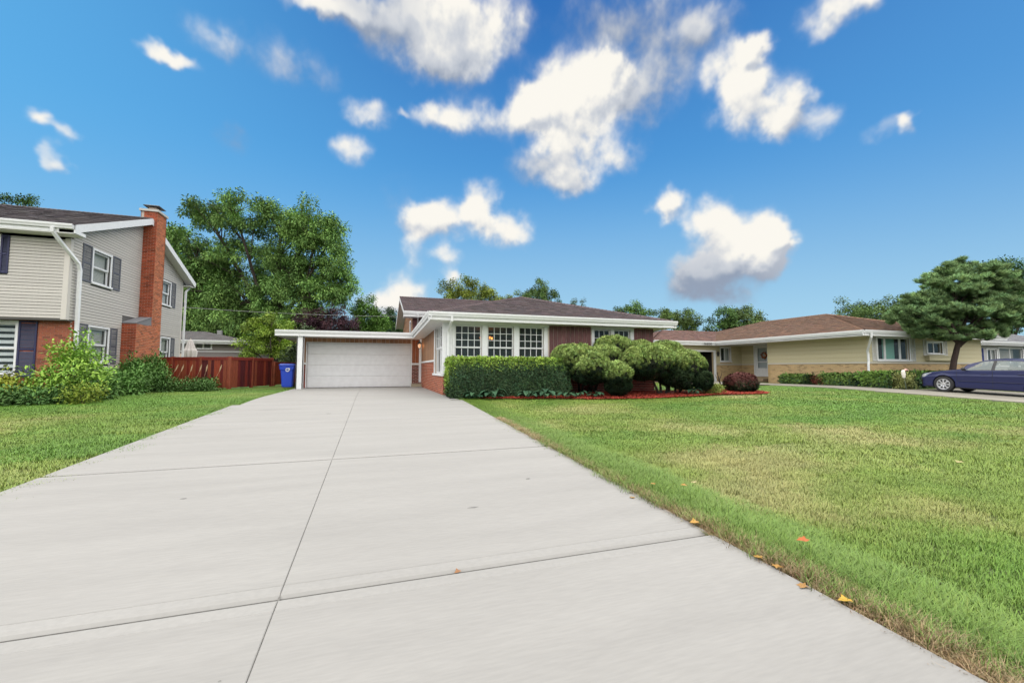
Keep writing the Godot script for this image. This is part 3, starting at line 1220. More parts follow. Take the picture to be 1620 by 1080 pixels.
func gutter(house: Node3D, xf: Transform3D, u0: float, u1: float, v: float, m: Material, fascia := 0.16) -> void:
	var f := MB.new()
	f.xf = xf
	f.box(Vector3(u0, v - 0.27, -0.025), Vector3(u1, v - 0.02, 0.0))
	obj("fascia", f, m, house)
	var g := MB.new()
	g.xf = xf
	g.extrude([Vector2(0.002, v - 0.15), Vector2(0.06, v - 0.15), Vector2(0.075, v - 0.10), Vector2(0.10, v - 0.06), Vector2(0.105, v - 0.012), Vector2(0.105, v), Vector2(0.09, v), Vector2(0.09, v - 0.02), Vector2(0.002, v - 0.02)], u0, u1)
	obj("gutter", g, m, house)


func pipe(house: Node3D, pts: Array, m: Material, r := 0.052) -> void:
	var t := MB.new()
	var rr := []
	for p in pts:
		rr.append(r)
	t.tube(pts, rr, 4, PI / 4, false)
	obj("downspout", t, m, house)


var glass: StandardMaterial3D
var white: StandardMaterial3D
var soffit_white: StandardMaterial3D
var asphalt_shingle: StandardMaterial3D
var brickwork: StandardMaterial3D
var mortar: StandardMaterial3D
var indoor: StandardMaterial3D
var iron: StandardMaterial3D


func common_materials() -> void:
	glass = StandardMaterial3D.new()
	glass.albedo_color = Color(0.55, 0.62, 0.62, 0.10)
	glass.transparency = BaseMaterial3D.TRANSPARENCY_ALPHA
	glass.roughness = 0.02
	glass.metallic_specular = 0.3
	white = mat(Color(0.72, 0.73, 0.74), 0.5, faint, Vector3(0.5, 0.5, 0.5))
	soffit_white = mat(Color(0.72, 0.72, 0.71), 0.6, faint, Vector3(0.4, 0.4, 0.4))
	asphalt_shingle = mat(Color(1, 1, 1), 0.95, speck, Vector3(1.6, 1.6, 1.6), true)
	relief(asphalt_shingle, bumps, 0.4)
	brickwork = mat(Color(1, 1, 1), 0.85, grain, Vector3(1.7, 1.7, 1.7), true)
	relief(brickwork, bumps, 0.25)
	mortar = mat(Color(0.58, 0.50, 0.43), 0.95, fine, Vector3(2, 2, 2))
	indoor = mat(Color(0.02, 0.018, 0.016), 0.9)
	iron = mat(Color(0.02, 0.02, 0.022), 0.45)


# ---------------------------------------------------------------- our house
func main_house() -> void:
	common_materials()
	var h := thing("split_level_house", P(6.0, PAD, 14.65), "long low brick and board house with white garage door, at the end of the driveway", "house")
	var front := Transform3D(FRONT, P(0, 0, 14.65))          # u = x
	var side := Transform3D(LEFT, P(2.30, 0, 0))             # u = -d
	var rear := Transform3D(FRONT, P(0, 0, 21.60))
	var stain := []
	var stain_lit := []
	var stain_red := []
	for k in 3:
		var q := 0.88 + 0.12 * k
		stain.append(mat(Color(0.165 * q, 0.064 * q, 0.064 * q), 0.7, grain, Vector3(2.2, 0.18, 2.2)))  # front boards: the brown stain with shade painted in
		stain_lit.append(mat(Color(0.37 * q, 0.19 * q, 0.10 * q), 0.7, grain, Vector3(2.2, 0.18, 2.2)))  # same boards with light painted in, paler and warmer
		stain_red.append(mat(Color(0.36 * q, 0.10 * q, 0.03 * q), 0.6, grain, Vector3(2.2, 0.18, 2.2)))
	var red := Color(0.36, 0.085, 0.045)
	var holes := [[2.69, 1.22, 3.67, 2.96], [3.87, 1.22, 4.87, 2.96], [5.06, 1.22, 6.05, 2.96], [8.17, 1.62, 8.90, 2.96], [9.06, 1.62, 9.80, 2.96]]
	# the front wall and the wall along the drive, pierced by the windows
	var w := MB.new()
	w.xf = front
	wall(w, 2.30, 0.40, 10.90, 3.10, holes)
	var wf := obj("front_wall", w, mortar, h)
	w = MB.new()
	w.xf = side
	wall(w, -21.60, 0.40, -14.81, 3.10, [[-16.70, 1.24, -14.85, 3.02]])
	var ws := obj("side_wall", w, mortar, h)
	w = MB.new()
	w.xf = Transform3D(RIGHT, P(10.90, 0, 0))
	wall(w, 14.81, 0.40, 23.0, 3.10, [])
	obj("end_wall", w, stain[1], h)
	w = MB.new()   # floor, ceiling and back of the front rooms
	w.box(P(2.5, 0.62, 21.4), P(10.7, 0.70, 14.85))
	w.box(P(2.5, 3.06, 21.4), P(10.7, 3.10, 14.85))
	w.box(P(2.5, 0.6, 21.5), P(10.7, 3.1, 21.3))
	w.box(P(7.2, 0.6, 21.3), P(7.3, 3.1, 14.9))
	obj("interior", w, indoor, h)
	# bricks
	var b := MB.new()
	b.xf = front
	bricks(b, 2.30, PAD - 0.03, 10.90, 1.19, [], Color(0.30, 0.055, 0.038))
	obj("bricks", b, brickwork, wf, true)
	b = MB.new()
	b.xf = side
	bricks(b, -21.60, PAD - 0.03, -14.65, 1.69, [[-16.85, 1.16, -14.6, 3.0]], Color(0.47, 0.125, 0.055), 0.16)  # same brick as the front, painted brighter as if lit
	obj("bricks", b, brickwork, ws, true)
	var cap := MB.new()
	cap.xf = side
	cap.panel(Vector3(-21.6, 1.69, 0), Vector3(-16.86, 1.765, 0.05), 0.006)
	obj("brick_cap", cap, white, h)
	# siding boards
	board_siding(wf, front, 6.27, 1.19, 8.03, 3.09, 0.172, stain)
	board_siding(wf, front, 9.98, 1.19, 10.90, 3.09, 0.172, stain)
	board_siding(wf, front, 8.06, 1.19, 9.96, 1.50, 0.172, stain)
	board_siding(ws, side, -21.5, 1.766, -16.86, 3.09, 0.172, stain_lit)
	# windows: three with sixteen lights along the front, two shorter beyond, one pair on the side
	for q in [[2.69, 3.67], [3.87, 4.87], [5.06, 6.05]]:
		var hgt := 1.22
		window(h, front, [q[0], hgt, q[1], 2.96], {"trim": 0.0, "white": white, "frame": 0.05, "sashes": [[q[0], 2.15, q[1], 2.96, 4, 3, 0.0], [q[0], hgt, q[1], 2.19, 4, 3, 0.025]]})
	for q in [[8.17, 8.90], [9.06, 9.80]]:
		window(h, front, [q[0], 1.62, q[1], 2.96], {"trim": 0.0, "white": white, "frame": 0.05, "sashes": [[q[0], 2.27, q[1], 2.96, 3, 2, 0.0], [q[0], 1.62, q[1], 2.31, 3, 2, 0.025]]})
	window(h, side, [-16.70, 1.24, -14.85, 3.02], {"trim": 0.0, "white": white, "frame": 0.06, "sashes": [[-16.70, 2.15, -15.80, 3.02, 2, 2, 0.0], [-15.76, 2.15, -14.85, 3.02, 2, 2, 0.0], [-16.70, 1.24, -15.80, 2.19, 1, 1, 0.025], [-15.76, 1.24, -14.85, 2.19, 1, 1, 0.025]]})
	var cs := MB.new()   # white casings that join the windows into bands
	cs.xf = front
	cs.panel(Vector3(2.62, 2.96, -0.01), Vector3(6.26, 3.085, 0.036), 0.006)
	cs.panel(Vector3(2.56, 1.12, -0.01), Vector3(6.30, 1.22, 0.075), 0.008)
	for q in [[2.62, 2.69], [3.67, 3.87], [4.87, 5.06], [6.05, 6.20]]:
		cs.panel(Vector3(q[0], 1.22, -0.01), Vector3(q[1], 2.96, 0.032), 0.006)
	cs.panel(Vector3(8.05, 2.96, -0.01), Vector3(9.97, 3.085, 0.036), 0.006)
	cs.panel(Vector3(8.0, 1.54, -0.01), Vector3(10.0, 1.62, 0.07), 0.008)
	for q in [[8.06, 8.17], [8.90, 9.06], [9.80, 9.96]]:
		cs.panel(Vector3(q[0], 1.62, -0.01), Vector3(q[1], 2.96, 0.032), 0.006)
	cs.panel(Vector3(2.31, 1.19, 0.0), Vector3(2.615, 3.085, 0.03), 0.006)   # corner post
	cs.xf = side
	cs.panel(Vector3(-16.85, 1.24, -0.01), Vector3(-16.70, 3.02, 0.03), 0.006)
	cs.panel(Vector3(-15.80, 1.24, -0.01), Vector3(-15.76, 3.02, 0.0), 0.004)
	cs.panel(Vector3(-14.85, 1.24, -0.01), Vector3(-14.625, 3.09, 0.03), 0.006)
	cs.panel(Vector3(-16.85, 3.02, -0.01), Vector3(-14.85, 3.09, 0.034), 0.006)
	cs.panel(Vector3(-16.95, 1.16, -0.01), Vector3(-14.60, 1.24, 0.075), 0.008)
	obj("window_casing", cs, white, h)
	# hanging lights seen through the glass
	# garage: front wall with the big door
	w = MB.new()
	w.xf = rear
	wall(w, -3.12, 0.40, 2.30, 2.90, [[-2.93, 0.30, 1.77, 2.62]])
	var wg := obj("garage_wall", w, mortar, h)
	board_siding(wg, rear, -3.12, 2.66, 1.77, 2.89, 0.20, stain_lit)
	board_siding(wg, rear, -3.12, 1.70, -2.97, 2.66, 0.15, stain_lit)
	board_siding(wg, rear, 1.83, 1.70, 2.17, 2.89, 0.17, stain_red)
	b = MB.new()
	b.xf = rear
	bricks(b, -3.12, PAD - 0.02, -2.97, 1.62, [], Color(0.30, 0.07, 0.05), 0.35)
	bricks(b, 1.83, PAD - 0.02, 2.30, 1.62, [], Color(0.22, 0.06, 0.045), 0.4)
	obj("bricks", b, brickwork, wg, true)
	cap = MB.new()
	cap.xf = rear
	cap.panel(Vector3(-3.12, 1.62, 0), Vector3(-2.96, 1.69, 0.045), 0.006)
	cap.panel(Vector3(1.82, 1.62, 0), Vector3(2.24, 1.69, 0.045), 0.006)
	cap.panel(Vector3(2.17, 0.75, 0), Vector3(2.29, 2.88, 0.04), 0.006)
	cap.panel(Vector3(-2.965, PAD, -0.02), Vector3(-2.93, 2.655, 0.025), 0.004)
	cap.panel(Vector3(1.77, PAD, -0.02), Vector3(1.825, 2.655, 0.025), 0.004)
	cap.panel(Vector3(-2.93, 2.62, -0.02), Vector3(1.77, 2.655, 0.025), 0.004)
	obj("door_casing", cap, white, h)
	var stoop := MB.new()
	stoop.box(P(1.80, PAD - 0.1, 21.58), P(2.28, PAD + 0.14, 21.25))
	obj("step", stoop, mat(Color(0.36, 0.31, 0.22), 0.9, fine, Vector3(1, 1, 1)), h)
	var door := holder("garage_door", h)
	var doorm := mat(Color(0.66, 0.66, 0.675), 0.45, faint, Vector3(0.2, 0.2, 0.2))
	for k in 4:
		var p := MB.new()
		p.xf = rear
		var v0 := PAD + 0.01 + k * 0.518
		var v1 := v0 + 0.513
		p.panel(Vector3(-2.925, v0, -0.11), Vector3(1.765, v1, -0.06), 0.006)
		for j in 3:   # stamped ribs
			var y := v0 + 0.06 + j * 0.155
			p.panel(Vector3(-2.90, y, -0.06), Vector3(1.74, y + 0.11, -0.0565), 0.003)
		obj("door_section", p, doorm, door)
	var seal := MB.new()
	seal.box(P(-2.925, PAD, 21.72), P(1.765, PAD + 0.012, 21.64))
	obj("bottom_seal", seal, iron, door)
	var gi := MB.new()
	gi.xf = Transform3D(LEFT, P(-3.12, 0, 0))
	wall(gi, -28.0, 0.4, -21.6, 2.9, [])
	gi.xf = Transform3D(RIGHT, P(2.2, 0, 0))
	wall(gi, 21.8, 0.4, 28.0, 2.9, [])
	gi.xf = Transform3D(Basis(Vector3(-1, 0, 0), Vector3.UP, Vector3(0, 0, -1)), P(0, 0, 28.0))
	wall(gi, -2.3, 0.4, 3.12, 2.9, [])
	obj("garage_sides", gi, stain_lit[1], h)
	# flat garage roof with white fascia and soffit, carried by a post
	var roof := MB.new()
	roof.box(P(-4.02, 3.0, 28.4), P(2.10, 3.085, 20.42))
	obj("garage_roof", roof, mat(Color(0.17, 0.16, 0.17), 0.95, speck, Vector3(1, 1, 1)), h)
	var so := MB.new()
	so.box(P(-4.0, 2.86, 28.4), P(2.15, 2.90, 20.44))
	obj("soffit", so, soffit_white, h)
	var fa := MB.new()
	fa.xf = Transform3D(FRONT, P(0, 0, 20.42))
	fa.extrude([Vector2(0.0, 2.845), Vector2(0.03, 2.845), Vector2(0.03, 2.95), Vector2(0.05, 2.955), Vector2(0.09, 3.03), Vector2(0.10, 3.10), Vector2(0.0, 3.10)], -4.03, 1.76)
	fa.xf = Transform3D(LEFT, P(-4.02, 0, 0))
	fa.extrude([Vector2(0.0, 2.845), Vector2(0.03, 2.845), Vector2(0.03, 3.10), Vector2(0.0, 3.10)], -28.4, -20.40)
	obj("fascia", fa, white, h)
	var post := MB.new()
	place(post, Basis.IDENTITY, P(-3.06, 0, 20.62))
	post.xf.origin.y = 0
	for r4 in 4:
		post.xf = Transform3D(Basis(Vector3.UP, r4 * PI / 2), P(-3.06, 0, 20.62))
		post.panel(Vector3(-0.14, PAD - 0.05, 0.10), Vector3(0.14, 2.86, 0.14), 0.008)
	obj("porch_post", post, white, h)
	# the hip roof of the front wing
	var FL := P(1.77, 3.30, 14.05)
	var FR := P(11.50, 3.30, 14.05)
	var A := P(6.64, 4.82, 18.92)
	var R := P(6.64, 4.82, 24.0)
	var BL := P(1.77, 3.10, 20.42)
	var BR := P(11.50, 3.30, 23.0)
	var roofc := Color(0.083, 0.058, 0.062)
	var under := mat(Color(0.09, 0.07, 0.07), 0.95)
	shingle_roof(h, [FL, FR, A], roofc, asphalt_shingle, under)
	shingle_roof(h, [BL, FL, A, R], roofc, asphalt_shingle, under)
	shingle_roof(h, [FR, BR, R, A], roofc, asphalt_shingle, under)
	var caps := MB.new()
	cap_line(caps, FL + Vector3(0.05, 0.02, -0.05), A, roofc * 1.15)
	cap_line(caps, FR + Vector3(-0.05, 0.02, -0.05), A, roofc * 1.15)
	cap_line(caps, A, R, roofc * 1.15)
	obj("ridge_caps", caps, asphalt_shingle, h, true)
	gutter(h, Transform3D(FRONT, P(0, 0, 14.05)), 1.70, 11.57, 3.31, white)
	gutter(h, Transform3D(RIGHT, P(11.50, 0, 0)), 14.05, 23.0, 3.31, white)
	# the left eave falls a little towards the garage roof
	var le := Basis(Vector3(0, 0.2 / 6.37, 1).normalized(), Vector3.UP, Vector3(-1, 0, 0))
	var lx := Transform3D(le, P(1.77, 3.31, 14.05) - le.x * 0.0)
	gutter(h, lx, -6.36, 0.08, 0.0, white)
	so = MB.new()
	so.box(P(1.80, 3.035, 14.9), P(11.48, 3.06, 14.07))
	so.box(P(10.9, 3.04, 23.0), P(11.48, 3.065, 14.0))
	so.quad(P(1.79, 3.04, 14.07), P(2.42, 3.04, 14.07), P(2.42, 2.86, 20.44), P(1.79, 2.86, 20.44))
	so.quad(P(1.79, 3.06, 14.07), P(1.79, 2.88, 20.44), P(2.42, 2.88, 20.44), P(2.42, 3.06, 14.07))
	obj("soffit", so, soffit_white, h)
	var frz := MB.new()   # brown frieze under the soffit
	frz.xf = front
	frz.box(Vector3(2.62, 3.086, 0.002), Vector3(10.9, 3.10, 0.03))
	obj("frieze", frz, stain_red[0], h)
	pipe(h, [P(2.46, 3.19, 13.90), P(2.46, 3.02, 13.92), P(2.44, 2.72, 14.50), P(2.44, 2.62, 14.54), P(2.44, 0.60, 14.54)], white, 0.05)
	# the upper floor behind, gable end to the left
	var up := MB.new()
	up.xf = Transform3D(LEFT, P(1.95, 0, 0))
	wall(up, -30.2, 2.9, -22.9, 4.22, [[-24.6, 3.2, -23.9, 4.0]])
	up.tri(Vector3(-30.2, 4.22, 0), Vector3(-22.9, 4.22, 0), Vector3(-26.55, 5.46, 0))
	up.xf = Transform3D(FRONT, P(0, 0, 22.9))
	wall(up, 1.95, 2.9, 11.0, 4.22, [])
	var wu_ := obj("upper_wall", up, stain[0], h)
	lap_siding(wu_, Transform3D(LEFT, P(1.95, 0, 0)), -30.2, 3.0, -22.9, 5.4, [[-24.7, 3.1, -23.8, 4.1]], stain_lit, 0.16, 0.02, func(v: float) -> Array:
		var cut := maxf(0.0, v - 4.22) / 1.24 * 3.65
		return [-30.2 + cut, -22.9 - cut])
	lap_siding(wu_, Transform3D(FRONT, P(0, 0, 22.9)), 1.95, 3.0, 11.0, 4.2, [], stain, 0.16, 0.02)
	window(h, Transform3D(LEFT, P(1.95, 0, 0)), [-24.6, 3.2, -23.9, 4.0], {"white": white, "trim": 0.10})
	var e0 := P(1.45, 4.36, 22.2)
	var e1 := P(11.4, 4.36, 22.2)
	var r0 := P(1.45, 5.80, 26.5)
	var r1 := P(11.4, 5.80, 26.5)
	var k0 := P(1.45, 4.36, 30.8)
	var k1 := P(11.4, 4.36, 30.8)
	var roofu := Color(0.080, 0.050, 0.054)
	shingle_roof(h, [e0, e1, r1, r0], roofu, asphalt_shingle, under)
	shingle_roof(h, [k1, k0, r0, r1], roofu, asphalt_shingle, under)
	caps = MB.new()
	cap_line(caps, r0, r1, roofu)
	obj("ridge_caps", caps, asphalt_shingle, h, true)
	gutter(h, Transform3D(FRONT, P(0, 0, 22.2)), 1.42, 11.4, 4.37, white)
	var rk := MB.new()   # rake boards and the sloping soffit between them and the wall
	for q in [[e0, r0], [k0, r0]]:
		var a: Vector3 = q[0]
		var c: Vector3 = q[1]
		rk.quad(a + Vector3(0, -0.22, 0), a + Vector3(0, -0.01, 0), c + Vector3(0, -0.01, 0), c + Vector3(0, -0.22, 0))
		rk.quad(a + Vector3(0.03, -0.22, 0), c + Vector3(0.03, -0.22, 0), c + Vector3(0.03, -0.01, 0), a + Vector3(0.03, -0.01, 0))
		rk.quad(a + Vector3(0, -0.22, 0), c + Vector3(0, -0.22, 0), c + Vector3(0.03, -0.22, 0), a + Vector3(0.03, -0.22, 0))
	obj("rake_board", rk, white, h)
	rk = MB.new()
	for q in [[e0, r0], [k0, r0]]:
		var a: Vector3 = q[0]
		var c: Vector3 = q[1]
		rk.quad(a + Vector3(0.03, -0.15, 0), a + Vector3(0.55, -0.15, 0), c + Vector3(0.55, -0.15, 0), c + Vector3(0.03, -0.15, 0))
	rk.box(P(1.45, 4.10, 22.95), P(11.4, 4.13, 22.22))
	obj("soffit", rk, soffit_white, h)
	pipe(h, [P(2.15, 4.25, 22.1), P(2.15, 4.1, 22.12), P(2.2, 3.8, 22.78), P(2.2, 3.12, 22.80)], white, 0.045)
	# coach lamp under the eave beside the garage
	var lamp := holder("wall_lantern", h)
	var lm := MB.new()
	place(lm, Basis.IDENTITY, P(2.12, 2.40, 20.95))
	lm.lathe([Vector2(0.0, 0.42), Vector2(0.02, 0.40), Vector2(0.025, 0.34), Vector2(0.11, 0.25), Vector2(0.10, 0.23), Vector2(0.0, 0.23)], 12)
	lm.lathe([Vector2(0.0, -0.03), Vector2(0.05, -0.02), Vector2(0.06, 0.0), Vector2(0.0, 0.01)], 12)
	for k in 4:
		var a := TAU * k / 4 + 0.4
		lm.tube([Vector3(cos(a) * 0.055, 0, sin(a) * 0.055), Vector3(cos(a) * 0.095, 0.24, sin(a) * 0.095)], [0.008, 0.008], 5)
	lm.tube([Vector3(0, 0.4, 0), Vector3(0.05, 0.5, 0), Vector3(0.17, 0.5, 0)], [0.012, 0.012, 0.012], 6)
	obj("lantern_cage", lm, iron, lamp)
	var bulb := MB.new()
	place(bulb, Basis.IDENTITY, P(2.12, 2.40, 20.95))
	bulb.lathe([Vector2(0.0, 0.01), Vector2(0.045, 0.03), Vector2(0.075, 0.12), Vector2(0.07, 0.18), Vector2(0.03, 0.22), Vector2(0.0, 0.225)], 14)
	var glow := mat(Color(0.9, 0.75, 0.62), 0.3)
	glow.emission_enabled = true
	glow.emission = Color(1.0, 0.72, 0.5)
	glow.emission_energy_multiplier = 0.16
	obj("lamp_globe", bulb, glow, lamp)
	var lo := OmniLight3D.new()
	lo.name = "lantern_light"
	lo.light_color = Color(1.0, 0.72, 0.48)
	lo.light_energy = 0.015
	lo.light_size = 0.05
	lo.omni_range = 8.0
	lo.omni_attenuation = 2.0
	lo.shadow_enabled = true
	lo.position = P(2.12, 2.52, 20.95)
	add_child(lo)
	# chandelier in the front room
	var ch_ := thing("chandelier", P(4.5, 2.35, 17.2), "small lit chandelier glimpsed through the middle front window", "chandelier")
	var arm := MB.new()
	arm.tube([P(4.5, 3.06, 17.2), P(4.5, 2.6, 17.2)], [0.012, 0.012], 6)
	var bl := MB.new()
	for k in 4:
		var a := TAU * k / 4 + 0.3
		var tip := P(4.5 + cos(a) * 0.28, 2.62, 17.2 + sin(a) * 0.28)
		arm.tube([P(4.5, 2.62, 17.2), P(4.5 + cos(a) * 0.15, 2.54, 17.2 + sin(a) * 0.15), tip], [0.012, 0.012, 0.02], 6)
	obj("arms", arm, iron, ch_)
	for k in 4:
		var a := TAU * k / 4 + 0.3
		bl = MB.new()
		bl.blob(P(4.5 + cos(a) * 0.28, 2.70, 17.2 + sin(a) * 0.28), Vector3(0.04, 0.06, 0.04), 10)
		var g2 := mat(Color(0.9, 0.7, 0.5), 0.3)
		g2.emission_enabled = true
		g2.emission = Color(1.0, 0.55, 0.25)
		g2.emission_energy_multiplier = 0.5
		obj("lamp_bulb", bl, g2, ch_)
	var lc := OmniLight3D.new()
	lc.name = "chandelier_light"
	lc.light_color = Color(1.0, 0.65, 0.38)
	lc.light_energy = 0.06
	lc.light_size = 0.1
	lc.omni_range = 8.0
	lc.omni_attenuation = 2.0
	lc.shadow_enabled = true
	lc.position = P(4.5, 2.7, 17.2)
	add_child(lc)


# ---------------------------------------------------------------- the house on the left
func left_house() -> void:
	var h := thing("two_storey_house", P(-12.0, PAD, 18.35), "two-storey house with pale grey siding and a tall red brick chimney, left of the driveway", "house")
	var vinyl := []
	for k in 3:
		var q := 0.96 + 0.04 * k
		vinyl.append(mat(Color(0.53 * q, 0.505 * q, 0.465 * q), 0.6, fine, Vector3(0.4, 2.5, 0.4)))
	var trimc := mat(Color(0.53, 0.50, 0.46), 0.6)
	var lap_shade := mat(Color(0.10, 0.095, 0.09), 0.9)  # dark backing that paints shadow lines between the lapped boards
	var navy := mat(Color(0.009, 0.011, 0.060), 0.55)
	var navy_in := mat(Color(0.05, 0.055, 0.10), 0.6)
	var slate := mat(Color(0.09, 0.095, 0.115), 0.55)
	var slate_in := mat(Color(0.12, 0.125, 0.145), 0.55)
	var red := Color(0.46, 0.12, 0.055)
	var low := Transform3D(FRONT, P(0, 0, 18.35))
	var high := Transform3D(FRONT, P(0, 0, 18.0))
	var side := Transform3D(RIGHT, P(-9.8, 0, 0))      # u = d
	var w := MB.new()
	# holes in the walls: front low, front high, side
	var hl := [[-12.9, 1.22, -11.24, 2.95], [-17.5, 1.22, -15.8, 2.95]]
	var hh := [[-12.6, 4.55, -11.62, 5.72], [-17.2, 4.55, -16.0, 5.72]]
	var hs := [[19.24, 4.56, 20.30, 5.74], [19.24, 1.66, 20.40, 2.92], [24.34, 4.56, 25.42, 5.68], [24.70, 1.56, 25.60, 2.90]]
	w.xf = low
	wall(w, -22.0, 0.3, -9.8, 3.06, hl)
	var wl := obj("lower_front_wall", w, mortar, h)
	w = MB.new()
	w.xf = high
	wall(w, -22.0, 3.06, -9.80, 5.75, hh)
	w.box(Vector3(-22.0, 3.02, -0.5), Vector3(-9.8, 3.06, -0.0))
	var wh := obj("upper_front_wall", w, lap_shade, h)
	w = MB.new()
	w.xf = side
	wall(w, 18.36, 0.3, 26.85, 5.75, hs)
	w.xf = side.translated(Vector3(0, 0, 0))
	w.quad(Vector3(18.0, 5.75, 0), Vector3(26.85, 5.75, 0), Vector3(26.85, 6.28, 0), Vector3(18.0, 6.28, 0))
	w.tri(Vector3(18.0, 6.28, 0), Vector3(26.85, 6.28, 0), Vector3(22.42, 7.98, 0))
	w.quad(Vector3(18.0, 3.06, 0), Vector3(18.36, 3.06, 0), Vector3(18.36, 5.75, 0), Vector3(18.0, 5.75, 0))
	var ws := obj("side_wall", w, lap_shade, h)
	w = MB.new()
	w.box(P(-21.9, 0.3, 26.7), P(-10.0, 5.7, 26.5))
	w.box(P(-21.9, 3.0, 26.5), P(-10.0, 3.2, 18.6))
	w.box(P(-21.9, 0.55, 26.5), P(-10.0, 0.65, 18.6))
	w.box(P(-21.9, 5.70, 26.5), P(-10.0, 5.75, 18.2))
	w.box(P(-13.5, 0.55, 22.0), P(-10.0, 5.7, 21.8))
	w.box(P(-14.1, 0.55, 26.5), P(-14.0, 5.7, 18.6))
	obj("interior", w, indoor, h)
	w = MB.new()
	w.xf = Transform3D(Basis(Vector3(-1, 0, 0), Vector3.UP, Vector3(0, 0, -1)), P(0, 0, 26.85))
	wall(w, 9.8, 0.3, 22.0, 5.75, [])
	w.xf = Transform3D(LEFT, P(-22.0, 0, 0))
	wall(w, -26.85, 0.3, -18.0, 5.75, [])
	w.quad(Vector3(-26.85, 5.75, 0), Vector3(-18.0, 5.75, 0), Vector3(-18.0, 6.28, 0), Vector3(-26.85, 6.28, 0))
	w.tri(Vector3(-26.85, 6.28, 0), Vector3(-18.0, 6.28, 0), Vector3(-22.42, 7.98, 0))
	obj("rear_wall", w, trimc, h)
	# bricks of the lower front, each by itself near the corner where they can be told apart
	var bm := []
	for k in 7:
		var one := MB.new()
		one.xf = low
		one.panel(Vector3(0.0, 0.0, 0.0), Vector3(0.195, 0.0575, 0.014), 0.003)
		var half := MB.new()
		half.xf = low
		half.panel(Vector3(0.0, 0.0, 0.0), Vector3(0.092, 0.0575, 0.014), 0.003)
		var c := tone(red, 0.25) if k > 0 else red.darkened(0.45)
		bm.append([one.mesh(low.origin), half.mesh(low.origin), mat(c, 0.85, grain, Vector3(1.7, 1.7, 1.7))])
	var row := 0
	var v := 0.75
	while v < 3.0:
		var u := -10.66 - (0.1025 if row % 2 else 0.0)
		while u < -9.83:
			var short := (u < -10.67) or (u + 0.2 > -9.81)
			var pick: Array = bm[rng.randi_range(0, bm.size() - 1)]
			var br := MeshInstance3D.new()
			br.name = "brick"
			br.mesh = pick[1] if short else pick[0]
			br.material_override = pick[2]
			br.position = Vector3(-10.66 if u < -10.67 else u, v, low.origin.z) - org
			wl.add_child(br, true)
			u += 0.205
		v += 0.0675
		row += 1
	var b := MB.new()
	b.xf = low
	bricks(b, -22.0, 0.42, -10.67, 3.05, hl, red)
	bricks(b, -10.66, 0.42, -9.80, 0.745, [], red)
	b.xf = side
	bricks(b, 18.34, 0.42, 18.46, 3.05, [], red)
	obj("bricks", b, brickwork, wl, true)
	# siding
	lap_siding(wh, high, -22.0, 3.08, -9.93, 5.75, [[-12.7, 4.45, -11.34, 5.75], [-17.3, 4.45, -15.9, 5.75]], vinyl, 0.105, 0.024)
	var cut := [[19.14, 4.46, 20.40, 5.84], [19.14, 1.56, 20.50, 3.02], [24.24, 4.46, 25.52, 5.78], [24.6, 1.46, 25.7, 3.0], [22.53, 3.6, 23.42, 9.0], [21.28, 0.0, 23.42, 3.6]]
	lap_siding(ws, side, 18.50, 0.80, 26.85, 3.06, cut, vinyl, 0.105, 0.024)
	lap_siding(ws, side, 18.12, 3.06, 26.85, 7.95, cut, vinyl, 0.105, 0.024, func(y: float) -> Array:
		var k := maxf(0.0, y - 6.22) / 1.70 * 4.42
		return [18.12 + k, 26.85 - k])
	var cb := MB.new()
	cb.xf = high
	cb.panel(Vector3(-9.93, 3.05, 0.0), Vector3(-9.775, 5.8, 0.026), 0.005)
	cb.xf = side
	cb.panel(Vector3(17.975, 3.05, 0.0), Vector3(18.12, 5.8, 0.026), 0.005)
	cb.panel(Vector3(26.74, 0.8, 0.0), Vector3(26.88, 5.8, 0.026), 0.005)
	obj("corner_board", cb, trimc, h)
	# windows and shutters
	window(h, low, [-12.9, 1.22, -11.24, 2.95], {"white": white, "trim": 0.06, "frame": 0.06})
	blinds(h, low, [-12.86, 1.25, -11.28, 2.93], true)
	window(h, high, [-12.6, 4.55, -11.62, 5.72], {"white": white, "trim": 0.06})
	window(h, high, [-17.2, 4.55, -16.0, 5.72], {"white": white, "trim": 0.06})
	window(h, low, [-17.5, 1.22, -15.8, 2.95], {"white": white, "trim": 0.06, "frame": 0.06})
	shutter(h, low, [-11.17, 1.12, -10.69, 3.0], navy, navy_in)
	shutter(h, high, [-11.55, 4.5, -11.33, 5.76], navy, navy_in)
	for q in hs:
		window(h, side, q, {"white": white, "trim": 0.075, "frame": 0.06})
		blinds(h, side, [q[0] + 0.04, q[1] + 0.03, q[2] - 0.04, q[3] - 0.03], false)
	for q in [[18.60, 4.50, 19.12, 5.84], [20.42, 4.50, 20.95, 5.84], [18.60, 1.60, 19.12, 3.0], [20.52, 1.60, 20.98, 3.0], [25.53, 4.50, 25.98, 5.78], [25.71, 1.50, 26.12, 2.98]]:
		shutter(h, side, q, slate, slate_in)
	# chimney
	var ch_ := holder("chimney", h)
	var core := MB.new()
	core.box(P(-9.9, 0.4, 23.39), P(-9.325, 8.40, 22.56))
	core.box(P(-9.9, 0.4, 22.56), P(-9.325, 3.28, 21.33))
	obj("core", core, mortar, ch_)
	b = MB.new()
	for part in [[0.42, 3.30, 21.31], [3.30, 8.40, 22.54]]:
		b.xf = Transform3D(FRONT, P(0, 0, part[2]))
		bricks(b, -9.79, part[0], -9.305, part[1], [], Color(0.50, 0.115, 0.052), 0.26, 0.014)
		b.xf = Transform3D(RIGHT, P(-9.325, 0, 0))
		bricks(b, part[2], part[0], 23.41, part[1], [], Color(0.62, 0.20, 0.085), 0.24, 0.014)  # same brick as the street face, painted brighter as if lit
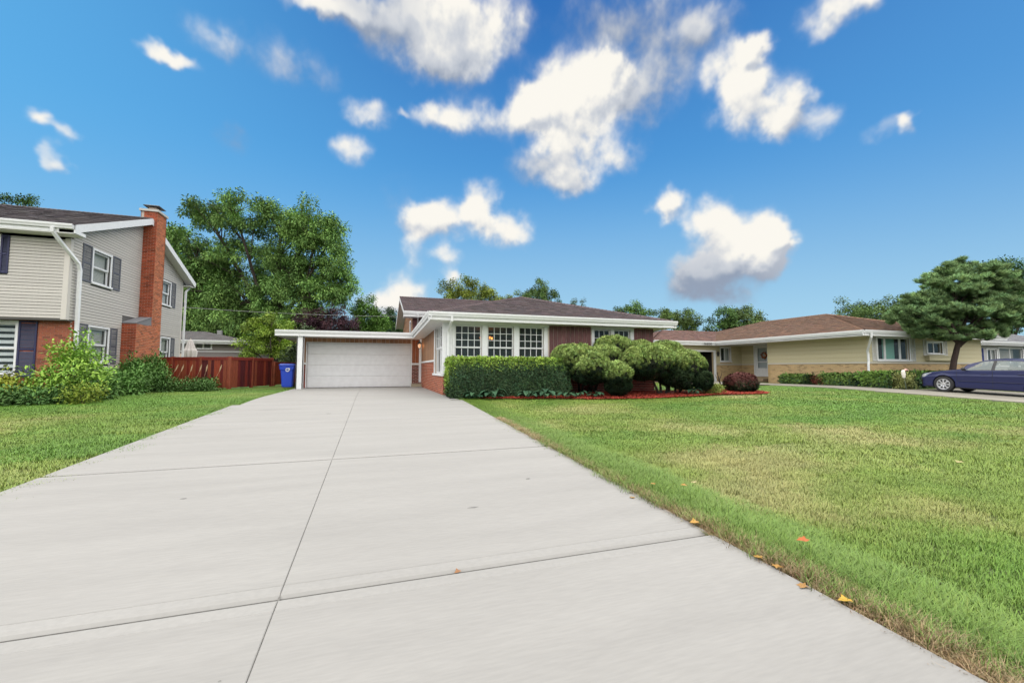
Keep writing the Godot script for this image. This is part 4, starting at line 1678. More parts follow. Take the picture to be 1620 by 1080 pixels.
	b.xf = Transform3D(Basis(Vector3(-1, 0, 0), Vector3.UP, Vector3(0, 0, -1)), P(0, 0, 23.39))
	bricks(b, 9.3, 5.0, 9.9, 8.40, [], Color(0.42, 0.10, 0.05), 0.2, 0.014)
	b.xf = Transform3D(LEFT, P(-9.9, 0, 0))
	bricks(b, -23.41, 7.0, -22.54, 8.40, [], Color(0.42, 0.10, 0.05), 0.2, 0.014)
	obj("bricks", b, brickwork, ch_, true)
	var sh := MB.new()   # sloping shoulder
	sh.quad(P(-9.82, 3.31, 21.27), P(-9.28, 3.31, 21.27), P(-9.28, 3.68, 22.56), P(-9.82, 3.68, 22.56))
	sh.quad(P(-9.82, 3.27, 21.27), P(-9.28, 3.27, 21.27), P(-9.28, 3.31, 21.27), P(-9.82, 3.31, 21.27))
	sh.quad(P(-9.31, 3.27, 21.33), P(-9.31, 3.27, 22.56), P(-9.31, 3.68, 22.56), P(-9.31, 3.31, 21.27))
	obj("shoulder", sh, mat(Color(0.17, 0.17, 0.18), 0.8), ch_)
	var cp := MB.new()
	cp.box(P(-9.96, 8.40, 23.46), P(-9.25, 8.50, 22.48))
	obj("crown", cp, mat(Color(0.40, 0.40, 0.38), 0.8), ch_)
	cp = MB.new()
	cp.box(P(-9.75, 8.50, 23.15), P(-9.45, 8.68, 22.80))
	obj("flue", cp, mat(Color(0.38, 0.30, 0.25), 0.8), ch_)
	cp = MB.new()
	cp.box(P(-9.9, 8.70, 23.30), P(-9.3, 8.73, 22.65))
	cp.quad(P(-9.9, 8.73, 22.65), P(-9.3, 8.73, 22.65), P(-9.45, 8.82, 22.9), P(-9.75, 8.82, 22.9))
	for q in [[-9.73, 22.82], [-9.47, 22.82], [-9.73, 23.13], [-9.47, 23.13]]:
		cp.tube([P(q[0], 8.6, q[1]), P(q[0], 8.71, q[1])], [0.012, 0.012], 5)
	obj("rain_cap", cp, iron, ch_)
	# gable roof
	var rc := Color(0.085, 0.072, 0.078)
	var under := mat(Color(0.09, 0.085, 0.09), 0.95)
	var e0 := P(-22.5, 6.13, 17.45)
	var e1 := P(-9.42, 6.13, 17.45)
	var r0 := P(-22.5, 8.05, 22.42)
	var r1 := P(-9.42, 8.05, 22.42)
	var k0 := P(-22.5, 6.13, 27.40)
	var k1 := P(-9.42, 6.13, 27.40)
	shingle_roof(h, [e0, e1, r1, r0], rc, asphalt_shingle, under)
	shingle_roof(h, [k1, k0, r0, r1], rc, asphalt_shingle, under)
	var caps := MB.new()
	cap_line(caps, r0, r1, rc)
	obj("ridge_caps", caps, asphalt_shingle, h, true)
	gutter(h, Transform3D(FRONT, P(0, 0, 17.45)), -22.5, -9.437, 6.14, white)
	gutter(h, Transform3D(Basis(Vector3(-1, 0, 0), Vector3.UP, Vector3(0, 0, -1)), P(0, 0, 27.40)), 9.42, 22.5, 6.14, white)
	var rk := MB.new()
	for q in [[e1, r1], [k1, r1]]:
		var a: Vector3 = q[0]
		var c: Vector3 = q[1]
		for s in [-1.0, 1.0]:   # a board 3 cm thick hanging below the edge
			var x: float = 0.015 * s
			rk.quad(a + Vector3(x, -0.27, 0), c + Vector3(x, -0.27, 0), c + Vector3(x, 0.0, 0), a + Vector3(x, 0.0, 0))
		rk.quad(a + Vector3(-0.015, -0.27, 0), a + Vector3(0.015, -0.27, 0), c + Vector3(0.015, -0.27, 0), c + Vector3(-0.015, -0.27, 0))
		rk.quad(a + Vector3(-0.015, 0.0, 0), c + Vector3(-0.015, 0.0, 0), c + Vector3(0.015, 0.0, 0), a + Vector3(0.015, 0.0, 0))
	rk.box(e1 + Vector3(-0.4, -0.27, -0.55), e1 + Vector3(0.014, -0.16, -0.0))
	obj("rake_board", rk, white, h)
	rk = MB.new()
	for q in [[e1, r1], [k1, r1]]:
		var a: Vector3 = q[0]
		var c: Vector3 = q[1]
		rk.quad(a + Vector3(-0.02, -0.20, 0), c + Vector3(-0.02, -0.20, 0), c + Vector3(-0.38, -0.20, 0), a + Vector3(-0.38, -0.20, 0))
	rk.box(P(-22.5, 5.84, 18.0), P(-9.45, 5.87, 17.46))
	rk.box(P(-22.5, 5.84, 27.39), P(-9.45, 5.87, 26.85))
	obj("soffit", rk, soffit_white, h)
	pipe(h, [P(-9.95, 6.0, 17.38), P(-9.95, 5.86, 17.40), P(-9.86, 5.60, 17.60), P(-9.66, 5.0, 18.22), P(-9.66, 4.8, 18.30), P(-9.66, 0.6, 18.36)], white, 0.062)
	pipe(h, [P(-9.66, 5.98, 27.42), P(-9.66, 5.85, 27.35), P(-9.68, 5.55, 26.95), P(-9.68, 0.5, 26.90)], white, 0.055)


func blinds(house: Node3D, xf: Transform3D, r: Array, zebra: bool) -> void:
	var b := MB.new()
	b.xf = xf
	var v: float = r[1]
	var step := 0.20 if zebra else 0.05
	while v < r[3]:
		var e := minf(v + (0.11 if zebra else 0.042), r[3])
		b.quad(Vector3(r[0], v, -0.16), Vector3(r[2], v, -0.16), Vector3(r[2], e, -0.15), Vector3(r[0], e, -0.15))
		v += step
	obj("blind", b, mat(Color(0.55, 0.60, 0.62) if zebra else Color(0.42, 0.44, 0.42), 0.8), house, true)


# ---------------------------------------------------------------- the house on the right
func right_house() -> void:
	var h := thing("ranch_house", P(28.0, PAD + 0.1, 14.7), "cream ranch house with tan brick base and brown hip roof, right of the lawn", "house")
	var cream := []
	for k in 3:
		var q := 0.95 + 0.05 * k
		cream.append(mat(Color(0.57 * q, 0.51 * q, 0.33 * q), 0.7, fine, Vector3(0.4, 1.2, 0.4)))
	var tan := mat(Color(1, 1, 1), 0.9, grain, Vector3(1.5, 1.5, 1.5), true)
	var seat := mat(Color(0.40, 0.31, 0.19), 0.95)
	var tanc := Color(0.66, 0.46, 0.235)
	var front := Transform3D(FRONT, P(0, 0, 14.70))
	var fl := Transform3D(LEFT, P(23.70, 0, 0))            # long wall towards us, u = -d
	var rec := Transform3D(LEFT, P(25.40, 0, 0))           # recessed entry wall
	var gar := Transform3D(FRONT, P(0, 0, 24.0))
	var hf := [[24.46, 1.86, 26.92, 3.02], [28.42, 2.24, 29.66, 2.84]]
	var hr := [[-22.84, 0.86, -21.72, 2.98]]
	var hg := [[19.6, 0.3, 22.86, 2.60], [23.50, 1.95, 24.35, 2.90]]
	var w := MB.new()
	w.xf = front
	wall(w, 23.70, 0.3, 33.2, 3.14, hf)
	var wf := obj("front_wall", w, seat, h)
	w = MB.new()
	w.xf = fl
	wall(w, -20.4, 0.3, -14.86, 3.14, [])
	w.xf = Transform3D(Basis(Vector3(-1, 0, 0), Vector3.UP, Vector3(0, 0, -1)), P(0, 0, 20.4))
	wall(w, -25.4, 0.3, -23.7, 3.14, [])
	var wl := obj("side_wall", w, seat, h)
	w = MB.new()
	w.xf = rec
	wall(w, -24.0, 0.3, -20.4, 3.14, hr)
	var wr := obj("entry_wall", w, seat, h)
	w = MB.new()
	w.xf = gar
	wall(w, 17.9, 0.3, 25.4, 3.14, hg)
	var wg := obj("garage_wall", w, seat, h)
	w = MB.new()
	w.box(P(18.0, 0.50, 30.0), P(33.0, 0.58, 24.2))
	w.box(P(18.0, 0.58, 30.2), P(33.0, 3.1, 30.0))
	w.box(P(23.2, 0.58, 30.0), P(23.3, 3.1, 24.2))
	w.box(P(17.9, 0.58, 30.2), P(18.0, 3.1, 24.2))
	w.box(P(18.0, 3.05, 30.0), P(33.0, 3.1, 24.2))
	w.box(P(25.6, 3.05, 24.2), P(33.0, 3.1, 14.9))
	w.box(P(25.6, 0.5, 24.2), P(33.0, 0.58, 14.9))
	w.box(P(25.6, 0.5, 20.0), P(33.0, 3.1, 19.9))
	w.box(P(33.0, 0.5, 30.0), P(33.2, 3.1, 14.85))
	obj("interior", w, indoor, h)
	# tan brick base and the sill course on it
	var b := MB.new()
	b.xf = front
	bricks(b, 23.70, 0.45, 33.2, 1.68, [], tanc, 0.1, 0.008)
	b.xf = fl
	bricks(b, -20.4, 0.45, -14.7, 1.68, [], tanc, 0.1, 0.008)
	b.xf = rec
	bricks(b, -24.0, 0.45, -20.4, 1.68, [[-22.95, 0.4, -21.62, 3.0]], tanc, 0.1, 0.008)
	b.xf = gar
	bricks(b, 23.0, 0.45, 25.4, 1.68, [], tanc, 0.1, 0.008)
	bricks(b, 17.9, 0.45, 19.5, 1.68, [], tanc, 0.1, 0.008)
	obj("bricks", b, tan, wf, true)
	var cap := MB.new()
	cap.xf = front
	cap.panel(Vector3(23.66, 1.68, 0), Vector3(33.2, 1.76, 0.045), 0.005)
	cap.xf = fl
	cap.panel(Vector3(-20.4, 1.682, 0), Vector3(-14.66, 1.762, 0.045), 0.005)
	cap.xf = rec
	cap.panel(Vector3(-24.0, 1.68, 0), Vector3(-22.98, 1.76, 0.045), 0.005)
	cap.panel(Vector3(-21.58, 1.68, 0), Vector3(-20.4, 1.76, 0.045), 0.005)
	cap.xf = gar
	cap.panel(Vector3(23.08, 1.68, 0), Vector3(25.36, 1.76, 0.045), 0.005)
	obj("sill_course", cap, mat(Color(0.50, 0.47, 0.40), 0.8), h)
	# wide lap siding
	lap_siding(wf, front, 23.70, 1.76, 33.2, 3.14, [[24.4, 1.7, 26.98, 3.08], [28.36, 2.18, 29.72, 2.9]], cream, 0.232, 0.02)
	lap_siding(wl, fl, -20.4, 1.76, -14.7, 3.14, [], cream, 0.232, 0.02)
	lap_siding(wr, rec, -24.0, 1.76, -20.4, 3.14, [[-22.95, 0.0, -21.62, 3.08]], cream, 0.232, 0.02)
	lap_siding(wg, gar, 23.06, 1.76, 25.4, 3.14, [[23.42, 1.8, 24.43, 3.0]], cream, 0.232, 0.02)
	lap_siding(wg, gar, 17.9, 2.72, 23.06, 3.14, [], cream, 0.232, 0.02)
	# windows
	window(h, front, [24.46, 1.86, 26.92, 3.02], {"name": "picture_window", "white": white, "trim": 0.08, "frame": 0.05, "sashes": [[24.46, 1.86, 25.08, 3.02, 1, 1, 0.0], [25.10, 1.86, 26.25, 3.02, 1, 1, 0.0], [26.27, 1.86, 26.92, 3.02, 1, 1, 0.0]]})
	var cu := MB.new()   # pleated green curtains half drawn in the middle light
	cu.xf = front
	var u := 25.3
	var flip := false
	while u < 26.15:
		var a := -0.24 if flip else -0.30
		var c := -0.30 if flip else -0.24
		cu.quad(Vector3(u, 1.88, a), Vector3(u + 0.05, 1.88, c), Vector3(u + 0.05, 3.0, c), Vector3(u, 3.0, a))
		flip = not flip
		u += 0.05
	obj("curtain", cu, mat(Color(0.18, 0.42, 0.34), 0.8), h)
	var sg := mat(Color(0.48, 0.48, 0.46), 0.6)
	shutter(h, front, [24.02, 1.80, 24.34, 3.12], sg, sg)
	shutter(h, front, [27.04, 1.80, 27.36, 3.12], sg, sg)
	window(h, front, [28.42, 2.24, 29.66, 2.84], {"white": white, "trim": 0.07, "frame": 0.045, "sashes": [[28.42, 2.24, 29.04, 2.84, 1, 1, 0.0], [29.04, 2.24, 29.66, 2.84, 1, 1, 0.02]]})
	shutter(h, front, [28.02, 2.12, 28.32, 3.05], sg, sg)
	shutter(h, front, [29.76, 2.12, 30.06, 3.05], sg, sg)
	var fb := MB.new()
	fb.xf = front
	fb.panel(Vector3(28.15, 1.84, 0.0), Vector3(30.45, 2.08, 0.22), 0.01)
	fb.box(Vector3(28.05, 2.08, 0.0), Vector3(30.55, 2.12, 0.26))
	obj("window_box", fb, cream[0], h)
	window(h, gar, [23.50, 1.95, 24.35, 2.90], {"white": white, "trim": 0.08, "frame": 0.045, "sashes": [[23.50, 1.95, 23.94, 2.90, 1, 1, 0.0], [23.92, 1.95, 24.35, 2.90, 1, 1, 0.02]]})
	var cu2 := MB.new()
	cu2.xf = gar
	cu2.quad(Vector3(23.96, 1.96, -0.2), Vector3(24.34, 1.96, -0.2), Vector3(24.34, 2.9, -0.2), Vector3(23.96, 2.9, -0.2))
	obj("blind", cu2, mat(Color(0.35, 0.40, 0.38), 0.8), h)
	# open garage door
	var gd := MB.new()
	gd.xf = gar
	gd.panel(Vector3(19.48, 0.5, -0.02), Vector3(19.6, 2.72, 0.03), 0.006)
	gd.panel(Vector3(22.86, 0.5, -0.02), Vector3(23.06, 2.72, 0.03), 0.006)
	gd.panel(Vector3(19.6, 2.60, -0.02), Vector3(22.86, 2.72, 0.034), 0.006)
	obj("garage_door_frame", gd, white, h)
	# storm door with an autumn wreath
	var dr := holder("front_door", h)
	var dm := MB.new()
	dm.xf = rec
	dm.panel(Vector3(-22.95, 0.82, -0.02), Vector3(-22.83, 3.05, 0.04), 0.006)
	dm.panel(Vector3(-21.73, 0.82, -0.02), Vector3(-21.61, 3.05, 0.04), 0.006)
	dm.panel(Vector3(-22.83, 2.96, -0.02), Vector3(-21.73, 3.05, 0.042), 0.006)
	obj("door_frame", dm, white, dr)
	dm = MB.new()
	dm.xf = rec
	wall(dm, -22.82, 0.88, -21.74, 2.95, [[-22.66, 1.92, -21.90, 2.84], [-22.66, 1.46, -21.90, 1.84]], 0.05)
	obj("door_leaf", dm, white, dr)
	dm = MB.new()
	dm.xf = rec
	dm.quad(Vector3(-22.66, 1.92, -0.02), Vector3(-21.90, 1.92, -0.02), Vector3(-21.90, 2.84, -0.02), Vector3(-22.66, 2.84, -0.02))
	dm.quad(Vector3(-22.66, 1.46, -0.02), Vector3(-21.90, 1.46, -0.02), Vector3(-21.90, 1.84, -0.02), Vector3(-22.66, 1.84, -0.02))
	obj("pane", dm, glass, dr)
	dm = MB.new()
	dm.xf = rec
	dm.quad(Vector3(-22.82, 0.88, -0.13), Vector3(-21.74, 0.88, -0.13), Vector3(-21.74, 2.95, -0.13), Vector3(-22.82, 2.95, -0.13))
	obj("inner_door", dm, mat(Color(0.42, 0.47, 0.50), 0.5), dr)
	var knob := MB.new()
	knob.blob(rec * Vector3(-21.83, 1.86, 0.05), Vector3(0.035, 0.035, 0.035), 8)
	obj("door_handle", knob, iron, dr)
	var st := MB.new()
	st.box(P(24.5, 0.5, 23.1), P(25.38, 0.74, 21.5))
	st.box(P(23.95, 0.5, 22.3), P(24.5, 0.64, 21.3))
	obj("step", st, mat(Color(0.40, 0.30, 0.20), 0.9, fine, Vector3(1, 1, 1)), h)
	# roof
	var rc := Color(0.165, 0.088, 0.052)
	var rcg := Color(0.17, 0.088, 0.070)
	var under := mat(Color(0.16, 0.09, 0.06), 0.95)
	var FL := P(22.5, 3.28, 14.05)
	var FR := P(34.3, 3.28, 14.05)
	var A := P(28.4, 5.0, 19.95)
	var R := P(28.4, 5.0, 25.0)
	var BL := P(22.5, 3.28, 31.0)
	var BR := P(34.3, 3.28, 31.0)
	shingle_roof(h, [FL, FR, A], rc, asphalt_shingle, under)
	shingle_roof(h, [BL, FL, A, R], rc, asphalt_shingle, under)
	shingle_roof(h, [FR, BR, R, A], rc, asphalt_shingle, under)
	var g0 := P(17.4, 3.28, 23.40)
	var g1 := P(24.2, 3.28, 23.40)
	var gr0 := P(20.9, 4.33, 27.0)
	var gr1 := P(27.0, 4.33, 27.0)
	var gb := P(17.4, 3.28, 30.6)
	shingle_roof(h, [g0, g1, gr1, gr0], rcg, asphalt_shingle, under)
	shingle_roof(h, [gb, g0, gr0], rcg, asphalt_shingle, under)
	var caps := MB.new()
	cap_line(caps, FL + Vector3(0, 0.02, 0), A, rc * 1.25)
	cap_line(caps, FR + Vector3(0, 0.02, 0), A, rc * 1.25)
	cap_line(caps, A, R, rc * 1.1)
	cap_line(caps, g0 + Vector3(0, 0.02, 0), gr0, rcg * 1.15)
	cap_line(caps, gr0, gr1, rcg * 1.1)
	obj("ridge_caps", caps, asphalt_shingle, h, true)
	gutter(h, Transform3D(FRONT, P(0, 0, 14.05)), 22.42, 34.3, 3.29, white)
	gutter(h, Transform3D(LEFT, P(22.5, 0, 0)), -23.40, -14.0, 3.29, white)
	gutter(h, Transform3D(FRONT, P(0, 0, 23.40)), 17.4, 22.5, 3.29, white)
	var so := MB.new()
	so.box(P(22.5, 3.05, 24.0), P(25.4, 3.08, 14.06))
	so.box(P(25.4, 3.05, 14.75), P(34.2, 3.08, 14.06))
	so.box(P(17.4, 3.05, 24.0), P(22.5, 3.08, 23.41))
	obj("soffit", so, soffit_white, h)
	pipe(h, [P(22.9, 3.16, 13.98), P(22.9, 2.95, 14.0), P(23.55, 2.30, 14.6), P(23.62, 2.15, 14.62), P(23.62, 1.75, 14.62), P(23.56, 1.62, 14.60), P(23.56, 0.9, 14.60)], white, 0.05)
	# house number on the fascia
	var num := TextMesh.new()
	num.text = "9400"
	num.font = SystemFont.new()
	(num.font as SystemFont).font_names = PackedStringArray(["Droid Sans"])
	num.font_size = 32
	num.pixel_size = 0.0062
	num.depth = 0.012
	var nm := MeshInstance3D.new()
	nm.name = "house_number"
	nm.mesh = num
	nm.material_override = iron
	nm.position = P(21.75, 3.10, 23.29) - org
	nm.scale = Vector3(1.6, 1, 1)
	h.add_child(nm, true)
	# lamps and mailbox on the wall
	for q in [[P(23.18, 2.30, 23.9)], [P(25.2, 2.80, 21.35)]]:
		var lm := MB.new()
		place(lm, Basis.IDENTITY, q[0])
		lm.lathe([Vector2(0, -0.02), Vector2(0.06, 0.0), Vector2(0.09, 0.2), Vector2(0.12, 0.22), Vector2(0.03, 0.32), Vector2(0, 0.33)], 10)
		lm.tube([Vector3(0, 0.3, 0), Vector3(0.03, 0.38, -0.04), Vector3(0.12, 0.3, -0.1)], [0.015, 0.015, 0.015], 6)
		obj("wall_lantern", lm, iron, h)
	var mbx := MB.new()
	mbx.xf = rec
	mbx.panel(Vector3(-21.25, 2.16, 0.02), Vector3(-20.90, 2.48, 0.14), 0.02)
	obj("mailbox", mbx, iron, h)
	mbx = MB.new()
	mbx.xf = rec
	mbx.panel(Vector3(-21.12, 1.92, 0.02), Vector3(-21.04, 2.04, 0.06), 0.01)
	obj("doorbell", mbx, iron, h)
	# the wreath hung on the storm door
	var wr_ := thing("door_wreath", rec * Vector3(-22.1, 2.32, 0.04), "orange and brown autumn wreath hanging on the white front door", "wreath")
	var wm := MB.new()
	for k in 60:
		var a := TAU * k / 60.0
		var rr := rand(0.12, 0.26)
		var p := rec * Vector3(-22.1 + cos(a) * rr, 2.32 + sin(a) * rr, 0.03 + rand(0, 0.05))
		wm.col = [Color(0.45, 0.12, 0.03), Color(0.18, 0.06, 0.03), Color(0.55, 0.25, 0.06), Color(0.30, 0.05, 0.03)][k % 4]
		place(wm, Basis.from_euler(Vector3(rand(0, TAU), rand(0, TAU), 0)), p)
		wm.tri(Vector3(-0.05, 0, 0), Vector3(0.05, 0, 0.01), Vector3(0, 0.10, 0))
	obj("wreath_leaves", wm, mat(Color(1, 1, 1), 0.8, null, Vector3.ONE, true), wr_, true)
	wm = MB.new()
	wm.col = Color.WHITE
	var ring := []
	var rad := []
	for k in 17:
		var a := TAU * k / 16.0
		ring.append(rec * Vector3(-22.1 + cos(a) * 0.19, 2.32 + sin(a) * 0.19, 0.03))
		rad.append(0.03)
	wm.tube(ring, rad, 6)
	obj("ring", wm, mat(Color(0.13, 0.07, 0.04), 0.9), wr_)


func simple_house(kind: String, label: String, x0: float, x1: float, d0: float, d1: float, y0: float, eave: float, rise: float, wallc: Color, roofc: Color, windows: Array, expo := 0.25) -> Node3D:
	var h := thing(kind, P((x0 + x1) / 2, y0, d0), label, "house")
	var m := [mat(wallc, 0.75, fine, Vector3(0.5, 0.5, 0.5)), mat(wallc * 1.06, 0.75, fine, Vector3(0.5, 0.5, 0.5))]
	var front := Transform3D(FRONT, P(0, 0, d0))
	var w := MB.new()
	w.xf = front
	wall(w, x0, y0 - 0.3, x1, eave, windows)
	w.xf = Transform3D(LEFT, P(x0, 0, 0))
	wall(w, -d1, y0 - 0.3, -d0 - 0.16, eave, [])
	w.xf = Transform3D(RIGHT, P(x1, 0, 0))
	wall(w, d0 + 0.16, y0 - 0.3, d1, eave, [])
	w.box(P(x0, y0 - 0.3, d0 + 2.6), P(x1, eave, d0 + 2.5))
	var wf := obj("wall", w, m[0], h)
	var cut := []
	for q in windows:
		cut.append([q[0] - 0.08, q[1] - 0.08, q[2] + 0.08, q[3] + 0.08])
	lap_siding(wf, front, x0, y0, x1, eave, cut, m, expo, 0.018)
	for q in windows:
		var mid: float = (q[0] + q[2]) / 2
		window(h, front, q, {"white": white, "trim": 0.08, "sashes": [[q[0], q[1], mid, q[3], 1, 1, 0.0], [mid, q[1], q[2], q[3], 1, 1, 0.01]]})
	var o := 0.6
	var run: float = minf(x1 - x0, d1 - d0) / 2 + o
	var y := eave + 0.1
	var a := P(x0 - o, y, d0 - o)
	var b := P(x1 + o, y, d0 - o)
	var c := P(x1 + o, y, d1 + o)
	var e := P(x0 - o, y, d1 + o)
	var p := P(x0 - o + run, y + rise, (d0 + d1) / 2)
	var q2 := P(x1 + o - run, y + rise, (d0 + d1) / 2)
	if d1 - d0 > x1 - x0:
		p = P((x0 + x1) / 2, y + rise, d0 - o + run)
		q2 = P((x0 + x1) / 2, y + rise, d1 + o - run)
	var under := mat(roofc * 0.7, 0.95)
	if d1 - d0 > x1 - x0:
		shingle_roof(h, [a, b, p], roofc, asphalt_shingle, under, 0.2, 0.2)
		shingle_roof(h, [e, a, p, q2], roofc, asphalt_shingle, under, 0.2, 0.2)
		shingle_roof(h, [b, c, q2, p], roofc, asphalt_shingle, under, 0.2, 0.2)
	else:
		shingle_roof(h, [a, b, q2, p], roofc, asphalt_shingle, under, 0.2, 0.2)
		shingle_roof(h, [e, a, p], roofc, asphalt_shingle, under, 0.2, 0.2)
		shingle_roof(h, [b, c, q2], roofc, asphalt_shingle, under, 0.2, 0.2)
	gutter(h, Transform3D(FRONT, P(0, 0, d0 - o)), x0 - o, x1 + o, y + 0.01, white)
	gutter(h, Transform3D(LEFT, P(x0 - o, 0, 0)), -d1 - o, -d0 + o, y + 0.01, white)
	var so := MB.new()
	so.box(P(x0 - o, y - 0.22, d1 + o), P(x1 + o, y - 0.19, d0 - o))
	obj("soffit", so, soffit_white, h)
	return h


func far_houses() -> void:
	# taupe house over the fence
	var g := simple_house("rear_house", "taupe house with low grey hip roof behind the red fence", -19.5, -9.6, 38.0, 46.0, 0.3, 3.45, 1.0, Color(0.23, 0.20, 0.195), Color(0.135, 0.125, 0.125), [[-12.9, 2.95, -11.86, 3.40]])
	var band := MB.new()
	band.box(P(-19.5, 2.70, 38.0), P(-9.6, 2.76, 37.95))
	obj("trim_band", band, white, g)
	var v := MB.new()
	v.box(P(-12.2, 4.2, 40.6), P(-11.9, 4.55, 40.3))
	obj("roof_vent", v, mat(Color(0.2, 0.2, 0.2), 0.7), g)
	var shed := thing("garden_shed", P(-13.1, 0.3, 34.5), "low tan-roofed shed beside the closed parasol, behind the red fence", "shed")
	v = MB.new()
	v.box(P(-14.2, 0.3, 36.0), P(-12.0, 1.95, 34.6))
	obj("wall", v, mat(Color(0.2, 0.18, 0.17), 0.8), shed)
	v = MB.new()
	var rp := [P(-14.4, 1.95, 34.4), P(-11.6, 1.95, 34.4), P(-12.9, 2.5, 35.3), P(-14.4, 1.95, 36.2), P(-11.6, 1.95, 36.2)]
	v.tri(rp[0], rp[1], rp[2])
	v.tri(rp[1], rp[4], rp[2])
	v.tri(rp[4], rp[3], rp[2])
	v.tri(rp[3], rp[0], rp[2])
	obj("roof", v, mat(Color(0.36, 0.29, 0.21), 0.9, grain, Vector3(1, 1, 1)), shed)
	# grey-roofed house at the far right
	var r := simple_house("far_right_house", "pale house with grey shingle roof at the right edge, behind the blue car", 39.9, 52.0, 18.0, 27.0, 0.6, 3.2, 1.75, Color(0.42, 0.42, 0.42), Color(0.20, 0.20, 0.215), [[41.35, 1.6, 42.45, 2.78], [42.75, 1.6, 45.7, 2.90]])
	var navy := mat(Color(0.02, 0.035, 0.16), 0.5)
	shutter(r, Transform3D(FRONT, P(0, 0, 17.98)), [40.25, 1.5, 40.8, 2.85], navy, navy)
	var cu := MB.new()
	cu.box(P(42.8, 1.6, 18.5), P(45.6, 2.9, 18.45))
	obj("curtain", cu, mat(Color(0.30, 0.29, 0.26), 0.8), r)
	# orange roof with a chimney between the pine and the grey roof
	var o := simple_house("orange_roofed_house", "house with orange-brown roof and stubby brick chimney, right of the pine", 52.0, 66.0, 30.0, 40.0, 0.6, 3.6, 2.6, Color(0.4, 0.36, 0.3), Color(0.28, 0.12, 0.06), [])
	var c := MB.new()
	c.box(P(55.6, 4.5, 34.6), P(56.9, 6.9, 33.8))
	obj("chimney", c, mat(Color(0.35, 0.22, 0.17), 0.9, grain, Vector3(1, 1, 1)), o)
	# grey roof beyond the flat garage roof
	simple_house("back_lane_house", "house with a dark grey roof just showing over the flat garage roof", -1.2, 6.0, 40.0, 46.0, 0.5, 3.35, 0.75, Color(0.3, 0.28, 0.27), Color(0.11, 0.11, 0.125), [])


# ---------------------------------------------------------------- leaves
# a spray of small leaves round a point; leaf = two triangles folded along the midrib
func spray(leaves: int, radius: float, len: float, wide: float, droop: float, flat := 1.0) -> MB:
	var mb := MB.new()
	for k in leaves:
		var dir := Vector3(rand(-1, 1), rand(-1, 1), rand(-1, 1)).normalized()
		var p := dir * radius * pow(rand(0.05, 1.0), 0.5)
		p.y *= flat
		var out := (dir + Vector3(rand(-0.6, 0.6), rand(-0.5, 0.5) - droop, rand(-0.6, 0.6))).normalized()
		var side := out.cross(Vector3(rand(-0.4, 0.4), 1, rand(-0.4, 0.4))).normalized()
		var l := len * rand(0.7, 1.25)
		var w := wide * rand(0.8, 1.2) * 0.5
		var fold := side.cross(out).normalized() * w * 0.5
		var nn := (side.cross(out).normalized() * 0.8 + dir * 0.7 + Vector3(0, 0.5, 0)).normalized()
		mb.col = tone(Color(1, 1, 1), 0.28)
		var a := p
		var m := p + out * l * 0.5
		var t := p + out * l
		mb.quad_n(a, m + side * w + fold, t, m - side * w + fold, nn, (nn + side * 0.5).normalized(), nn, (nn - side * 0.5).normalized())
	return mb


# fine needles fanning up out of a shoot
func needle_tuft(needles: int, len: float, wide: float, up: float) -> MB:
	var mb := MB.new()
	for k in needles:
		var a := rand(0, TAU)
		var dir := Vector3(cos(a), up * rand(0.3, 1.6), sin(a)).normalized()
		var side := dir.cross(Vector3(rand(-1, 1), rand(-1, 1), rand(-1, 1))).normalized() * wide * 0.5
		var p := Vector3(rand(-0.3, 0.3) * len, rand(-0.2, 0.1) * len, rand(-0.3, 0.3) * len)
		var t := p + dir * len * rand(0.7, 1.1)
		var nn := (dir * 0.6 + Vector3(0, 0.8, 0) + side.normalized() * 0.3).normalized()
		mb.col = tone(Color(1, 1, 1), 0.25)
		mb.quad_n(p - side, p + side, t + side * 0.5, t - side * 0.5, nn, nn, nn, nn)
	return mb


var leaf_mat: StandardMaterial3D
var bark: StandardMaterial3D
var sprays := {}


func leafy(c: Color, vary: float, yellow := 0.15) -> Color:
	var q := tone(c, vary)
	return q.lerp(Color(c.r * 1.7, c.g * 1.25, c.b * 0.8), rand(0, yellow))


func plant_materials() -> void:
	leaf_mat = mat(Color(1, 1, 1), 0.5, null, Vector3.ONE, true)
	leaf_mat.roughness = 0.65
	leaf_mat.metallic_specular = 0.28
	leaf_mat.backlight_enabled = true
	leaf_mat.backlight = Color(0.42, 0.42, 0.42)
	bark = mat(Color(0.075, 0.058, 0.045), 0.95, grain, Vector3(2, 0.5, 2))
	relief(bark, bumps, 3.0)
	sprays["tree"] = spray(30, 0.50, 0.24, 0.13, 0.25)
	sprays["tree_small"] = spray(40, 0.40, 0.13, 0.07, 0.15)
	sprays["feather"] = spray(30, 0.52, 0.30, 0.12, 0.5)
	sprays["shrub"] = spray(34, 0.20, 0.085, 0.045, 0.1)
	sprays["privet"] = spray(20, 0.085, 0.062, 0.034, 0.0)
	sprays["yew"] = needle_tuft(46, 0.06, 0.008, 0.9)
	sprays["pine"] = needle_tuft(60, 0.17, 0.012, 1.1)
	sprays["airy"] = spray(26, 0.24, 0.10, 0.05, 0.1)


const CAM_RIGHT := Vector3(0.9503, 0, 0.3114)
const CAM_AWAY := Vector3(0.3114, 0, -0.9503)


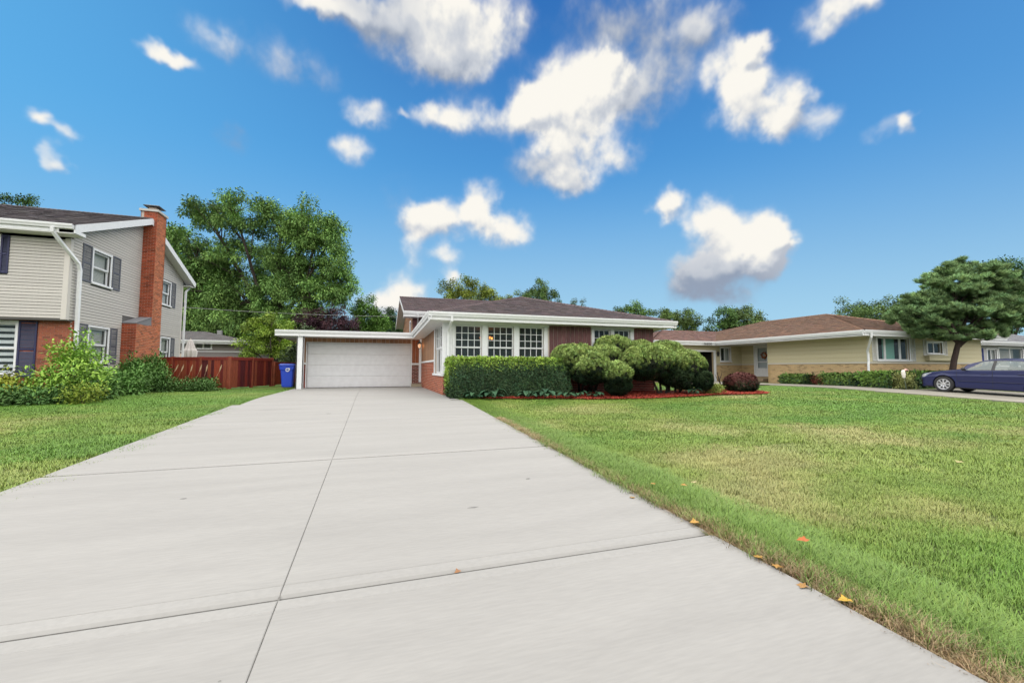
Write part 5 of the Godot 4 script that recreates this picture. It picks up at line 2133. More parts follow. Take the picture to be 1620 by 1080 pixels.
# lobes: [right, up, r_right, r_up] of clumps of foliage as metres from the foot of the trunk, as they stand across the view; depth is drawn at random
func tree(kind: String, label: String, x: float, d: float, lobes: Array, o: Dictionary) -> Node3D:
	var foot := P(x, o.get("foot", 0.4), d)
	var t := thing(kind, foot, label, o.get("category", "tree"), o.get("group", ""))
	var c: Color = o.color
	var trunk_r: float = o.get("trunk", 0.3)
	var fork: float = o.get("fork", 3.0)
	var deep: float = o.get("deep", 1.0)
	var centres := []
	var area := 0.0
	for q in lobes:
		var z: float = rand(-1, 1) * q[2] * deep
		centres.append(foot + CAM_RIGHT * q[0] + Vector3(0, q[1] + 0.1, 0) + CAM_AWAY * z)
		area += q[2] * q[3]
	var tr := MB.new()
	var lean: Vector3 = o.get("lean", Vector3.ZERO)
	var top := foot + Vector3(0, fork, 0) + lean
	tr.tube([foot - Vector3(0, 0.3, 0), foot + Vector3(0, 0.25, 0) + lean * 0.02, foot + Vector3(rand(-0.05, 0.05), fork * 0.5, rand(-0.05, 0.05)) + lean * 0.4, top], [trunk_r * 1.5, trunk_r * 1.08, trunk_r * 0.92, trunk_r * 0.75], 12)
	obj("trunk", tr, o.get("bark", bark), t)
	var tw := MB.new()
	for i in centres.size():
		var e: Vector3 = centres[i]
		var start := top + Vector3(0, -rand(0.0, fork * 0.25), 0) - lean * 0.1
		var m: Vector3 = start.lerp(e, 0.45) + Vector3(rand(-0.3, 0.3), rand(0.1, 0.6), rand(-0.3, 0.3)) * o.get("wiggle", 1.0)
		var r: float = trunk_r * rand(0.32, 0.5)
		var lb := MB.new()
		lb.tube([start, start.lerp(m, 0.5) + Vector3(0, 0.05, 0), m, m.lerp(e, 0.6), e], [r * 1.3, r, r * 0.8, r * 0.5, r * 0.22], 7)
		obj("limb", lb, o.get("bark", bark), t)
		for k in o.get("twigs", 6):
			var q: Array = lobes[i]
			var dir := Vector3(rand(-1, 1), rand(-0.6, 1), rand(-1, 1)).normalized()
			var p: Vector3 = m.lerp(e, rand(0.2, 1.0))
			var tip := e + Vector3(dir.x * q[2], dir.y * q[3], dir.z * q[2]) * 0.85
			tw.tube([p, p.lerp(tip, 0.5) + Vector3(0, rand(0, 0.2), 0), tip], [r * 0.32, r * 0.2, r * 0.06], 4)
	obj("twigs", tw, o.get("bark", bark), t, true)
	var ts: Array[Transform3D] = []
	var cs := PackedColorArray()
	var n: int = o.get("n", 600)
	var size: float = o.get("size", 1.0)
	for i in centres.size():
		var q: Array = lobes[i]
		var k := int(n * q[2] * q[3] / area)
		var lobe_tone := rand(0.82, 1.2)
		# each bough ends in separate tufts of leaves with air between them
		var tufts: int = maxi(4, int(o.get("tufts", 21) * sqrt(q[2] * q[3]) / 2.6))
		for b in tufts:
			var dir := Vector3(rand(-1, 1), rand(-1, 1), rand(-1, 1)).normalized()
			var f := pow(rand(0.05, 1.0), 0.40) * (1.0 if rng.randf() < 0.85 else 1.22)
			var centre: Vector3 = centres[i] + CAM_RIGHT * dir.x * q[2] * f + Vector3(0, dir.y * q[3] * f, 0) + CAM_AWAY * dir.z * q[2] * f
			var r: float = o.get("tuft_size", 0.36) * sqrt(q[2] * q[3]) * rand(0.6, 1.35)
			var tuft_tone := lobe_tone * rand(0.68, 1.38)
			for j in maxi(2, k / tufts):
				var e := Vector3(rand(-1, 1), rand(-1, 1), rand(-1, 1)).normalized() * pow(rand(0.0, 1.0), 0.45) * r
				var p := centre + Vector3(e.x, e.y * o.get("tuft_flat", 0.6) - o.get("hang", 0.0) * rand(0, 1) * r, e.z)
				var s: float = size * rand(0.65, 1.25)
				var bs := Basis.from_euler(Vector3(rand(-0.5, 0.5), rand(0, TAU), rand(-0.5, 0.5))).scaled(Vector3(s, s * o.get("squash", 1.0), s))
				ts.append(Transform3D(bs, p))
				cs.append(leafy(c * tuft_tone, o.get("vary", 0.22), o.get("yellow", 0.2)))
	scatter("crown", sprays[o.get("leaf", "tree")], leaf_mat, ts, cs, t)
	return t


# clipped dome of foliage: sprigs over an ellipsoid with a dark twiggy heart
func clipped_dome(t: Node3D, at: Vector3, r: Vector3, c: Color, leaf: String, n: int, size: float, under: float, noise: FastNoiseLite) -> void:
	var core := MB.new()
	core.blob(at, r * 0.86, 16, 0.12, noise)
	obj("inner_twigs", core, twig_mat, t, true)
	var ts: Array[Transform3D] = []
	var cs := PackedColorArray()
	for k in n:
		var dir := Vector3(rand(-1, 1), rand(-1, 1), rand(-1, 1)).normalized()
		if dir.y < -0.35 and rng.randf() < under:
			continue
		var f := 0.97 + 0.16 * noise.get_noise_3dv(at * 5.0 + dir * 3.0) + rand(-0.07, 0.05)
		var p := at + dir * r * f
		var nn := (dir / r).normalized()
		var s := size * rand(0.7, 1.2)
		var side := nn.cross(Vector3(rand(-1, 1), rand(-1, 1), rand(-1, 1))).normalized()
		var bs := Basis(side, nn, side.cross(nn)).scaled(Vector3(s, s, s))
		ts.append(Transform3D(bs, p))
		# light painted into the leaves: paler on top, darkened below as shade
		var lit_share := smoothstep(-0.30, 0.18, dir.y + rand(-0.22, 0.22))
		cs.append(leafy(Color(0.034, 0.066, 0.034).lerp(c, lit_share), 0.6 - 0.25 * lit_share, 0.2 * lit_share))
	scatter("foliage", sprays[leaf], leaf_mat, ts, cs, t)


var twig_mat: StandardMaterial3D


func box_hedge(kind: String, label: String, lo: Vector3, hi: Vector3, c: Color, per: float, size: float, group := "", rough := 0.05) -> Node3D:
	var foot := Vector3((lo.x + hi.x) / 2, lo.y, (lo.z + hi.z) / 2)
	var t := thing(kind, foot, label, "hedge", group)
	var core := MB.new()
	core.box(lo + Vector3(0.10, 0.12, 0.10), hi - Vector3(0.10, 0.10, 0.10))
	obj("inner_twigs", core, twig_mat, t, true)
	var ts: Array[Transform3D] = []
	var cs := PackedColorArray()
	var e := hi - lo
	var faces := [[e.x * e.z, 0], [e.x * e.y, 1], [e.z * e.y, 2], [e.z * e.y, 3]]
	for f in faces:
		for k in int(f[0] * per):
			var a := rand(0, 1)
			var b := rand(0, 1)
			var p := Vector3.ZERO
			var nn := Vector3.UP
			match f[1]:
				0:
					p = Vector3(lo.x + e.x * a, hi.y - 0.06 * pow(absf(2 * b - 1), 6.0), lo.z + e.z * b)
				1:
					p = Vector3(lo.x + e.x * a, lo.y + e.y * b, hi.z - 0.05 * pow(b, 8.0))
					nn = Vector3(0, 0.15, 1)
				2:
					p = Vector3(lo.x, lo.y + e.y * b, lo.z + e.z * a)
					nn = Vector3(-1, 0.15, 0)
				3:
					p = Vector3(hi.x, lo.y + e.y * b, lo.z + e.z * a)
					nn = Vector3(1, 0.15, 0)
			p += nn * rand(-rough * 1.6, rough * 0.6)
			if f[1] != 0 and (p.y - lo.y) < 0.30 * e.y and rng.randf() < 0.45:
				continue
			nn = nn.normalized()
			var side := nn.cross(Vector3(rand(-1, 1), rand(-1, 1), rand(-1, 1))).normalized()
			var s := size * rand(0.7, 1.25)
			ts.append(Transform3D(Basis(side, nn, side.cross(nn)).scaled(Vector3(s, s, s)), p))
			var lit_share := smoothstep(0.78, 1.0, (p.y - lo.y) / e.y + rand(-0.1, 0.1))  # light painted into the leaves: bright top, sides darkened as shade
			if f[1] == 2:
				lit_share = maxf(lit_share, smoothstep(0.15, 0.6, (p.y - lo.y) / e.y + rand(-0.2, 0.2)))  # left end painted brighter, as if lit from that side
			cs.append(leafy(Color(0.045, 0.085, 0.038).lerp(c, lit_share), 0.65 - 0.3 * lit_share, 0.2 * lit_share))
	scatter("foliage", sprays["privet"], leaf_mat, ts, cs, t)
	return t


# loose shrub: stems from the foot, sprays of leaves in lobes
func shrub(kind: String, label: String, foot: Vector3, lobes: Array, c: Color, n: int, leaf := "shrub", size := 1.0, o := {}) -> Node3D:
	var t := thing(kind, foot, label, o.get("category", "shrub"), o.get("group", ""))
	var st := MB.new()
	for q in lobes:
		for k in 3:
			var e := foot + Vector3(q[0], q[1], q[2]) + Vector3(rand(-0.5, 0.5) * q[3], rand(0.0, 0.7) * q[4], rand(-0.5, 0.5) * q[3])
			var b := foot + Vector3(q[0] * 0.4 + rand(-0.1, 0.1), -0.05, q[2] * 0.4 + rand(-0.1, 0.1))
			st.tube([b, b.lerp(e, 0.5) + Vector3(rand(-0.06, 0.06), 0.05, rand(-0.06, 0.06)), e], [0.016, 0.011, 0.004], 5)
	obj("stems", st, bark, t, true)
	var ts: Array[Transform3D] = []
	var cs := PackedColorArray()
	var area := 0.0
	for q in lobes:
		area += q[3] * q[4]
	for q in lobes:
		for k in int(n * q[3] * q[4] / area):
			var dir := Vector3(rand(-1, 1), rand(-1, 1), rand(-1, 1)).normalized()
			var f := pow(rand(0.0, 1.0), 0.4) * (1.0 if rng.randf() < 0.88 else 1.2)
			var p := foot + Vector3(q[0], q[1], q[2]) + dir * Vector3(q[3], q[4], q[3]) * f
			p.y = maxf(p.y, foot.y + 0.03)
			var s: float = size * rand(0.7, 1.25)
			ts.append(Transform3D(Basis.from_euler(Vector3(rand(-0.5, 0.5), rand(0, TAU), rand(-0.5, 0.5))).scaled(Vector3(s, s, s)), p))
			cs.append(leafy(c, o.get("vary", 0.28), o.get("yellow", 0.2)))
	scatter("foliage", sprays[leaf], leaf_mat, ts, cs, t)
	return t


func hosta(x: float, d: float, label: String, s: float) -> void:
	var t := thing("hosta", P(x, H(d), d), label, "plant", "hostas under the clipped shrubs")
	var leafm := [mat(Color(0.040, 0.095, 0.050), 0.6), mat(Color(0.055, 0.12, 0.06), 0.6), mat(Color(0.03, 0.075, 0.04), 0.6)]
	for lm in leafm:
		(lm as StandardMaterial3D).metallic_specular = 0.25
	for k in 13:
		var a := TAU * k / 13.0 + rand(-0.3, 0.3)
		var rise := rand(0.25, 0.8)
		var mb := MB.new()
		var dir := Vector3(cos(a), 0, sin(a))
		var side := Vector3(-dir.z, 0, dir.x)
		var base := org + Vector3(0, 0.03, 0)
		var l := s * 0.85 * rand(0.8, 1.15)
		var p0 := base + dir * 0.10 * l + Vector3(0, 0.16 * rise, 0) * l
		var p1 := base + dir * 0.22 * l + Vector3(0, 0.30 * rise, 0) * l
		var p2 := base + dir * 0.36 * l + Vector3(0, 0.27 * rise, 0) * l
		var p3 := base + dir * 0.47 * l + Vector3(0, 0.12 * rise, 0) * l
		var w := 0.105 * l
		mb.tube([base, p0], [0.006, 0.005], 4)
		for sg in [-1.0, 1.0]:
			var u1: Vector3 = p1 + side * w * sg + Vector3(0, 0.03, 0) * l
			var u2: Vector3 = p2 + side * w * 0.85 * sg + Vector3(0, 0.02, 0) * l
			if sg < 0:
				mb.tri(p0, p1, u1)
				mb.quad(u1, p1, p2, u2)
				mb.tri(u2, p2, p3)
			else:
				mb.tri(p0, u1, p1)
				mb.quad(p1, u1, u2, p2)
				mb.tri(p2, u2, p3)
		obj("leaf", mb, leafm[k % 3], t)


func planting() -> void:
	plant_materials()
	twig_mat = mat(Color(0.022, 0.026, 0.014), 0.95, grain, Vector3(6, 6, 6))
	var nz := FastNoiseLite.new()
	nz.seed = 31
	nz.frequency = 0.35
	nz.fractal_octaves = 3
	# clipped box hedge under the big window
	var green := Color(0.29, 0.46, 0.08)
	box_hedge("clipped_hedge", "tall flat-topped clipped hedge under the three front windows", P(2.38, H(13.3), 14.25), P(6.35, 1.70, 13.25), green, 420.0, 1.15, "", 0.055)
	var hs := get_node("clipped_hedge")
	org = (hs as Node3D).position
	for k in 9:
		var x := 3.4 + k * 0.32 + rand(-0.08, 0.08)
		var mb := MB.new()
		var a := P(x, H(13.3), 13.4)
		var lean := rand(-0.35, 0.35)
		mb.tube([a, a + Vector3(lean * 0.5, 0.35, 0.12), a + Vector3(lean, 0.75 + rand(0, 0.2), 0.16)], [0.018, 0.014, 0.006], 5)
		obj("bare_stem", mb, mat(Color(0.22, 0.17, 0.13), 0.9), hs as Node3D)
	# cloud-pruned yews: domes carried on crooked stems
	var yew := Color(0.42, 0.60, 0.19)
	var yews := [
		["leftmost cloud-pruned shrub, with wide low domes on three dark stems, touching the hedge", 7.75, 14.3, [[7.55, 14.70], [7.85, 14.6], [8.05, 14.5]], [[6.92, 1.70, 13.7, 0.95, 0.60, 0.75], [7.15, 1.42, 13.05, 0.72, 0.52, 0.6], [8.1, 1.84, 13.7, 0.58, 0.44, 0.5]]],
		["middle cloud-pruned shrub, with the highest dome and a small yellow-green ball low in front", 8.6, 13.6, [[8.75, 13.5], [8.5, 14.0], [8.25, 12.9]], [[8.64, 2.20, 14.0, 0.80, 0.46, 0.45], [7.86, 1.22, 12.55, 0.50, 0.42, 0.45], [9.9, 2.18, 14.1, 0.52, 0.32, 0.4], [7.95, 0.86, 12.65, 0.42, 0.34, 0.4], [8.8, 1.55, 13.7, 0.5, 0.34, 0.5]]],
		["right cloud-pruned shrub, largest domes beside the far end of the bed", 10.4, 13.4, [[10.1, 13.3], [10.4, 13.3], [11.0, 13.5]], [[9.48, 1.62, 13.0, 1.12, 0.66, 0.78], [10.98, 2.04, 14.0, 0.80, 0.44, 0.5], [11.34, 1.50, 13.3, 0.74, 0.62, 0.68], [11.62, 0.98, 12.75, 0.32, 0.36, 0.3], [10.3, 1.12, 12.95, 0.42, 0.32, 0.4], [10.95, 1.02, 13.1, 0.5, 0.36, 0.45]]],
	]
	for q in yews:
		var t := thing("cloud_pruned_shrub", P(q[1], H(q[2]), q[2]), q[0], "shrub", "cloud-pruned shrubs in the red mulch bed")
		for s in q[3].size():
			var f: Array = q[3][s]
			for j in 2:
				var dome: Array = q[4][(s + j) % q[4].size()]
				var a := P(f[0], H(f[1]) - 0.05, f[1])
				var e := P(dome[0], dome[1] - dome[4] * 0.6, dome[2])
				var tr := MB.new()
				tr.tube([a + Vector3(j * 0.1, 0, 0), a.lerp(e, 0.3) + Vector3(rand(-0.12, 0.12), 0.12, rand(-0.1, 0.1)), a.lerp(e, 0.7) + Vector3(rand(-0.08, 0.08), 0.0, 0), e], [0.05, 0.042, 0.034, 0.022], 7)
				obj("stem", tr, bark, t)
		for dome in q[4]:
			var n := int(2500 * (dome[3] * dome[4] + 0.15))
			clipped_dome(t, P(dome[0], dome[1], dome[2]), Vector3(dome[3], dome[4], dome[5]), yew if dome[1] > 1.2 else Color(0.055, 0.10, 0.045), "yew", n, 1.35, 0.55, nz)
	# barberry ball, sapling, low yellow plant at the end of the bed
	var bb := thing("barberry_bush", P(14.2, H(13.5), 13.5), "round dark purple-red bush at the right end of the red bed", "shrub")
	clipped_dome(bb, P(14.2, H(13.5) + 0.34, 13.5), Vector3(0.56, 0.32, 0.5), Color(0.10, 0.038, 0.034), "privet", 1000, 1.35, 0.3, nz)
	var st := MB.new()
	for k in 6:
		st.tube([P(14.2 + rand(-0.1, 0.1), H(13.5) - 0.05, 13.5), P(14.2 + rand(-0.3, 0.3), H(13.5) + 0.3, 13.5)], [0.02, 0.01], 5)
	obj("stems", st, bark, bb, true)
	var sp := thing("bare_sapling", P(13.2, H(13.6), 13.6), "thin bare sapling stem left of the purple bush", "sapling")
	st = MB.new()
	st.tube([P(13.2, H(13.6) - 0.05, 13.6), P(13.24, 0.85, 13.6), P(13.18, 1.05, 13.6), P(13.1, 1.3, 13.6)], [0.035, 0.03, 0.02, 0.008], 7)
	st.tube([P(13.2, 0.95, 13.6), P(13.32, 1.15, 13.6), P(13.36, 1.32, 13.6)], [0.018, 0.012, 0.005], 5)
	st.tube([P(13.2, 0.9, 13.6), P(13.05, 1.02, 13.55), P(12.95, 1.2, 13.55)], [0.016, 0.01, 0.005], 5)
	obj("trunk", st, bark, sp)
	shrub("low_plant", "low yellow-green leafy plant at the right foot of the cloud-pruned shrubs", P(12.0, H(12.95), 12.95), [[0, 0.18, 0, 0.34, 0.2], [0.35, 0.14, 0.1, 0.25, 0.15]], Color(0.22, 0.28, 0.06), 80, "airy", 0.6, {"category": "plant"})
	for q in [[3.05, 13.12, 1.0, "hosta at the left foot of the hedge, next to the house corner"], [3.6, 12.98, 1.1, "second hosta from the left under the hedge, broad bluish leaves"], [4.75, 12.85, 1.0, "hosta under the middle of the hedge, right of a gap of bare mulch"], [5.3, 12.72, 1.15, "largest hosta under the hedge, below the third window"], [5.95, 12.55, 0.9, "hosta at the right end of the hedge"], [6.5, 12.75, 0.8, "hosta between the hedge and the first clipped dome"], [7.05, 12.6, 0.8, "small hosta left of the dark stems of the leftmost clipped shrub"], [11.1, 12.7, 0.8, "hosta at the foot of the right clipped shrub"]]:
		hosta(q[0], q[1], q[3], q[2])
	# neighbour's low hedges and plants along the walk
	box_hedge("low_hedge", "small low hedge block nearest the neighbour's front door", P(22.70, 0.56, 18.7), P(23.45, 0.95, 17.35), Color(0.12, 0.21, 0.05), 170.0, 1.9, "neighbour's low hedges")
	box_hedge("low_hedge", "second low hedge, below the corner downspout of the cream house", P(22.70, 0.56, 16.5), P(23.5, 1.02, 14.85), Color(0.12, 0.21, 0.05), 170.0, 1.9, "neighbour's low hedges")
	box_hedge("low_hedge", "long low hedge under the picture window, running behind the blue car", P(22.75, 0.54, 14.45), P(31.0, 1.12, 13.3), Color(0.13, 0.24, 0.05), 150.0, 2.0, "neighbour's low hedges")
	for q in [[22.95, 12.95, "pale green leafy plant in front of the long low hedge, left one"], [23.45, 12.9, "pale green leafy plant in front of the long low hedge, right one"]]:
		shrub("leafy_plant", q[2], P(q[0], H(q[1]), q[1]), [[0, 0.35, 0, 0.2, 0.4]], Color(0.30, 0.34, 0.13), 40, "airy", 0.75, {"category": "plant", "group": "pale plants by the neighbour's hedge"})
	shrub("red_flowers", "small clump of dull red flowers in the second low hedge", P(22.6, 0.56, 16.4), [[0, 0.25, 0, 0.25, 0.15]], Color(0.20, 0.06, 0.05), 22, "shrub", 0.8, {"category": "flowers"})
	# bushes against the left house
	shrub("tall_bush", "tall light-green airy bush in front of the left house's corner downspout", P(-8.35, 0.5, 15.6), [[0.0, 0.85, 0, 0.5, 0.6], [0.5, 0.65, 0.4, 0.6, 0.5], [0.1, 1.25, -0.1, 0.34, 0.42], [-0.4, 0.55, 0.2, 0.4, 0.4], [0.6, 1.05, 0.1, 0.34, 0.4], [0.2, 0.3, 0.7, 0.7, 0.3], [-0.35, 1.3, -0.2, 0.12, 0.38], [0.3, 1.6, 0.0, 0.15, 0.38]], Color(0.25, 0.45, 0.085), 210, "airy", 1.0, {"yellow": 0.35})
	shrub("dark_bush", "dense dark green bush at the foot of the red brick chimney", P(-8.3, 0.5, 19.4), [[-0.3, 0.6, 0, 0.7, 0.5], [-0.1, 0.4, 1.2, 0.75, 0.4], [-0.2, 0.65, -1.2, 0.65, 0.55], [-0.4, 0.95, -1.9, 0.45, 0.5], [-0.5, 0.95, -0.6, 0.3, 0.4], [0.2, 0.25, 1.9, 0.6, 0.25]], Color(0.11, 0.235, 0.06), 360, "shrub", 1.35)
	shrub("yellow_ground_cover", "low yellow-green ground cover under the left house's front window", P(-11.0, 0.45, 16.4), [[-1.6, 0.45, 0, 1.1, 0.4], [0.0, 0.4, 0.6, 1.1, 0.4], [-2.6, 0.4, 0.4, 1.0, 0.4], [1.3, 0.35, 1.0, 1.0, 0.35], [-0.8, 0.6, -0.7, 1.2, 0.45]], Color(0.25, 0.33, 0.05), 520, "airy", 1.0, {"yellow": 0.5, "category": "plant"})
	shrub("dark_ground_cover", "dark low leaves edging the grass in front of the left house bushes", P(-8.6, 0.45, 14.3), [[-2.2, 0.15, 0.1, 0.8, 0.16], [-0.9, 0.16, 0.0, 0.8, 0.17], [0.3, 0.16, -0.2, 0.8, 0.18], [0.9, 0.2, -1.0, 0.5, 0.22], [-3.3, 0.15, 0.0, 0.8, 0.16]], Color(0.075, 0.165, 0.045), 420, "shrub", 1.1, {"category": "plant"})
	shrub("gold_tuft", "small yellowish tuft at the right foot of the tall light bush", P(-7.25, 0.48, 14.2), [[0, 0.25, 0, 0.4, 0.25]], Color(0.20, 0.28, 0.04), 36, "airy", 0.7, {"category": "plant"})
	shrub("fence_plants", "low dark leafy plants at the foot of the red fence", P(-7.0, 0.5, 20.6), [[-1.5, 0.22, 0.2, 0.8, 0.24], [-0.3, 0.2, 0.4, 0.7, 0.2], [0.6, 0.16, 0.5, 0.4, 0.18], [-2.4, 0.24, 0.0, 0.6, 0.24], [0.2, 0.22, -0.1, 0.6, 0.2]], Color(0.085, 0.18, 0.05), 260, "shrub", 1.1, {"category": "plant"})
	for k in 7:
		var x: float = [-9.0, -8.2, -7.9, -7.5, -7.2, -6.9, -6.5][k]
		var gt := thing("dry_plume", P(x, 0.6, 21.3), "tan dry grass plume leaning before the dark fence panel, number by itself", "grass plume", "dry grass plumes before the fence")
		var g := MB.new()
		var a := P(x, 0.55, 21.3)
		var l := rand(0.12, 0.35)
		g.tube([a, a + Vector3(l * 0.4, 0.5, 0), a + Vector3(l, 0.85, 0)], [0.006, 0.006, 0.004], 4)
		g.tube([a + Vector3(l * 0.85, 0.75, 0), a + Vector3(l * 1.05, 0.92, 0), a + Vector3(l * 1.2, 1.05, 0)], [0.012, 0.03, 0.005], 5)
		obj("stalk", g, mat(Color(0.42, 0.31, 0.19), 0.9), gt)
		gt.set_meta("label", "tan dry grass plume leaning before the left panel of the red fence")


func trees() -> void:
	var dark := Color(0.050, 0.112, 0.030)
	tree("large_tree", "largest tree, tall spreading crown with drooping sprays, behind the taupe house", -11.0, 54.1, [[-6.7, 18.3, 2.6, 1.5], [-3.1, 18.3, 2.9, 1.8], [0.9, 17.9, 3.0, 2.2], [4.8, 16.8, 2.6, 2.4], [6.9, 14.6, 2.3, 3.2], [-9.2, 13.8, 2.4, 2.5], [-5.2, 14.2, 3.4, 2.8], [-1.3, 13.1, 3.6, 2.4], [2.7, 12.7, 3.4, 2.8], [8.0, 10.9, 1.6, 3.0], [-7.0, 10.2, 3.4, 2.3], [-2.7, 9.1, 3.4, 2.0], [1.9, 9.1, 3.4, 2.0], [6.2, 8.7, 2.5, 2.3], [-9.9, 9.8, 2.1, 2.8], [-5.0, 6.2, 3.6, 2.0], [0.5, 6.0, 3.6, 2.0], [5.0, 5.6, 3.0, 2.0]], {"color": Color(0.16, 0.30, 0.085), "n": 5200, "trunk": 0.62, "fork": 6.0, "leaf": "feather", "size": 1.0, "twigs": 9, "hang": 0.6, "yellow": 0.35})
	tree("dark_backdrop_tree", "dark tree behind the left house and the large tree", -23.1, 62.3, [[-0.5, 16.9, 1.9, 2.3], [1.2, 12.9, 3.1, 3.5], [1.9, 8.2, 3.5, 3.1], [5.4, 7.0, 3.5, 2.3], [-0.4, 5.8, 3.1, 3.1], [9.3, 6.6, 3.1, 2.3], [13.6, 6.2, 3.1, 1.9], [4.0, 11.0, 2.5, 2.5], [3.0, 4.0, 4.0, 2.4], [9.0, 3.6, 4.5, 2.4], [15.5, 3.8, 4.5, 2.4], [-4.0, 4.0, 4.0, 2.4]], {"color": Color(0.10, 0.20, 0.052), "n": 2600, "trunk": 0.5, "fork": 4.5, "leaf": "tree", "size": 1.5})
	tree("light_tree", "small yellow-green tree just behind the red fence", -7.2, 36.0, [[-1.2, 3.9, 0.95, 1.0], [-0.2, 3.0, 1.5, 1.2], [-1.4, 2.3, 1.1, 0.9], [0.5, 1.9, 1.3, 1.0], [-1.9, 1.2, 0.9, 0.8], [-0.2, 4.5, 0.5, 0.7], [0.4, 3.7, 0.8, 0.8]], {"color": Color(0.21, 0.33, 0.06), "n": 620, "trunk": 0.12, "fork": 1.2, "leaf": "tree_small", "size": 1.1, "yellow": 0.4, "twigs": 3})
	tree("grey_leaf_tree", "dull grey-green tree between the red fence and the garage post", -5.3, 33.0, [[0.4, 1.6, 1.1, 1.2], [1.2, 2.4, 1.0, 1.0], [0.1, 0.8, 1.2, 0.8], [1.6, 1.2, 0.9, 1.0], [0.8, 3.2, 0.7, 0.7]], {"color": Color(0.075, 0.115, 0.060), "n": 420, "trunk": 0.10, "fork": 0.9, "leaf": "tree_small", "size": 1.0, "twigs": 3})
	tree("plum_tree", "purple-leaved plum tree above the flat garage roof", -3.8, 45.5, [[-1.6, 5.6, 1.6, 1.4], [0.6, 5.4, 1.8, 1.5], [-0.3, 4.4, 2.3, 1.2], [1.6, 4.8, 1.4, 1.2], [-2.4, 4.4, 1.3, 1.1]], {"color": Color(0.060, 0.034, 0.050), "n": 620, "trunk": 0.2, "fork": 2.4, "leaf": "tree_small", "size": 1.2, "vary": 0.4, "yellow": 0.5})
	tree("green_tree", "bright green rounded tree right of the large tree", -1.0, 53.0, [[-0.6, 8.0, 1.9, 1.9], [1.1, 6.4, 1.9, 1.8], [-1.4, 5.6, 2.1, 1.8], [0.5, 4.6, 2.2, 1.6]], {"color": Color(0.11, 0.23, 0.045), "n": 620, "trunk": 0.28, "fork": 3.0, "leaf": "tree", "size": 1.0})
	tree("dark_small_tree", "dark tree in front of the low cloud, left of the upper gable", 1.9, 62.5, [[-0.6, 7.9, 2.0, 1.6], [1.2, 7.3, 1.6, 1.6], [-1.6, 6.6, 2.0, 1.6], [0.2, 5.2, 2.6, 1.8]], {"color": Color(0.050, 0.105, 0.040), "n": 520, "trunk": 0.25, "fork": 3.0, "leaf": "tree", "size": 1.0})
	tree("roofline_tree", "broad light-green tree showing above the upper roof", 13.6, 60.8, [[-2.8, 12.2, 2.0, 1.5], [0.0, 12.9, 2.4, 1.9], [2.8, 11.9, 2.2, 1.5], [-1.4, 10.6, 2.8, 1.5], [4.6, 11.0, 1.7, 0.9], [1.4, 10.3, 2.8, 1.3]], {"color": Color(0.17, 0.235, 0.045), "n": 720, "trunk": 0.35, "fork": 5.0, "leaf": "tree", "size": 0.95, "yellow": 0.4})
	tree("roofline_tree", "rounder green tree above the ridge of the front roof", 22.8, 57.8, [[-1.4, 12.2, 1.7, 1.5], [0.2, 12.9, 1.7, 1.7], [1.7, 11.4, 1.7, 1.3], [-0.5, 10.6, 2.3, 1.2]], {"color": Color(0.115, 0.2, 0.065), "n": 430, "trunk": 0.3, "fork": 6.0, "leaf": "tree", "size": 0.85})
	tree("wispy_tree", "small wispy treetop over the right slope of the front roof", 28.8, 55.8, [[0.0, 10.3, 1.5, 0.9], [-1.2, 9.7, 0.9, 0.6]], {"color": Color(0.10, 0.15, 0.06), "n": 90, "trunk": 0.2, "fork": 6.0, "leaf": "tree_small", "size": 1.1})
	var rows := [
		["leftmost treetop of the row behind the garage of the cream house", 36.0, 53.4, [[-1.4, 9.4, 1.4, 0.9], [0.5, 9.6, 1.6, 1.0], [1.9, 8.6, 1.4, 1.0], [0.0, 7.6, 2.4, 1.4]], Color(0.12, 0.22, 0.055), 330],
		["widest tree of the row above the cream house's garage roof", 42.1, 49.4, [[-3.1, 8.7, 2.0, 1.1], [-0.9, 8.4, 2.1, 1.3], [1.3, 7.9, 2.1, 1.6], [0.0, 6.6, 3.6, 1.5]], Color(0.12, 0.20, 0.055), 560],
		["darker tree in the dip of the cream house's roofline", 45.6, 46.1, [[-0.4, 7.7, 1.9, 1.6], [1.3, 7.1, 1.7, 1.4], [0.0, 5.8, 2.2, 1.4]], Color(0.09, 0.175, 0.05), 380],
		["pointed tree at the right end of the row above the cream roof", 48.9, 45.0, [[0.0, 8.0, 2.0, 1.6], [1.3, 7.1, 1.7, 1.1], [-0.9, 6.6, 1.8, 1.1]], Color(0.14, 0.22, 0.08), 380],
	]
	for q in rows:
		tree("background_tree", q[0], q[1], q[2], q[3], {"color": q[4], "n": q[5], "trunk": 0.25, "fork": 3.5, "leaf": "tree", "size": 0.9, "group": "trees behind the cream house"})
	tree("distant_tree", "long low tree mass over the right slope of the cream house roof", 66.7, 41.3, [[-2.7, 9.1, 1.9, 1.3], [0.4, 9.5, 2.3, 1.4], [3.6, 9.5, 2.3, 1.4], [6.2, 9.1, 2.4, 1.6], [1.3, 7.8, 4.8, 1.8], [7.0, 7.5, 3.0, 2.0]], {"color": Color(0.11, 0.19, 0.06), "n": 800, "trunk": 0.3, "fork": 4.5, "leaf": "tree", "size": 1.1})
	tree("distant_tree", "dark tall tree behind the pine at the right edge", 68.7, 28.0, [[-1.4, 11.3, 2.1, 2.0], [0.7, 12.0, 2.1, 2.0], [0.0, 8.3, 2.3, 2.9], [2.1, 9.1, 2.9, 3.6], [-2.9, 9.1, 1.8, 1.8], [-0.7, 5.4, 2.4, 2.0]], {"color": Color(0.075, 0.16, 0.05), "n": 800, "trunk": 0.35, "fork": 3.5, "leaf": "tree", "size": 1.1})
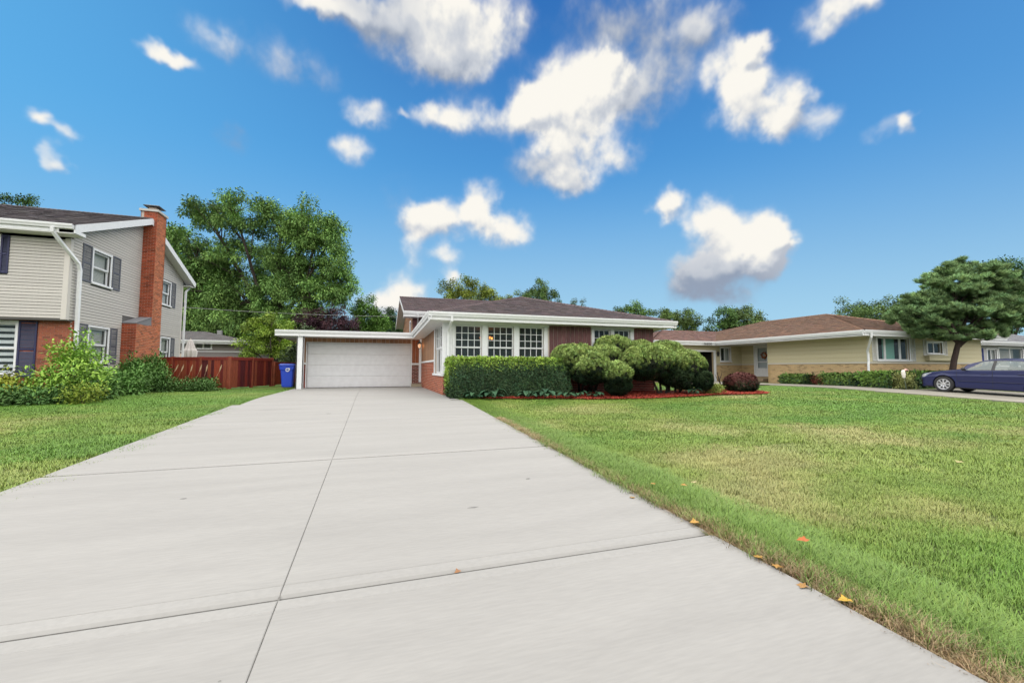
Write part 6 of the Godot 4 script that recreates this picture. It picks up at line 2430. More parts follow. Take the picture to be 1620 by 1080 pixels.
	tree("distant_tree", "treetop over the left house's roof at the left edge", -36.4, 58.2, [[-0.7, 18.7, 1.3, 0.8], [1.0, 18.6, 1.1, 0.7], [0.3, 17.7, 2.2, 0.9], [-2.0, 17.4, 1.5, 1.2]], {"color": Color(0.060, 0.13, 0.035), "n": 190, "trunk": 0.4, "fork": 10.0, "leaf": "tree", "size": 0.9})
	# the pine in the neighbour's front garden
	var pb := mat(Color(0.085, 0.055, 0.045), 0.95, grain, Vector3(2, 1, 2))
	relief(pb, bumps, 4.0)
	tree("pine_tree", "flat-layered pine with crooked trunk behind the blue car", 26.75, 13.0, [[1.25, 6.0, 0.5, 0.35], [0.35, 5.6, 0.9, 0.42], [1.9, 5.5, 0.9, 0.42], [-0.5, 5.1, 0.8, 0.36], [-1.5, 4.2, 0.7, 0.3], [0.1, 4.8, 1.2, 0.4], [1.6, 4.7, 1.2, 0.42], [2.7, 4.7, 0.7, 0.42], [-2.0, 3.6, 0.8, 0.3], [-0.9, 4.2, 1.0, 0.34], [0.7, 4.1, 1.4, 0.42], [2.0, 4.0, 1.1, 0.42], [-0.8, 3.5, 1.1, 0.32], [1.1, 3.4, 1.4, 0.36], [2.5, 3.5, 0.8, 0.36], [-1.4, 3.0, 0.8, 0.24], [-0.2, 2.9, 1.0, 0.26], [1.2, 2.75, 1.1, 0.28], [2.2, 2.9, 0.7, 0.26], [0.4, 2.55, 1.0, 0.2], [-0.9, 2.6, 0.7, 0.2], [1.9, 2.5, 0.7, 0.2], [0.3, 3.6, 1.2, 0.35], [1.6, 5.1, 0.9, 0.4], [-2.2, 3.3, 0.6, 0.22], [0.1, 2.35, 0.9, 0.2], [1.2, 2.35, 1.0, 0.2], [-1.0, 2.45, 0.6, 0.18], [0.2, 3.2, 1.3, 0.35]], {"foot": 0.5, "color": Color(0.24, 0.42, 0.18), "n": 8600, "trunk": 0.13, "fork": 2.6, "leaf": "pine", "size": 1.05, "bark": pb, "lean": CAM_RIGHT * 0.62, "yellow": 0.35, "twigs": 5, "deep": 0.9, "wiggle": 0.4, "vary": 0.25, "tufts": 95, "tuft_size": 0.40, "tuft_flat": 0.5})
	# trees across the street, which the front windows mirror
	for q in [["tree across the street, mirrored in the left front window", -6.0, -24.0], ["tree across the street, mirrored in the middle front window", 5.0, -28.0], ["tree across the street, mirrored in the right front window", 19.0, -26.0]]:
		tree("street_tree", q[0], q[1], q[2], [[-2.5, 7.0, 2.6, 2.2], [2.0, 7.5, 2.8, 2.4], [0.0, 9.6, 2.6, 2.0], [0.3, 5.5, 3.2, 1.8], [-3.6, 5.0, 2.0, 1.6], [3.8, 5.0, 2.0, 1.6]], {"foot": -0.2, "color": dark, "n": 330, "trunk": 0.3, "fork": 3.5, "leaf": "tree", "size": 1.6, "twigs": 2, "group": "street trees mirrored in the windows"})


# ---------------------------------------------------------------- fence, bin, parasol, wire, leaves
func fence_run(t: Node3D, a: Vector3, b: Vector3, high: float, m: Array, faced := 1.0) -> void:
	var u := (b - a).normalized()
	var n := Vector3.UP.cross(u).normalized() * -faced
	var len := (b - a).length()
	var xf := Transform3D(Basis(u, Vector3.UP, u.cross(Vector3.UP)), a)
	var k := int(len / 0.145)
	var w := len / k
	for i in k:
		var mb := MB.new()
		mb.xf = xf
		var top := high - 0.06 + rand(-0.006, 0.006)
		mb.panel(Vector3(i * w + 0.004, 0.04 + rand(0, 0.02), 0.0), Vector3((i + 1) * w - 0.004, top, 0.018 + rand(0, 0.006)), 0.004)
		obj("board", mb, m[rng.randi_range(0, m.size() - 1)], t)
	for v in [0.35, high - 0.22]:
		var rl := MB.new()
		rl.xf = xf
		rl.box(Vector3(0, v - 0.045, -0.045), Vector3(len, v + 0.045, -0.002))
		obj("rail", rl, m[0], t)
	var cp := MB.new()
	cp.xf = xf
	cp.panel(Vector3(-0.02, high - 0.06, -0.06), Vector3(len + 0.02, high - 0.02, 0.05), 0.006)
	cp.panel(Vector3(0, high - 0.16, 0.022), Vector3(len, high - 0.062, 0.045), 0.005)
	obj("cap_rail", cp, m[1], t)
	var c := int(len / 1.2)
	for i in c + 1:
		var p := MB.new()
		p.xf = xf
		var x := len * i / c
		p.panel(Vector3(x - 0.045, 0.0, -0.09), Vector3(x + 0.045, high + 0.0, 0.055), 0.008)
		obj("post", p, m[2], t)


func small_things() -> void:
	var wood := []
	for q in [Color(0.17, 0.015, 0.012), Color(0.24, 0.028, 0.018), Color(0.31, 0.07, 0.032), Color(0.10, 0.009, 0.012), Color(0.36, 0.06, 0.026)]:
		wood.append(mat(q, 0.55, grain, Vector3(1.6, 0.2, 1.6)))
	var f := thing("garden_fence", P(-6.0, PAD, 21.6), "dark red stained board fence beside the driveway lawn, with posts and cap rail", "fence")
	fence_run(f, P(-9.75, 0.535, 23.2), P(-6.0, 0.535, 21.6), 1.42, wood)
	fence_run(f, P(-6.0, 0.535, 21.6), P(-4.86, 0.535, 24.1), 1.42, wood)
	fence_run(f, P(-4.84, 0.535, 24.6), P(-4.0, 0.535, 26.6), 1.25, wood)
	# recycling cart
	var blue := mat(Color(0.025, 0.075, 0.60), 0.45)
	var b := thing("recycling_bin", P(-3.86, PAD, 22.6), "blue wheeled recycling bin with white mark, beside the garage post", "bin")
	var c := P(-3.86, 0, 22.6)
	var body := MB.new()
	var lev := [[0.0, 0.22, 0.20], [0.06, 0.235, 0.215], [0.75, 0.275, 0.29], [0.80, 0.285, 0.30], [0.82, 0.315, 0.33], [0.98, 0.33, 0.35], [1.0, 0.31, 0.33]]
	var ring := func(q: Array) -> Array:
		var y: float = PAD + 0.02 + q[0]
		var k := 0.05
		var x: float = q[1]
		var z: float = q[2]
		var r := []
		for p in [[-x + k, z], [x - k, z], [x, z - k], [x, -z + k], [x - k, -z], [-x + k, -z], [-x, -z + k], [-x, z - k]]:
			r.append(Vector3(c.x + p[0], y, c.z + p[1]))
		return r
	for i in lev.size() - 1:
		var lo: Array = ring.call(lev[i])
		var hi: Array = ring.call(lev[i + 1])
		for s in 8:
			body.quad(lo[s], lo[(s + 1) % 8], hi[(s + 1) % 8], hi[s])
	obj("body", body, blue, b)
	var lid := MB.new()
	var l0: Array = ring.call([1.0, 0.345, 0.37])
	var l1: Array = ring.call([1.05, 0.345, 0.37])
	var l2: Array = ring.call([1.10, 0.27, 0.30])
	for s in 8:
		lid.quad(l0[s], l0[(s + 1) % 8], l1[(s + 1) % 8], l1[s])
		lid.quad(l1[s], l1[(s + 1) % 8], l2[(s + 1) % 8], l2[s])
	for s in range(1, 7):
		lid.tri(l2[0], l2[s], l2[s + 1])
	obj("lid", lid, mat(Color(0.035, 0.085, 0.52), 0.45), b)
	var hd := MB.new()
	hd.tube([c + Vector3(-0.24, 1.55, -0.40), c + Vector3(0.24, 1.55, -0.40)], [0.016, 0.016], 8)
	hd.tube([c + Vector3(-0.24, 1.55, -0.40), c + Vector3(-0.24, 1.53, -0.30)], [0.018, 0.018], 6)
	hd.tube([c + Vector3(0.24, 1.55, -0.40), c + Vector3(0.24, 1.53, -0.30)], [0.018, 0.018], 6)
	obj("handle", hd, iron, b)
	for s in [-1.0, 1.0]:
		var wl := MB.new()
		place(wl, Basis(Vector3(0, 0, 1), PI / 2), c + Vector3(0.24 * s, PAD + 0.12, -0.26))
		wl.lathe([Vector2(0, -0.03), Vector2(0.10, -0.03), Vector2(0.125, -0.02), Vector2(0.125, 0.02), Vector2(0.10, 0.03), Vector2(0, 0.03)], 16)
		obj("wheel", wl, iron, b)
	var mk := MB.new()   # the printed white mark: two slanted strokes over a rounded cup
	var o := c + Vector3(0.03, PAD + 0.80, 0.345)
	var tilt := Basis(Vector3(1, 0, 0), -0.03)
	place(mk, tilt, o)
	for q in [[-0.09, 0.05, -0.03, 0.11, 0.0], [0.0, 0.05, 0.03, 0.12, 0.0], [0.05, 0.04, 0.09, 0.11, 0.0]]:
		mk.quad(Vector3(q[0], q[1], 0.0), Vector3(q[0] + 0.045, q[1] - 0.01, 0.0), Vector3(q[2] + 0.02, q[3], 0.0), Vector3(q[2] - 0.03, q[3], 0.0))
	for k in 7:
		var a0 := PI + PI * k / 7.0
		var a1 := PI + PI * (k + 1) / 7.0
		mk.quad(Vector3(cos(a0) * 0.09, sin(a0) * 0.09 + 0.03, 0), Vector3(cos(a1) * 0.09, sin(a1) * 0.09 + 0.03, 0), Vector3(cos(a1) * 0.055, sin(a1) * 0.05 + 0.03, 0), Vector3(cos(a0) * 0.055, sin(a0) * 0.05 + 0.03, 0))
	obj("printed_mark", mk, mat(Color(0.75, 0.76, 0.82), 0.5), b)
	# closed parasol
	var pa := thing("closed_parasol", P(-10.42, 0.4, 30.0), "closed white garden parasol standing behind the red fence", "parasol")
	var cl := MB.new()
	var pr := [[2.10, 0.30], [2.02, 0.27], [2.35, 0.30], [2.5, 0.29], [2.62, 0.22], [2.85, 0.16], [3.08, 0.09], [3.18, 0.02]]
	for i in pr.size() - 1:
		for s in 20:
			var pt := func(j: int, q: int) -> Vector3:
				var a := TAU * q / 20.0
				var r: float = pr[j][1] * (1.0 + (0.22 if q % 2 else -0.12))
				return P(-10.42 + cos(a) * r, pr[j][0] + (0.04 if q % 4 == 0 and j < 2 else 0.0), 30.0 + sin(a) * r)
			cl.quad(pt.call(i, s), pt.call(i, s + 1), pt.call(i + 1, s + 1), pt.call(i + 1, s))
	obj("canopy", cl, mat(Color(0.66, 0.61, 0.58), 0.8, fine, Vector3(2, 2, 2)), pa)
	cl = MB.new()
	cl.tube([P(-10.42, 0.4, 30.0), P(-10.42, 3.25, 30.0)], [0.025, 0.02], 8)
	obj("pole", cl, mat(Color(0.35, 0.3, 0.25), 0.6), pa)
	# overhead wire
	var wm := MB.new()
	var pts := []
	var rr := []
	for k in 25:
		var t := k / 24.0
		pts.append(P(lerpf(-22.0, 8.0, t), lerpf(6.75, 6.45, t) - 1.1 * 4.0 * t * (1.0 - t) * 0.45, 40.0))
		rr.append(0.016)
	wm.tube(pts, rr, 5)
	tag(obj("utility_wire", wm, mat(Color(0.25, 0.25, 0.25), 0.6)), "thin overhead utility wire sagging across the trees left of the house", "wire")
	# lamp on a stake by the neighbour's hedge
	var sl := thing("stake_light", P(22.9, 0.47, 12.7), "white garden light on a thin leaning stake, left of the blue car's nose", "garden light")
	var lm := MB.new()
	lm.tube([P(22.92, 0.42, 12.7), P(22.80, 1.0, 12.7)], [0.012, 0.012], 6)
	obj("stake", lm, mat(Color(0.12, 0.16, 0.13), 0.6), sl)
	lm = MB.new()
	place(lm, Basis(Vector3(0, 0, 1), 0.15), P(22.79, 1.0, 12.7))
	lm.lathe([Vector2(0.0, 0.0), Vector2(0.05, 0.01), Vector2(0.075, 0.16), Vector2(0.07, 0.30), Vector2(0.03, 0.36), Vector2(0, 0.365)], 14)
	obj("shade", lm, mat(Color(0.72, 0.68, 0.62), 0.5), sl)
	lm = MB.new()
	lm.tube([P(22.76, 1.30, 12.7), P(22.9, 1.38, 12.68), P(23.05, 1.33, 12.66)], [0.04, 0.045, 0.02], 7)
	obj("spout", lm, mat(Color(0.60, 0.36, 0.30), 0.6), sl)
	# plastic chair and clutter in the neighbour's open garage
	var ch := thing("garden_chair", P(21.55, 0.58, 24.5), "tan plastic armchair in the neighbour's open garage doorway", "chair")
	var tanp := mat(Color(0.50, 0.33, 0.17), 0.5)
	var o2 := P(21.55, 0.58, 24.5)
	var part := MB.new()
	for q in [[-0.24, 0.22], [0.24, 0.22], [-0.22, -0.22], [0.22, -0.22]]:
		var lg := MB.new()
		lg.tube([o2 + Vector3(q[0] * 1.1, 0, q[1] * 1.1), o2 + Vector3(q[0], 0.42, q[1])], [0.028, 0.026], 6)
		obj("leg", lg, tanp, ch)
	part.xf.origin = o2
	part.panel(Vector3(-0.26, 0.40, -0.26), Vector3(0.26, 0.44, 0.26), 0.01)
	obj("seat", part, tanp, ch)
	part = MB.new()
	part.xf.origin = o2
	part.tube([Vector3(-0.26, 0.42, -0.22), Vector3(-0.28, 0.72, -0.28), Vector3(-0.16, 0.92, -0.32), Vector3(0.16, 0.92, -0.32), Vector3(0.28, 0.72, -0.28), Vector3(0.26, 0.42, -0.22)], [0.03, 0.03, 0.03, 0.03, 0.03, 0.03], 6)
	for k in 4:
		var x := -0.15 + 0.1 * k
		part.tube([Vector3(x, 0.42, -0.23), Vector3(x, 0.90, -0.32)], [0.02, 0.018], 5)
	obj("backrest", part, tanp, ch)
	for s in [-1.0, 1.0]:
		part = MB.new()
		part.xf.origin = o2
		part.tube([Vector3(0.28 * s, 0.66, -0.26), Vector3(0.30 * s, 0.66, 0.10), Vector3(0.27 * s, 0.55, 0.26), Vector3(0.25 * s, 0.4, 0.24)], [0.026, 0.028, 0.026, 0.024], 6)
		obj("armrest", part, tanp, ch)
	var shf := thing("garage_shelf", P(21.6, 0.58, 27.5), "dim shelf with pale boxes at the back of the neighbour's open garage", "shelf")
	for k in 3:
		var s := MB.new()
		s.box(P(20.0, 0.95 + 0.42 * k, 27.9), P(22.7, 0.98 + 0.42 * k, 27.4))
		obj("board", s, mat(Color(0.25, 0.2, 0.15), 0.8), shf)
	for q in [20.0, 22.65]:
		var s := MB.new()
		s.box(P(q, 0.58, 27.9), P(q + 0.05, 2.1, 27.4))
		obj("upright", s, mat(Color(0.2, 0.2, 0.2), 0.7), shf)
	for k in 2:
		var x: float = [21.6, 20.7][k]
		var bx := thing("storage_box", P(x, 1.82, 27.6), ["white storage box on the top shelf at the back of the open garage", "brown storage box on the top shelf of the open garage, left of the white box"][k], "box")
		var s := MB.new()
		s.panel(P(x, 1.823, 27.8), P(x + 0.65, 2.02, 27.42), 0.01)
		obj("carton", s, mat([Color(0.6, 0.6, 0.6), Color(0.3, 0.2, 0.12)][k], 0.7), bx)
	# fallen leaves
	var fl := [
		[2.98, 0.10, 2.33, 0.085, Color(0.52, 0.13, 0.02), "big orange-red maple leaf lying in the long grass right of the driveway"],
		[2.47, 0.0, 3.71, 0.05, Color(0.50, 0.30, 0.10), "small tan leaf on the concrete, furthest up the right driveway edge"],
		[2.84, 0.06, 3.87, 0.05, Color(0.45, 0.24, 0.05), "small brown leaf in the grass edge opposite the tan leaf on the concrete"],
		[3.06, 0.09, 3.66, 0.065, Color(0.55, 0.28, 0.05), "orange leaf in the long grass above the second driveway joint"],
		[3.22, 0.09, 3.70, 0.05, Color(0.55, 0.45, 0.22), "pale straw leaf in the grass just right of the orange leaf"],
		[2.60, 0.02, 2.98, 0.07, Color(0.58, 0.32, 0.06), "yellow-orange leaf at the right end of the wide driveway joint"],
		[2.60, 0.01, 2.37, 0.06, Color(0.55, 0.30, 0.05), "yellow leaf lying across the driveway edge below the maple leaf"],
		[2.60, 0.01, 2.24, 0.055, Color(0.50, 0.26, 0.05), "brown-yellow leaf on the dead grass edge, second below the maple leaf"],
		[2.56, 0.0, 2.02, 0.06, Color(0.42, 0.22, 0.06), "curled brown leaf on the concrete beside the dead grass"],
		[2.62, 0.02, 1.80, 0.065, Color(0.62, 0.38, 0.04), "bright yellow leaf at the driveway edge, lowest in the picture"],
		[0.557, -0.012, 2.826, 0.04, Color(0.35, 0.16, 0.06), "curled brown leaf caught in the wide joint across the driveway"],
		[7.32, 0.07, 3.54, 0.08, Color(0.55, 0.46, 0.20), "long straw-yellow leaf out on the right lawn"],
	]
	for q in fl:
		var p := P(q[0], H(q[2]) + q[1] + 0.006, q[2])
		var lf := MB.new()
		var s: float = q[3]
		place(lf, Basis.from_euler(Vector3(rand(-0.1, 0.1), rand(0, TAU), rand(-0.1, 0.1))), p)
		var tips := []
		for k in 11:
			var a := TAU * k / 11.0
			var r := s * (1.0 if k % 2 else 0.52) * (0.75 + 0.25 * cos(a)) 
			tips.append(Vector3(cos(a) * r, 0.05 * s * sin(a * 2.0 + 1.0) + (0.10 * s if k % 3 == 1 else 0.0), sin(a) * r * 0.85))
		for k in 11:
			lf.tri(Vector3(0, 0.002, 0), tips[(k + 1) % 11], tips[k])
		tag(obj("fallen_leaf", lf, mat(q[4], 0.7, grain, Vector3(12, 12, 12))), q[5], "leaf")


# ---------------------------------------------------------------- the blue car, nose towards the houses
var car_p := PackedFloat32Array()


func prof(keys: Array, s: float) -> float:
	for k in keys.size() - 1:
		if s <= keys[k + 1][0]:
			var t: float = (s - keys[k][0]) / (keys[k + 1][0] - keys[k][0])
			t = clampf(t, 0.0, 1.0)
			# cubic with slopes from neighbours
			var p0: float = keys[maxi(k - 1, 0)][1]
			var p1: float = keys[k][1]
			var p2: float = keys[k + 1][1]
			var p3: float = keys[mini(k + 2, keys.size() - 1)][1]
			var x0: float = keys[maxi(k - 1, 0)][0]
			var x3: float = keys[mini(k + 2, keys.size() - 1)][0]
			var w: float = keys[k + 1][0] - keys[k][0]
			var m1: float = (p2 - p0) / maxf(keys[k + 1][0] - x0, 0.001) * w
			var m2: float = (p3 - p1) / maxf(x3 - keys[k][0], 0.001) * w
			var t2 := t * t
			var t3 := t2 * t
			return (2 * t3 - 3 * t2 + 1) * p1 + (t3 - 2 * t2 + t) * m1 + (-2 * t3 + 3 * t2) * p2 + (t3 - t2) * m2
	return keys[keys.size() - 1][1]


func parked_car() -> void:
	# the car's own frame: s metres back from the nose, y up, w out from the middle
	var L := 4.62
	var root_at := P(23.76, H(10.0) + 0.02, 10.0)
	var t := thing("parked_car", root_at, "dark blue four-door saloon car parked on the neighbour's driveway", "car")
	var pitch := atan2(H(11.4) - H(8.7), 2.7)
	# nose points to -z; s = 0 at the nose, 2.31 m ahead of the root
	var place_at := Transform3D(Basis(Vector3(1, 0, 0), pitch), Vector3.ZERO)
	var top := [[0.0, 0.62], [0.05, 0.70], [0.2, 0.78], [0.5, 0.86], [0.9, 0.93], [1.18, 0.985], [1.35, 1.06], [1.7, 1.25], [2.05, 1.385], [2.45, 1.44], [2.9, 1.435], [3.3, 1.385], [3.7, 1.27], [4.05, 1.13], [4.3, 1.09], [4.55, 1.06], [4.62, 0.95]]
	var belt := [[0.0, 0.58], [0.05, 0.66], [0.2, 0.74], [0.5, 0.82], [0.9, 0.88], [1.2, 0.905], [1.7, 0.925], [2.5, 0.95], [3.3, 0.985], [3.9, 1.02], [4.3, 1.03], [4.55, 1.0], [4.62, 0.88]]
	var half := [[0.0, 0.52], [0.06, 0.66], [0.18, 0.77], [0.4, 0.845], [0.8, 0.885], [1.3, 0.89], [2.3, 0.89], [3.4, 0.89], [3.9, 0.875], [4.3, 0.82], [4.55, 0.72], [4.62, 0.6]]
	var sill := [[0.0, 0.30], [0.1, 0.22], [0.4, 0.19], [0.9, 0.19], [2.3, 0.195], [3.6, 0.20], [4.2, 0.24], [4.5, 0.30], [4.62, 0.42]]
	var wheels := [0.93, 3.63]
	var wr := 0.33
	var surf := func(s: float, v: float) -> Vector3:   # v 0 sill .. 1 belt .. 2 middle of the roof or bonnet
		var h: float = prof(half, s)
		var b: float = prof(belt, s)
		var y0: float = prof(sill, s)
		var tp: float = prof(top, s)
		if v <= 1.0:
			var y := lerpf(y0, b, v)
			var out := h * (1.0 - 0.075 * pow(1.0 - v, 2.4) - 0.035 * pow(v, 3.0))
			# body-side crease
			out += 0.012 * exp(-pow((v - 0.70) / 0.06, 2.0)) - 0.012 * exp(-pow((v - 0.42) / 0.12, 2.0))
			for ws in wheels:   # flared wheel arches, open wheel wells
				var rr := Vector2(s - ws, y - wr).length()
				if rr < 0.365:
					out = minf(out, 0.60)
				elif rr < 0.47:
					out += 0.014 * (1.0 - (rr - 0.365) / 0.105)
			return Vector3(out, y, s)
		var k := v - 1.0
		var inner: float = 0.965 * h
		var rise := tp - b
		var glassy := smoothstep(0.10, 0.30, rise)
		# bonnet: a flat curve across; cabin: side glass leaning in, then the roof
		var flat_y := b + rise * sin(k * PI / 2)
		var flat_w := inner * (1.0 - k)
		var lean := 0.20 * minf(1.0, rise / 0.45)
		var cab_w: float
		var cab_y: float
		if k < 0.6:
			var q := k / 0.6
			cab_w = inner - (lean + 0.05) * q * (0.85 + 0.15 * q)
			cab_y = b + rise * 0.86 * q
		else:
			var q := (k - 0.6) / 0.4
			cab_w = (inner - lean - 0.05) * (1.0 - q) * (1.0 - 0.0 * q)
			cab_y = b + rise * (0.86 + 0.14 * sin(q * PI / 2))
		return Vector3(lerpf(flat_w, cab_w, glassy), lerpf(flat_y, cab_y, glassy), s)
	var paint := mat(Color(0.022, 0.026, 0.082), 0.40)
	paint.metallic_specular = 0.3
	paint.clearcoat_enabled = true
	paint.clearcoat = 0.35
	paint.clearcoat_roughness = 0.06
	var black := mat(Color(0.012, 0.012, 0.013), 0.45)
	var dark_glass := StandardMaterial3D.new()
	dark_glass.albedo_color = Color(0.42, 0.48, 0.48, 0.5)
	dark_glass.transparency = BaseMaterial3D.TRANSPARENCY_ALPHA
	dark_glass.roughness = 0.02
	dark_glass.metallic_specular = 0.9
	var lens := mat(Color(0.55, 0.57, 0.62), 0.12)
	lens.metallic = 0.5
	var names := ["body", "windscreen", "front_door", "rear_door", "front_window", "rear_window", "headlight", "rear_screen", "wheel_well", "lower_grille"]
	var mats := [paint, dark_glass, paint, paint, dark_glass, dark_glass, lens, dark_glass, black, black]
	var ns := 185
	var nv := 84
	for hand in [-1.0, 1.0]:
		var mbs := []
		for k in names.size():
			mbs.append(MB.new())
		var pos := []
		for i in ns + 1:
			var row := PackedVector3Array()
			var s := L * i / ns
			for j in nv + 1:
				row.append(surf.call(s, 2.0 * j / nv))
			pos.append(row)
		var nrm := func(i: int, j: int) -> Vector3:
			var a: Vector3 = pos[mini(i + 1, ns)][j] - pos[maxi(i - 1, 0)][j]
			var b: Vector3 = pos[i][mini(j + 1, nv)] - pos[i][maxi(j - 1, 0)]
			var q := b.cross(a).normalized()
			if q.x < -0.2 or (j == nv and q.y < 0):
				q = -q
			return Vector3(q.x * hand, q.y, q.z)
		for i in ns:
			for j in nv:
				var s := L * (i + 0.5) / ns
				var v := 2.0 * (j + 0.5) / nv
				var c: Vector3 = (pos[i][j] + pos[i + 1][j + 1]) * 0.5
				var kind := 0
				var rise: float = prof(top, s) - prof(belt, s)
				var k := v - 1.0
				if v < 1.0:
					for ws in wheels:
						if Vector2(s - ws, c.y - wr).length() < 0.362:
							kind = 8
					if kind == 0:
						if s > 1.36 and s < 2.42 and c.y > 0.26:
							kind = 2
						elif s >= 2.42 and s < 3.42 and c.y > 0.26 and Vector2(s - 3.63, c.y - wr).length() > 0.44:
							kind = 3
						elif c.y < 0.235 and s > 0.25:
							kind = 8
						elif s < 0.16 and c.y < 0.50 and c.y > 0.26:
							kind = 9
						elif s > 0.12 and s < 0.52 and v > 0.74 and v < 0.97 and s < 0.18 + (v - 0.7) * 1.3:
							kind = 6
				elif rise > 0.12 and k < 0.62:
					# side glass between the pillars
					var f := k / 0.6
					var front_edge := 1.42 + 0.55 * f
					var back_edge := 3.62 - 0.42 * f
					if f > 0.06 and f < 0.90 and s > front_edge + 0.10 and s < back_edge:
						if s < 2.36:
							kind = 4
						elif s > 2.46:
							kind = 5
						else:
							kind = 8
					elif f > 0.02 and f < 0.95 and s > front_edge and s < back_edge + 0.06:
						kind = 8 if f < 0.06 or f >= 0.90 else 0
				elif k >= 0.62 and rise > 0.06:
					if s > 1.22 and s < 2.0 and c.y < 1.36:
						kind = 1
					elif s > 3.45 and s < 4.08:
						kind = 7
				var mb: MB = mbs[kind]
				var w := Vector3(hand, 1, 1)
				var o := Vector3(0, 0, -2.31)
				var p00: Vector3 = pos[i][j] * w + o
				var p10: Vector3 = pos[i + 1][j] * w + o
				var p11: Vector3 = pos[i + 1][j + 1] * w + o
				var p01: Vector3 = pos[i][j + 1] * w + o
				# seams between the panels sink a little
				mb.xf = Transform3D(place_at.basis, root_at)
				if hand > 0:
					mb.quad_n(p10, p00, p01, p11, nrm.call(i + 1, j), nrm.call(i, j), nrm.call(i, j + 1), nrm.call(i + 1, j + 1))
				else:
					mb.quad_n(p00, p10, p11, p01, nrm.call(i, j), nrm.call(i + 1, j), nrm.call(i + 1, j + 1), nrm.call(i, j + 1))
		for k in names.size():
			if mbs[k].v.size():
				obj(names[k], mbs[k], mats[k], t)
		# door gaps, mouldings, handles, mirror
		var xs := Transform3D(place_at.basis, root_at)
		var gap := MB.new()
		gap.xf = xs
		for q in [[1.36, 0.02], [2.42, 0.0], [3.40, 0.0]]:
			for j in 24:
				var v0 := 0.12 + 0.88 * j / 24.0
				var v1 := 0.12 + 0.88 * (j + 1) / 24.0
				if q[0] > 3.0 and v0 < 0.55:
					continue
				var a: Vector3 = surf.call(q[0], v0)
				var b: Vector3 = surf.call(q[0], v1)
				var o := Vector3(0, 0, -2.31)
				var w := Vector3(hand, 1, 1)
				gap.box(Vector3(minf((a.x - 0.004) * hand, (a.x + 0.0025) * hand), a.y, a.z - 2.31 - 0.006), Vector3(maxf((a.x - 0.004) * hand, (a.x + 0.0025) * hand), b.y, a.z - 2.31 + 0.006))
		obj("door_gap", gap, black, t)
		var mo := MB.new()
		mo.xf = xs
		var pts := []
		var rr := []
		for k in 24:
			var s := 1.40 + 1.96 * k / 23.0
			var a: Vector3 = surf.call(s, 0.46)
			pts.append(Vector3((a.x + 0.004) * hand, 0.50 + 0.012 * k / 23.0, s - 2.31))
			rr.append(0.014)
		mo.tube(pts, rr, 6)
		obj("side_moulding", mo, mat(Color(0.012, 0.014, 0.05), 0.4), t)
		for s in [2.18, 3.20]:
			var hd := MB.new()
			hd.xf = xs
			var a: Vector3 = surf.call(s, 0.84)
			hd.tube([Vector3(a.x * hand, a.y - 0.01, s - 2.41), Vector3((a.x + 0.03) * hand, a.y - 0.005, s - 2.38), Vector3((a.x + 0.03) * hand, a.y, s - 2.25), Vector3(a.x * hand, a.y, s - 2.22)], [0.014, 0.016, 0.016, 0.014], 6)
			obj("door_handle", hd, paint, t)
		var mi := MB.new()
		mi.xf = xs
		mi.blob(Vector3(1.00 * hand, 0.995, 1.62 - 2.31), Vector3(0.105, 0.07, 0.06), 12)
		mi.tube([Vector3(0.84 * hand, 0.94, 1.63 - 2.31), Vector3(0.96 * hand, 0.96, 1.63 - 2.31)], [0.025, 0.025], 6)
		obj("door_mirror", mi, black, t)
	# nose and tail closed across the car
	for end in 2:
		var s_end := 0.0 if end == 0 else L
		var cap := MB.new()
		cap.xf = Transform3D(place_at.basis, root_at)
		for j in 30:
			var a: Vector3 = surf.call(s_end, 2.0 * j / 30.0)
			var b: Vector3 = surf.call(s_end, 2.0 * (j + 1) / 30.0)
			var z := s_end - 2.31
			if end == 0:
				cap.quad(Vector3(a.x, a.y, z), Vector3(-a.x, a.y, z), Vector3(-b.x, b.y, z), Vector3(b.x, b.y, z))
			else:
				cap.quad(Vector3(-a.x, a.y, z), Vector3(a.x, a.y, z), Vector3(b.x, b.y, z), Vector3(-b.x, b.y, z))
		obj("front_bumper" if end == 0 else "rear_bumper", cap, paint, t)
	# cabin, underbody
	var cab := MB.new()
	cab.xf = Transform3D(place_at.basis, root_at)
	cab.box(Vector3(-0.72, 0.2, -1.9), Vector3(0.72, 0.26, 1.9))
	for s in [-0.38, 0.38]:
		for z in [0.35, 1.05]:
			cab.box(Vector3(s - 0.24, 0.5, z - 0.3), Vector3(s + 0.24, 0.62, z + 0.15))
			cab.box(Vector3(s - 0.22, 0.62, z + 0.06), Vector3(s + 0.22, 1.08, z + 0.18))
			cab.box(Vector3(s - 0.12, 1.10, z + 0.08), Vector3(s + 0.12, 1.24, z + 0.17))
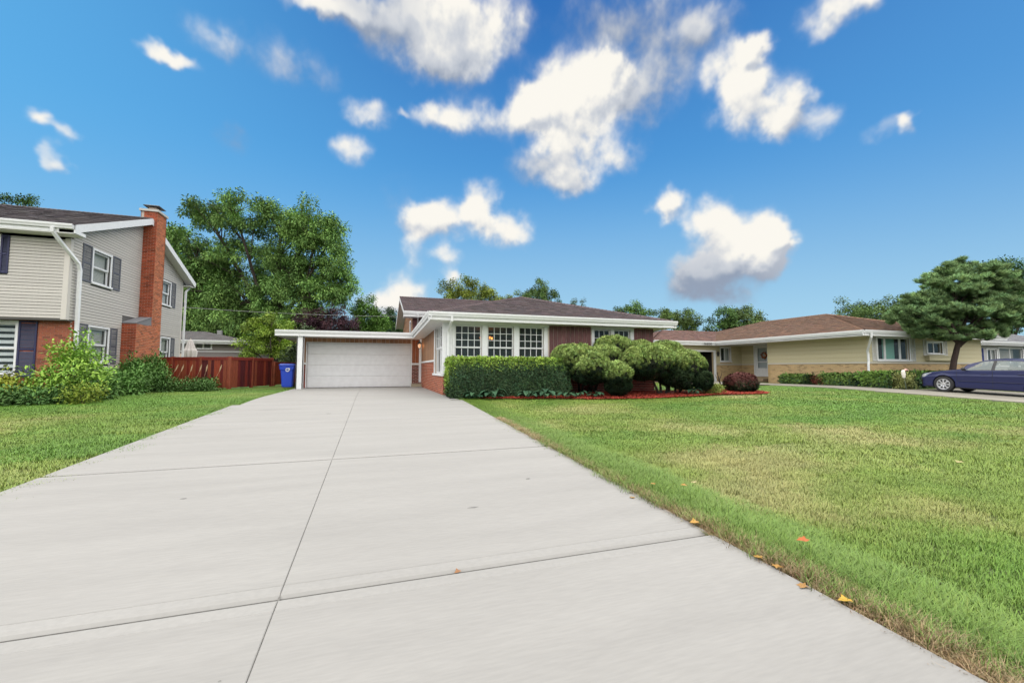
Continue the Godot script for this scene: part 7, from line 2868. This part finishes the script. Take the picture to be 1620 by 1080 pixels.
	cab.box(Vector3(-0.68, 0.72, -0.72), Vector3(0.68, 0.90, -0.45))
	obj("cabin", cab, mat(Color(0.05, 0.05, 0.05), 0.8), t)
	# wheels
	var rubber := mat(Color(0.018, 0.018, 0.019), 0.75)
	var alloy := mat(Color(0.52, 0.52, 0.54), 0.35)
	alloy.metallic = 0.6
	for ws in wheels:
		for hand in [-1.0, 1.0]:
			var whl := holder("wheel", t)
			var axle := Transform3D(place_at.basis, root_at) * Transform3D(Basis(Vector3(0, 0, 1), -PI / 2 * hand), Vector3(0.80 * hand, wr, ws - 2.31))
			var ty := MB.new()   # lathe round the axle: height = outwards
			ty.xf = axle
			ty.lathe([Vector2(0.20, -0.10), Vector2(0.30, -0.10), Vector2(0.328, -0.085), Vector2(0.332, -0.05), Vector2(0.332, 0.05), Vector2(0.325, 0.082), Vector2(0.295, 0.10), Vector2(0.235, 0.098), Vector2(0.218, 0.085)], 40)
			obj("tyre", ty, rubber, whl)
			var rim := MB.new()
			rim.xf = axle
			rim.lathe([Vector2(0.225, 0.090), Vector2(0.218, 0.096), Vector2(0.198, 0.092), Vector2(0.192, 0.06), Vector2(0.19, -0.05)], 40)
			rim.lathe([Vector2(0.055, 0.03), Vector2(0.055, 0.082), Vector2(0.045, 0.09), Vector2(0.0, 0.092)], 20)
			for k in 8:
				var a := TAU * k / 8.0
				var r := Basis(Vector3.UP, a)
				var s0 := r * Vector3(0.04, 0.072, 0)
				var s1 := r * Vector3(0.12, 0.088, 0)
				var s2 := r * Vector3(0.196, 0.082, 0)
				var sd := r * Vector3(0, 0, 1)
				rim.quad(s0 - sd * 0.030, s1 - sd * 0.024, s1 + sd * 0.024, s0 + sd * 0.030)
				rim.quad(s1 - sd * 0.024, s2 - sd * 0.040, s2 + sd * 0.040, s1 + sd * 0.024)
			obj("rim", rim, alloy, whl)
			var bk := MB.new()
			bk.xf = axle
			bk.lathe([Vector2(0.20, 0.02), Vector2(0.0, 0.025)], 24)
			obj("brake_disc", bk, mat(Color(0.03, 0.03, 0.03), 0.6), whl)
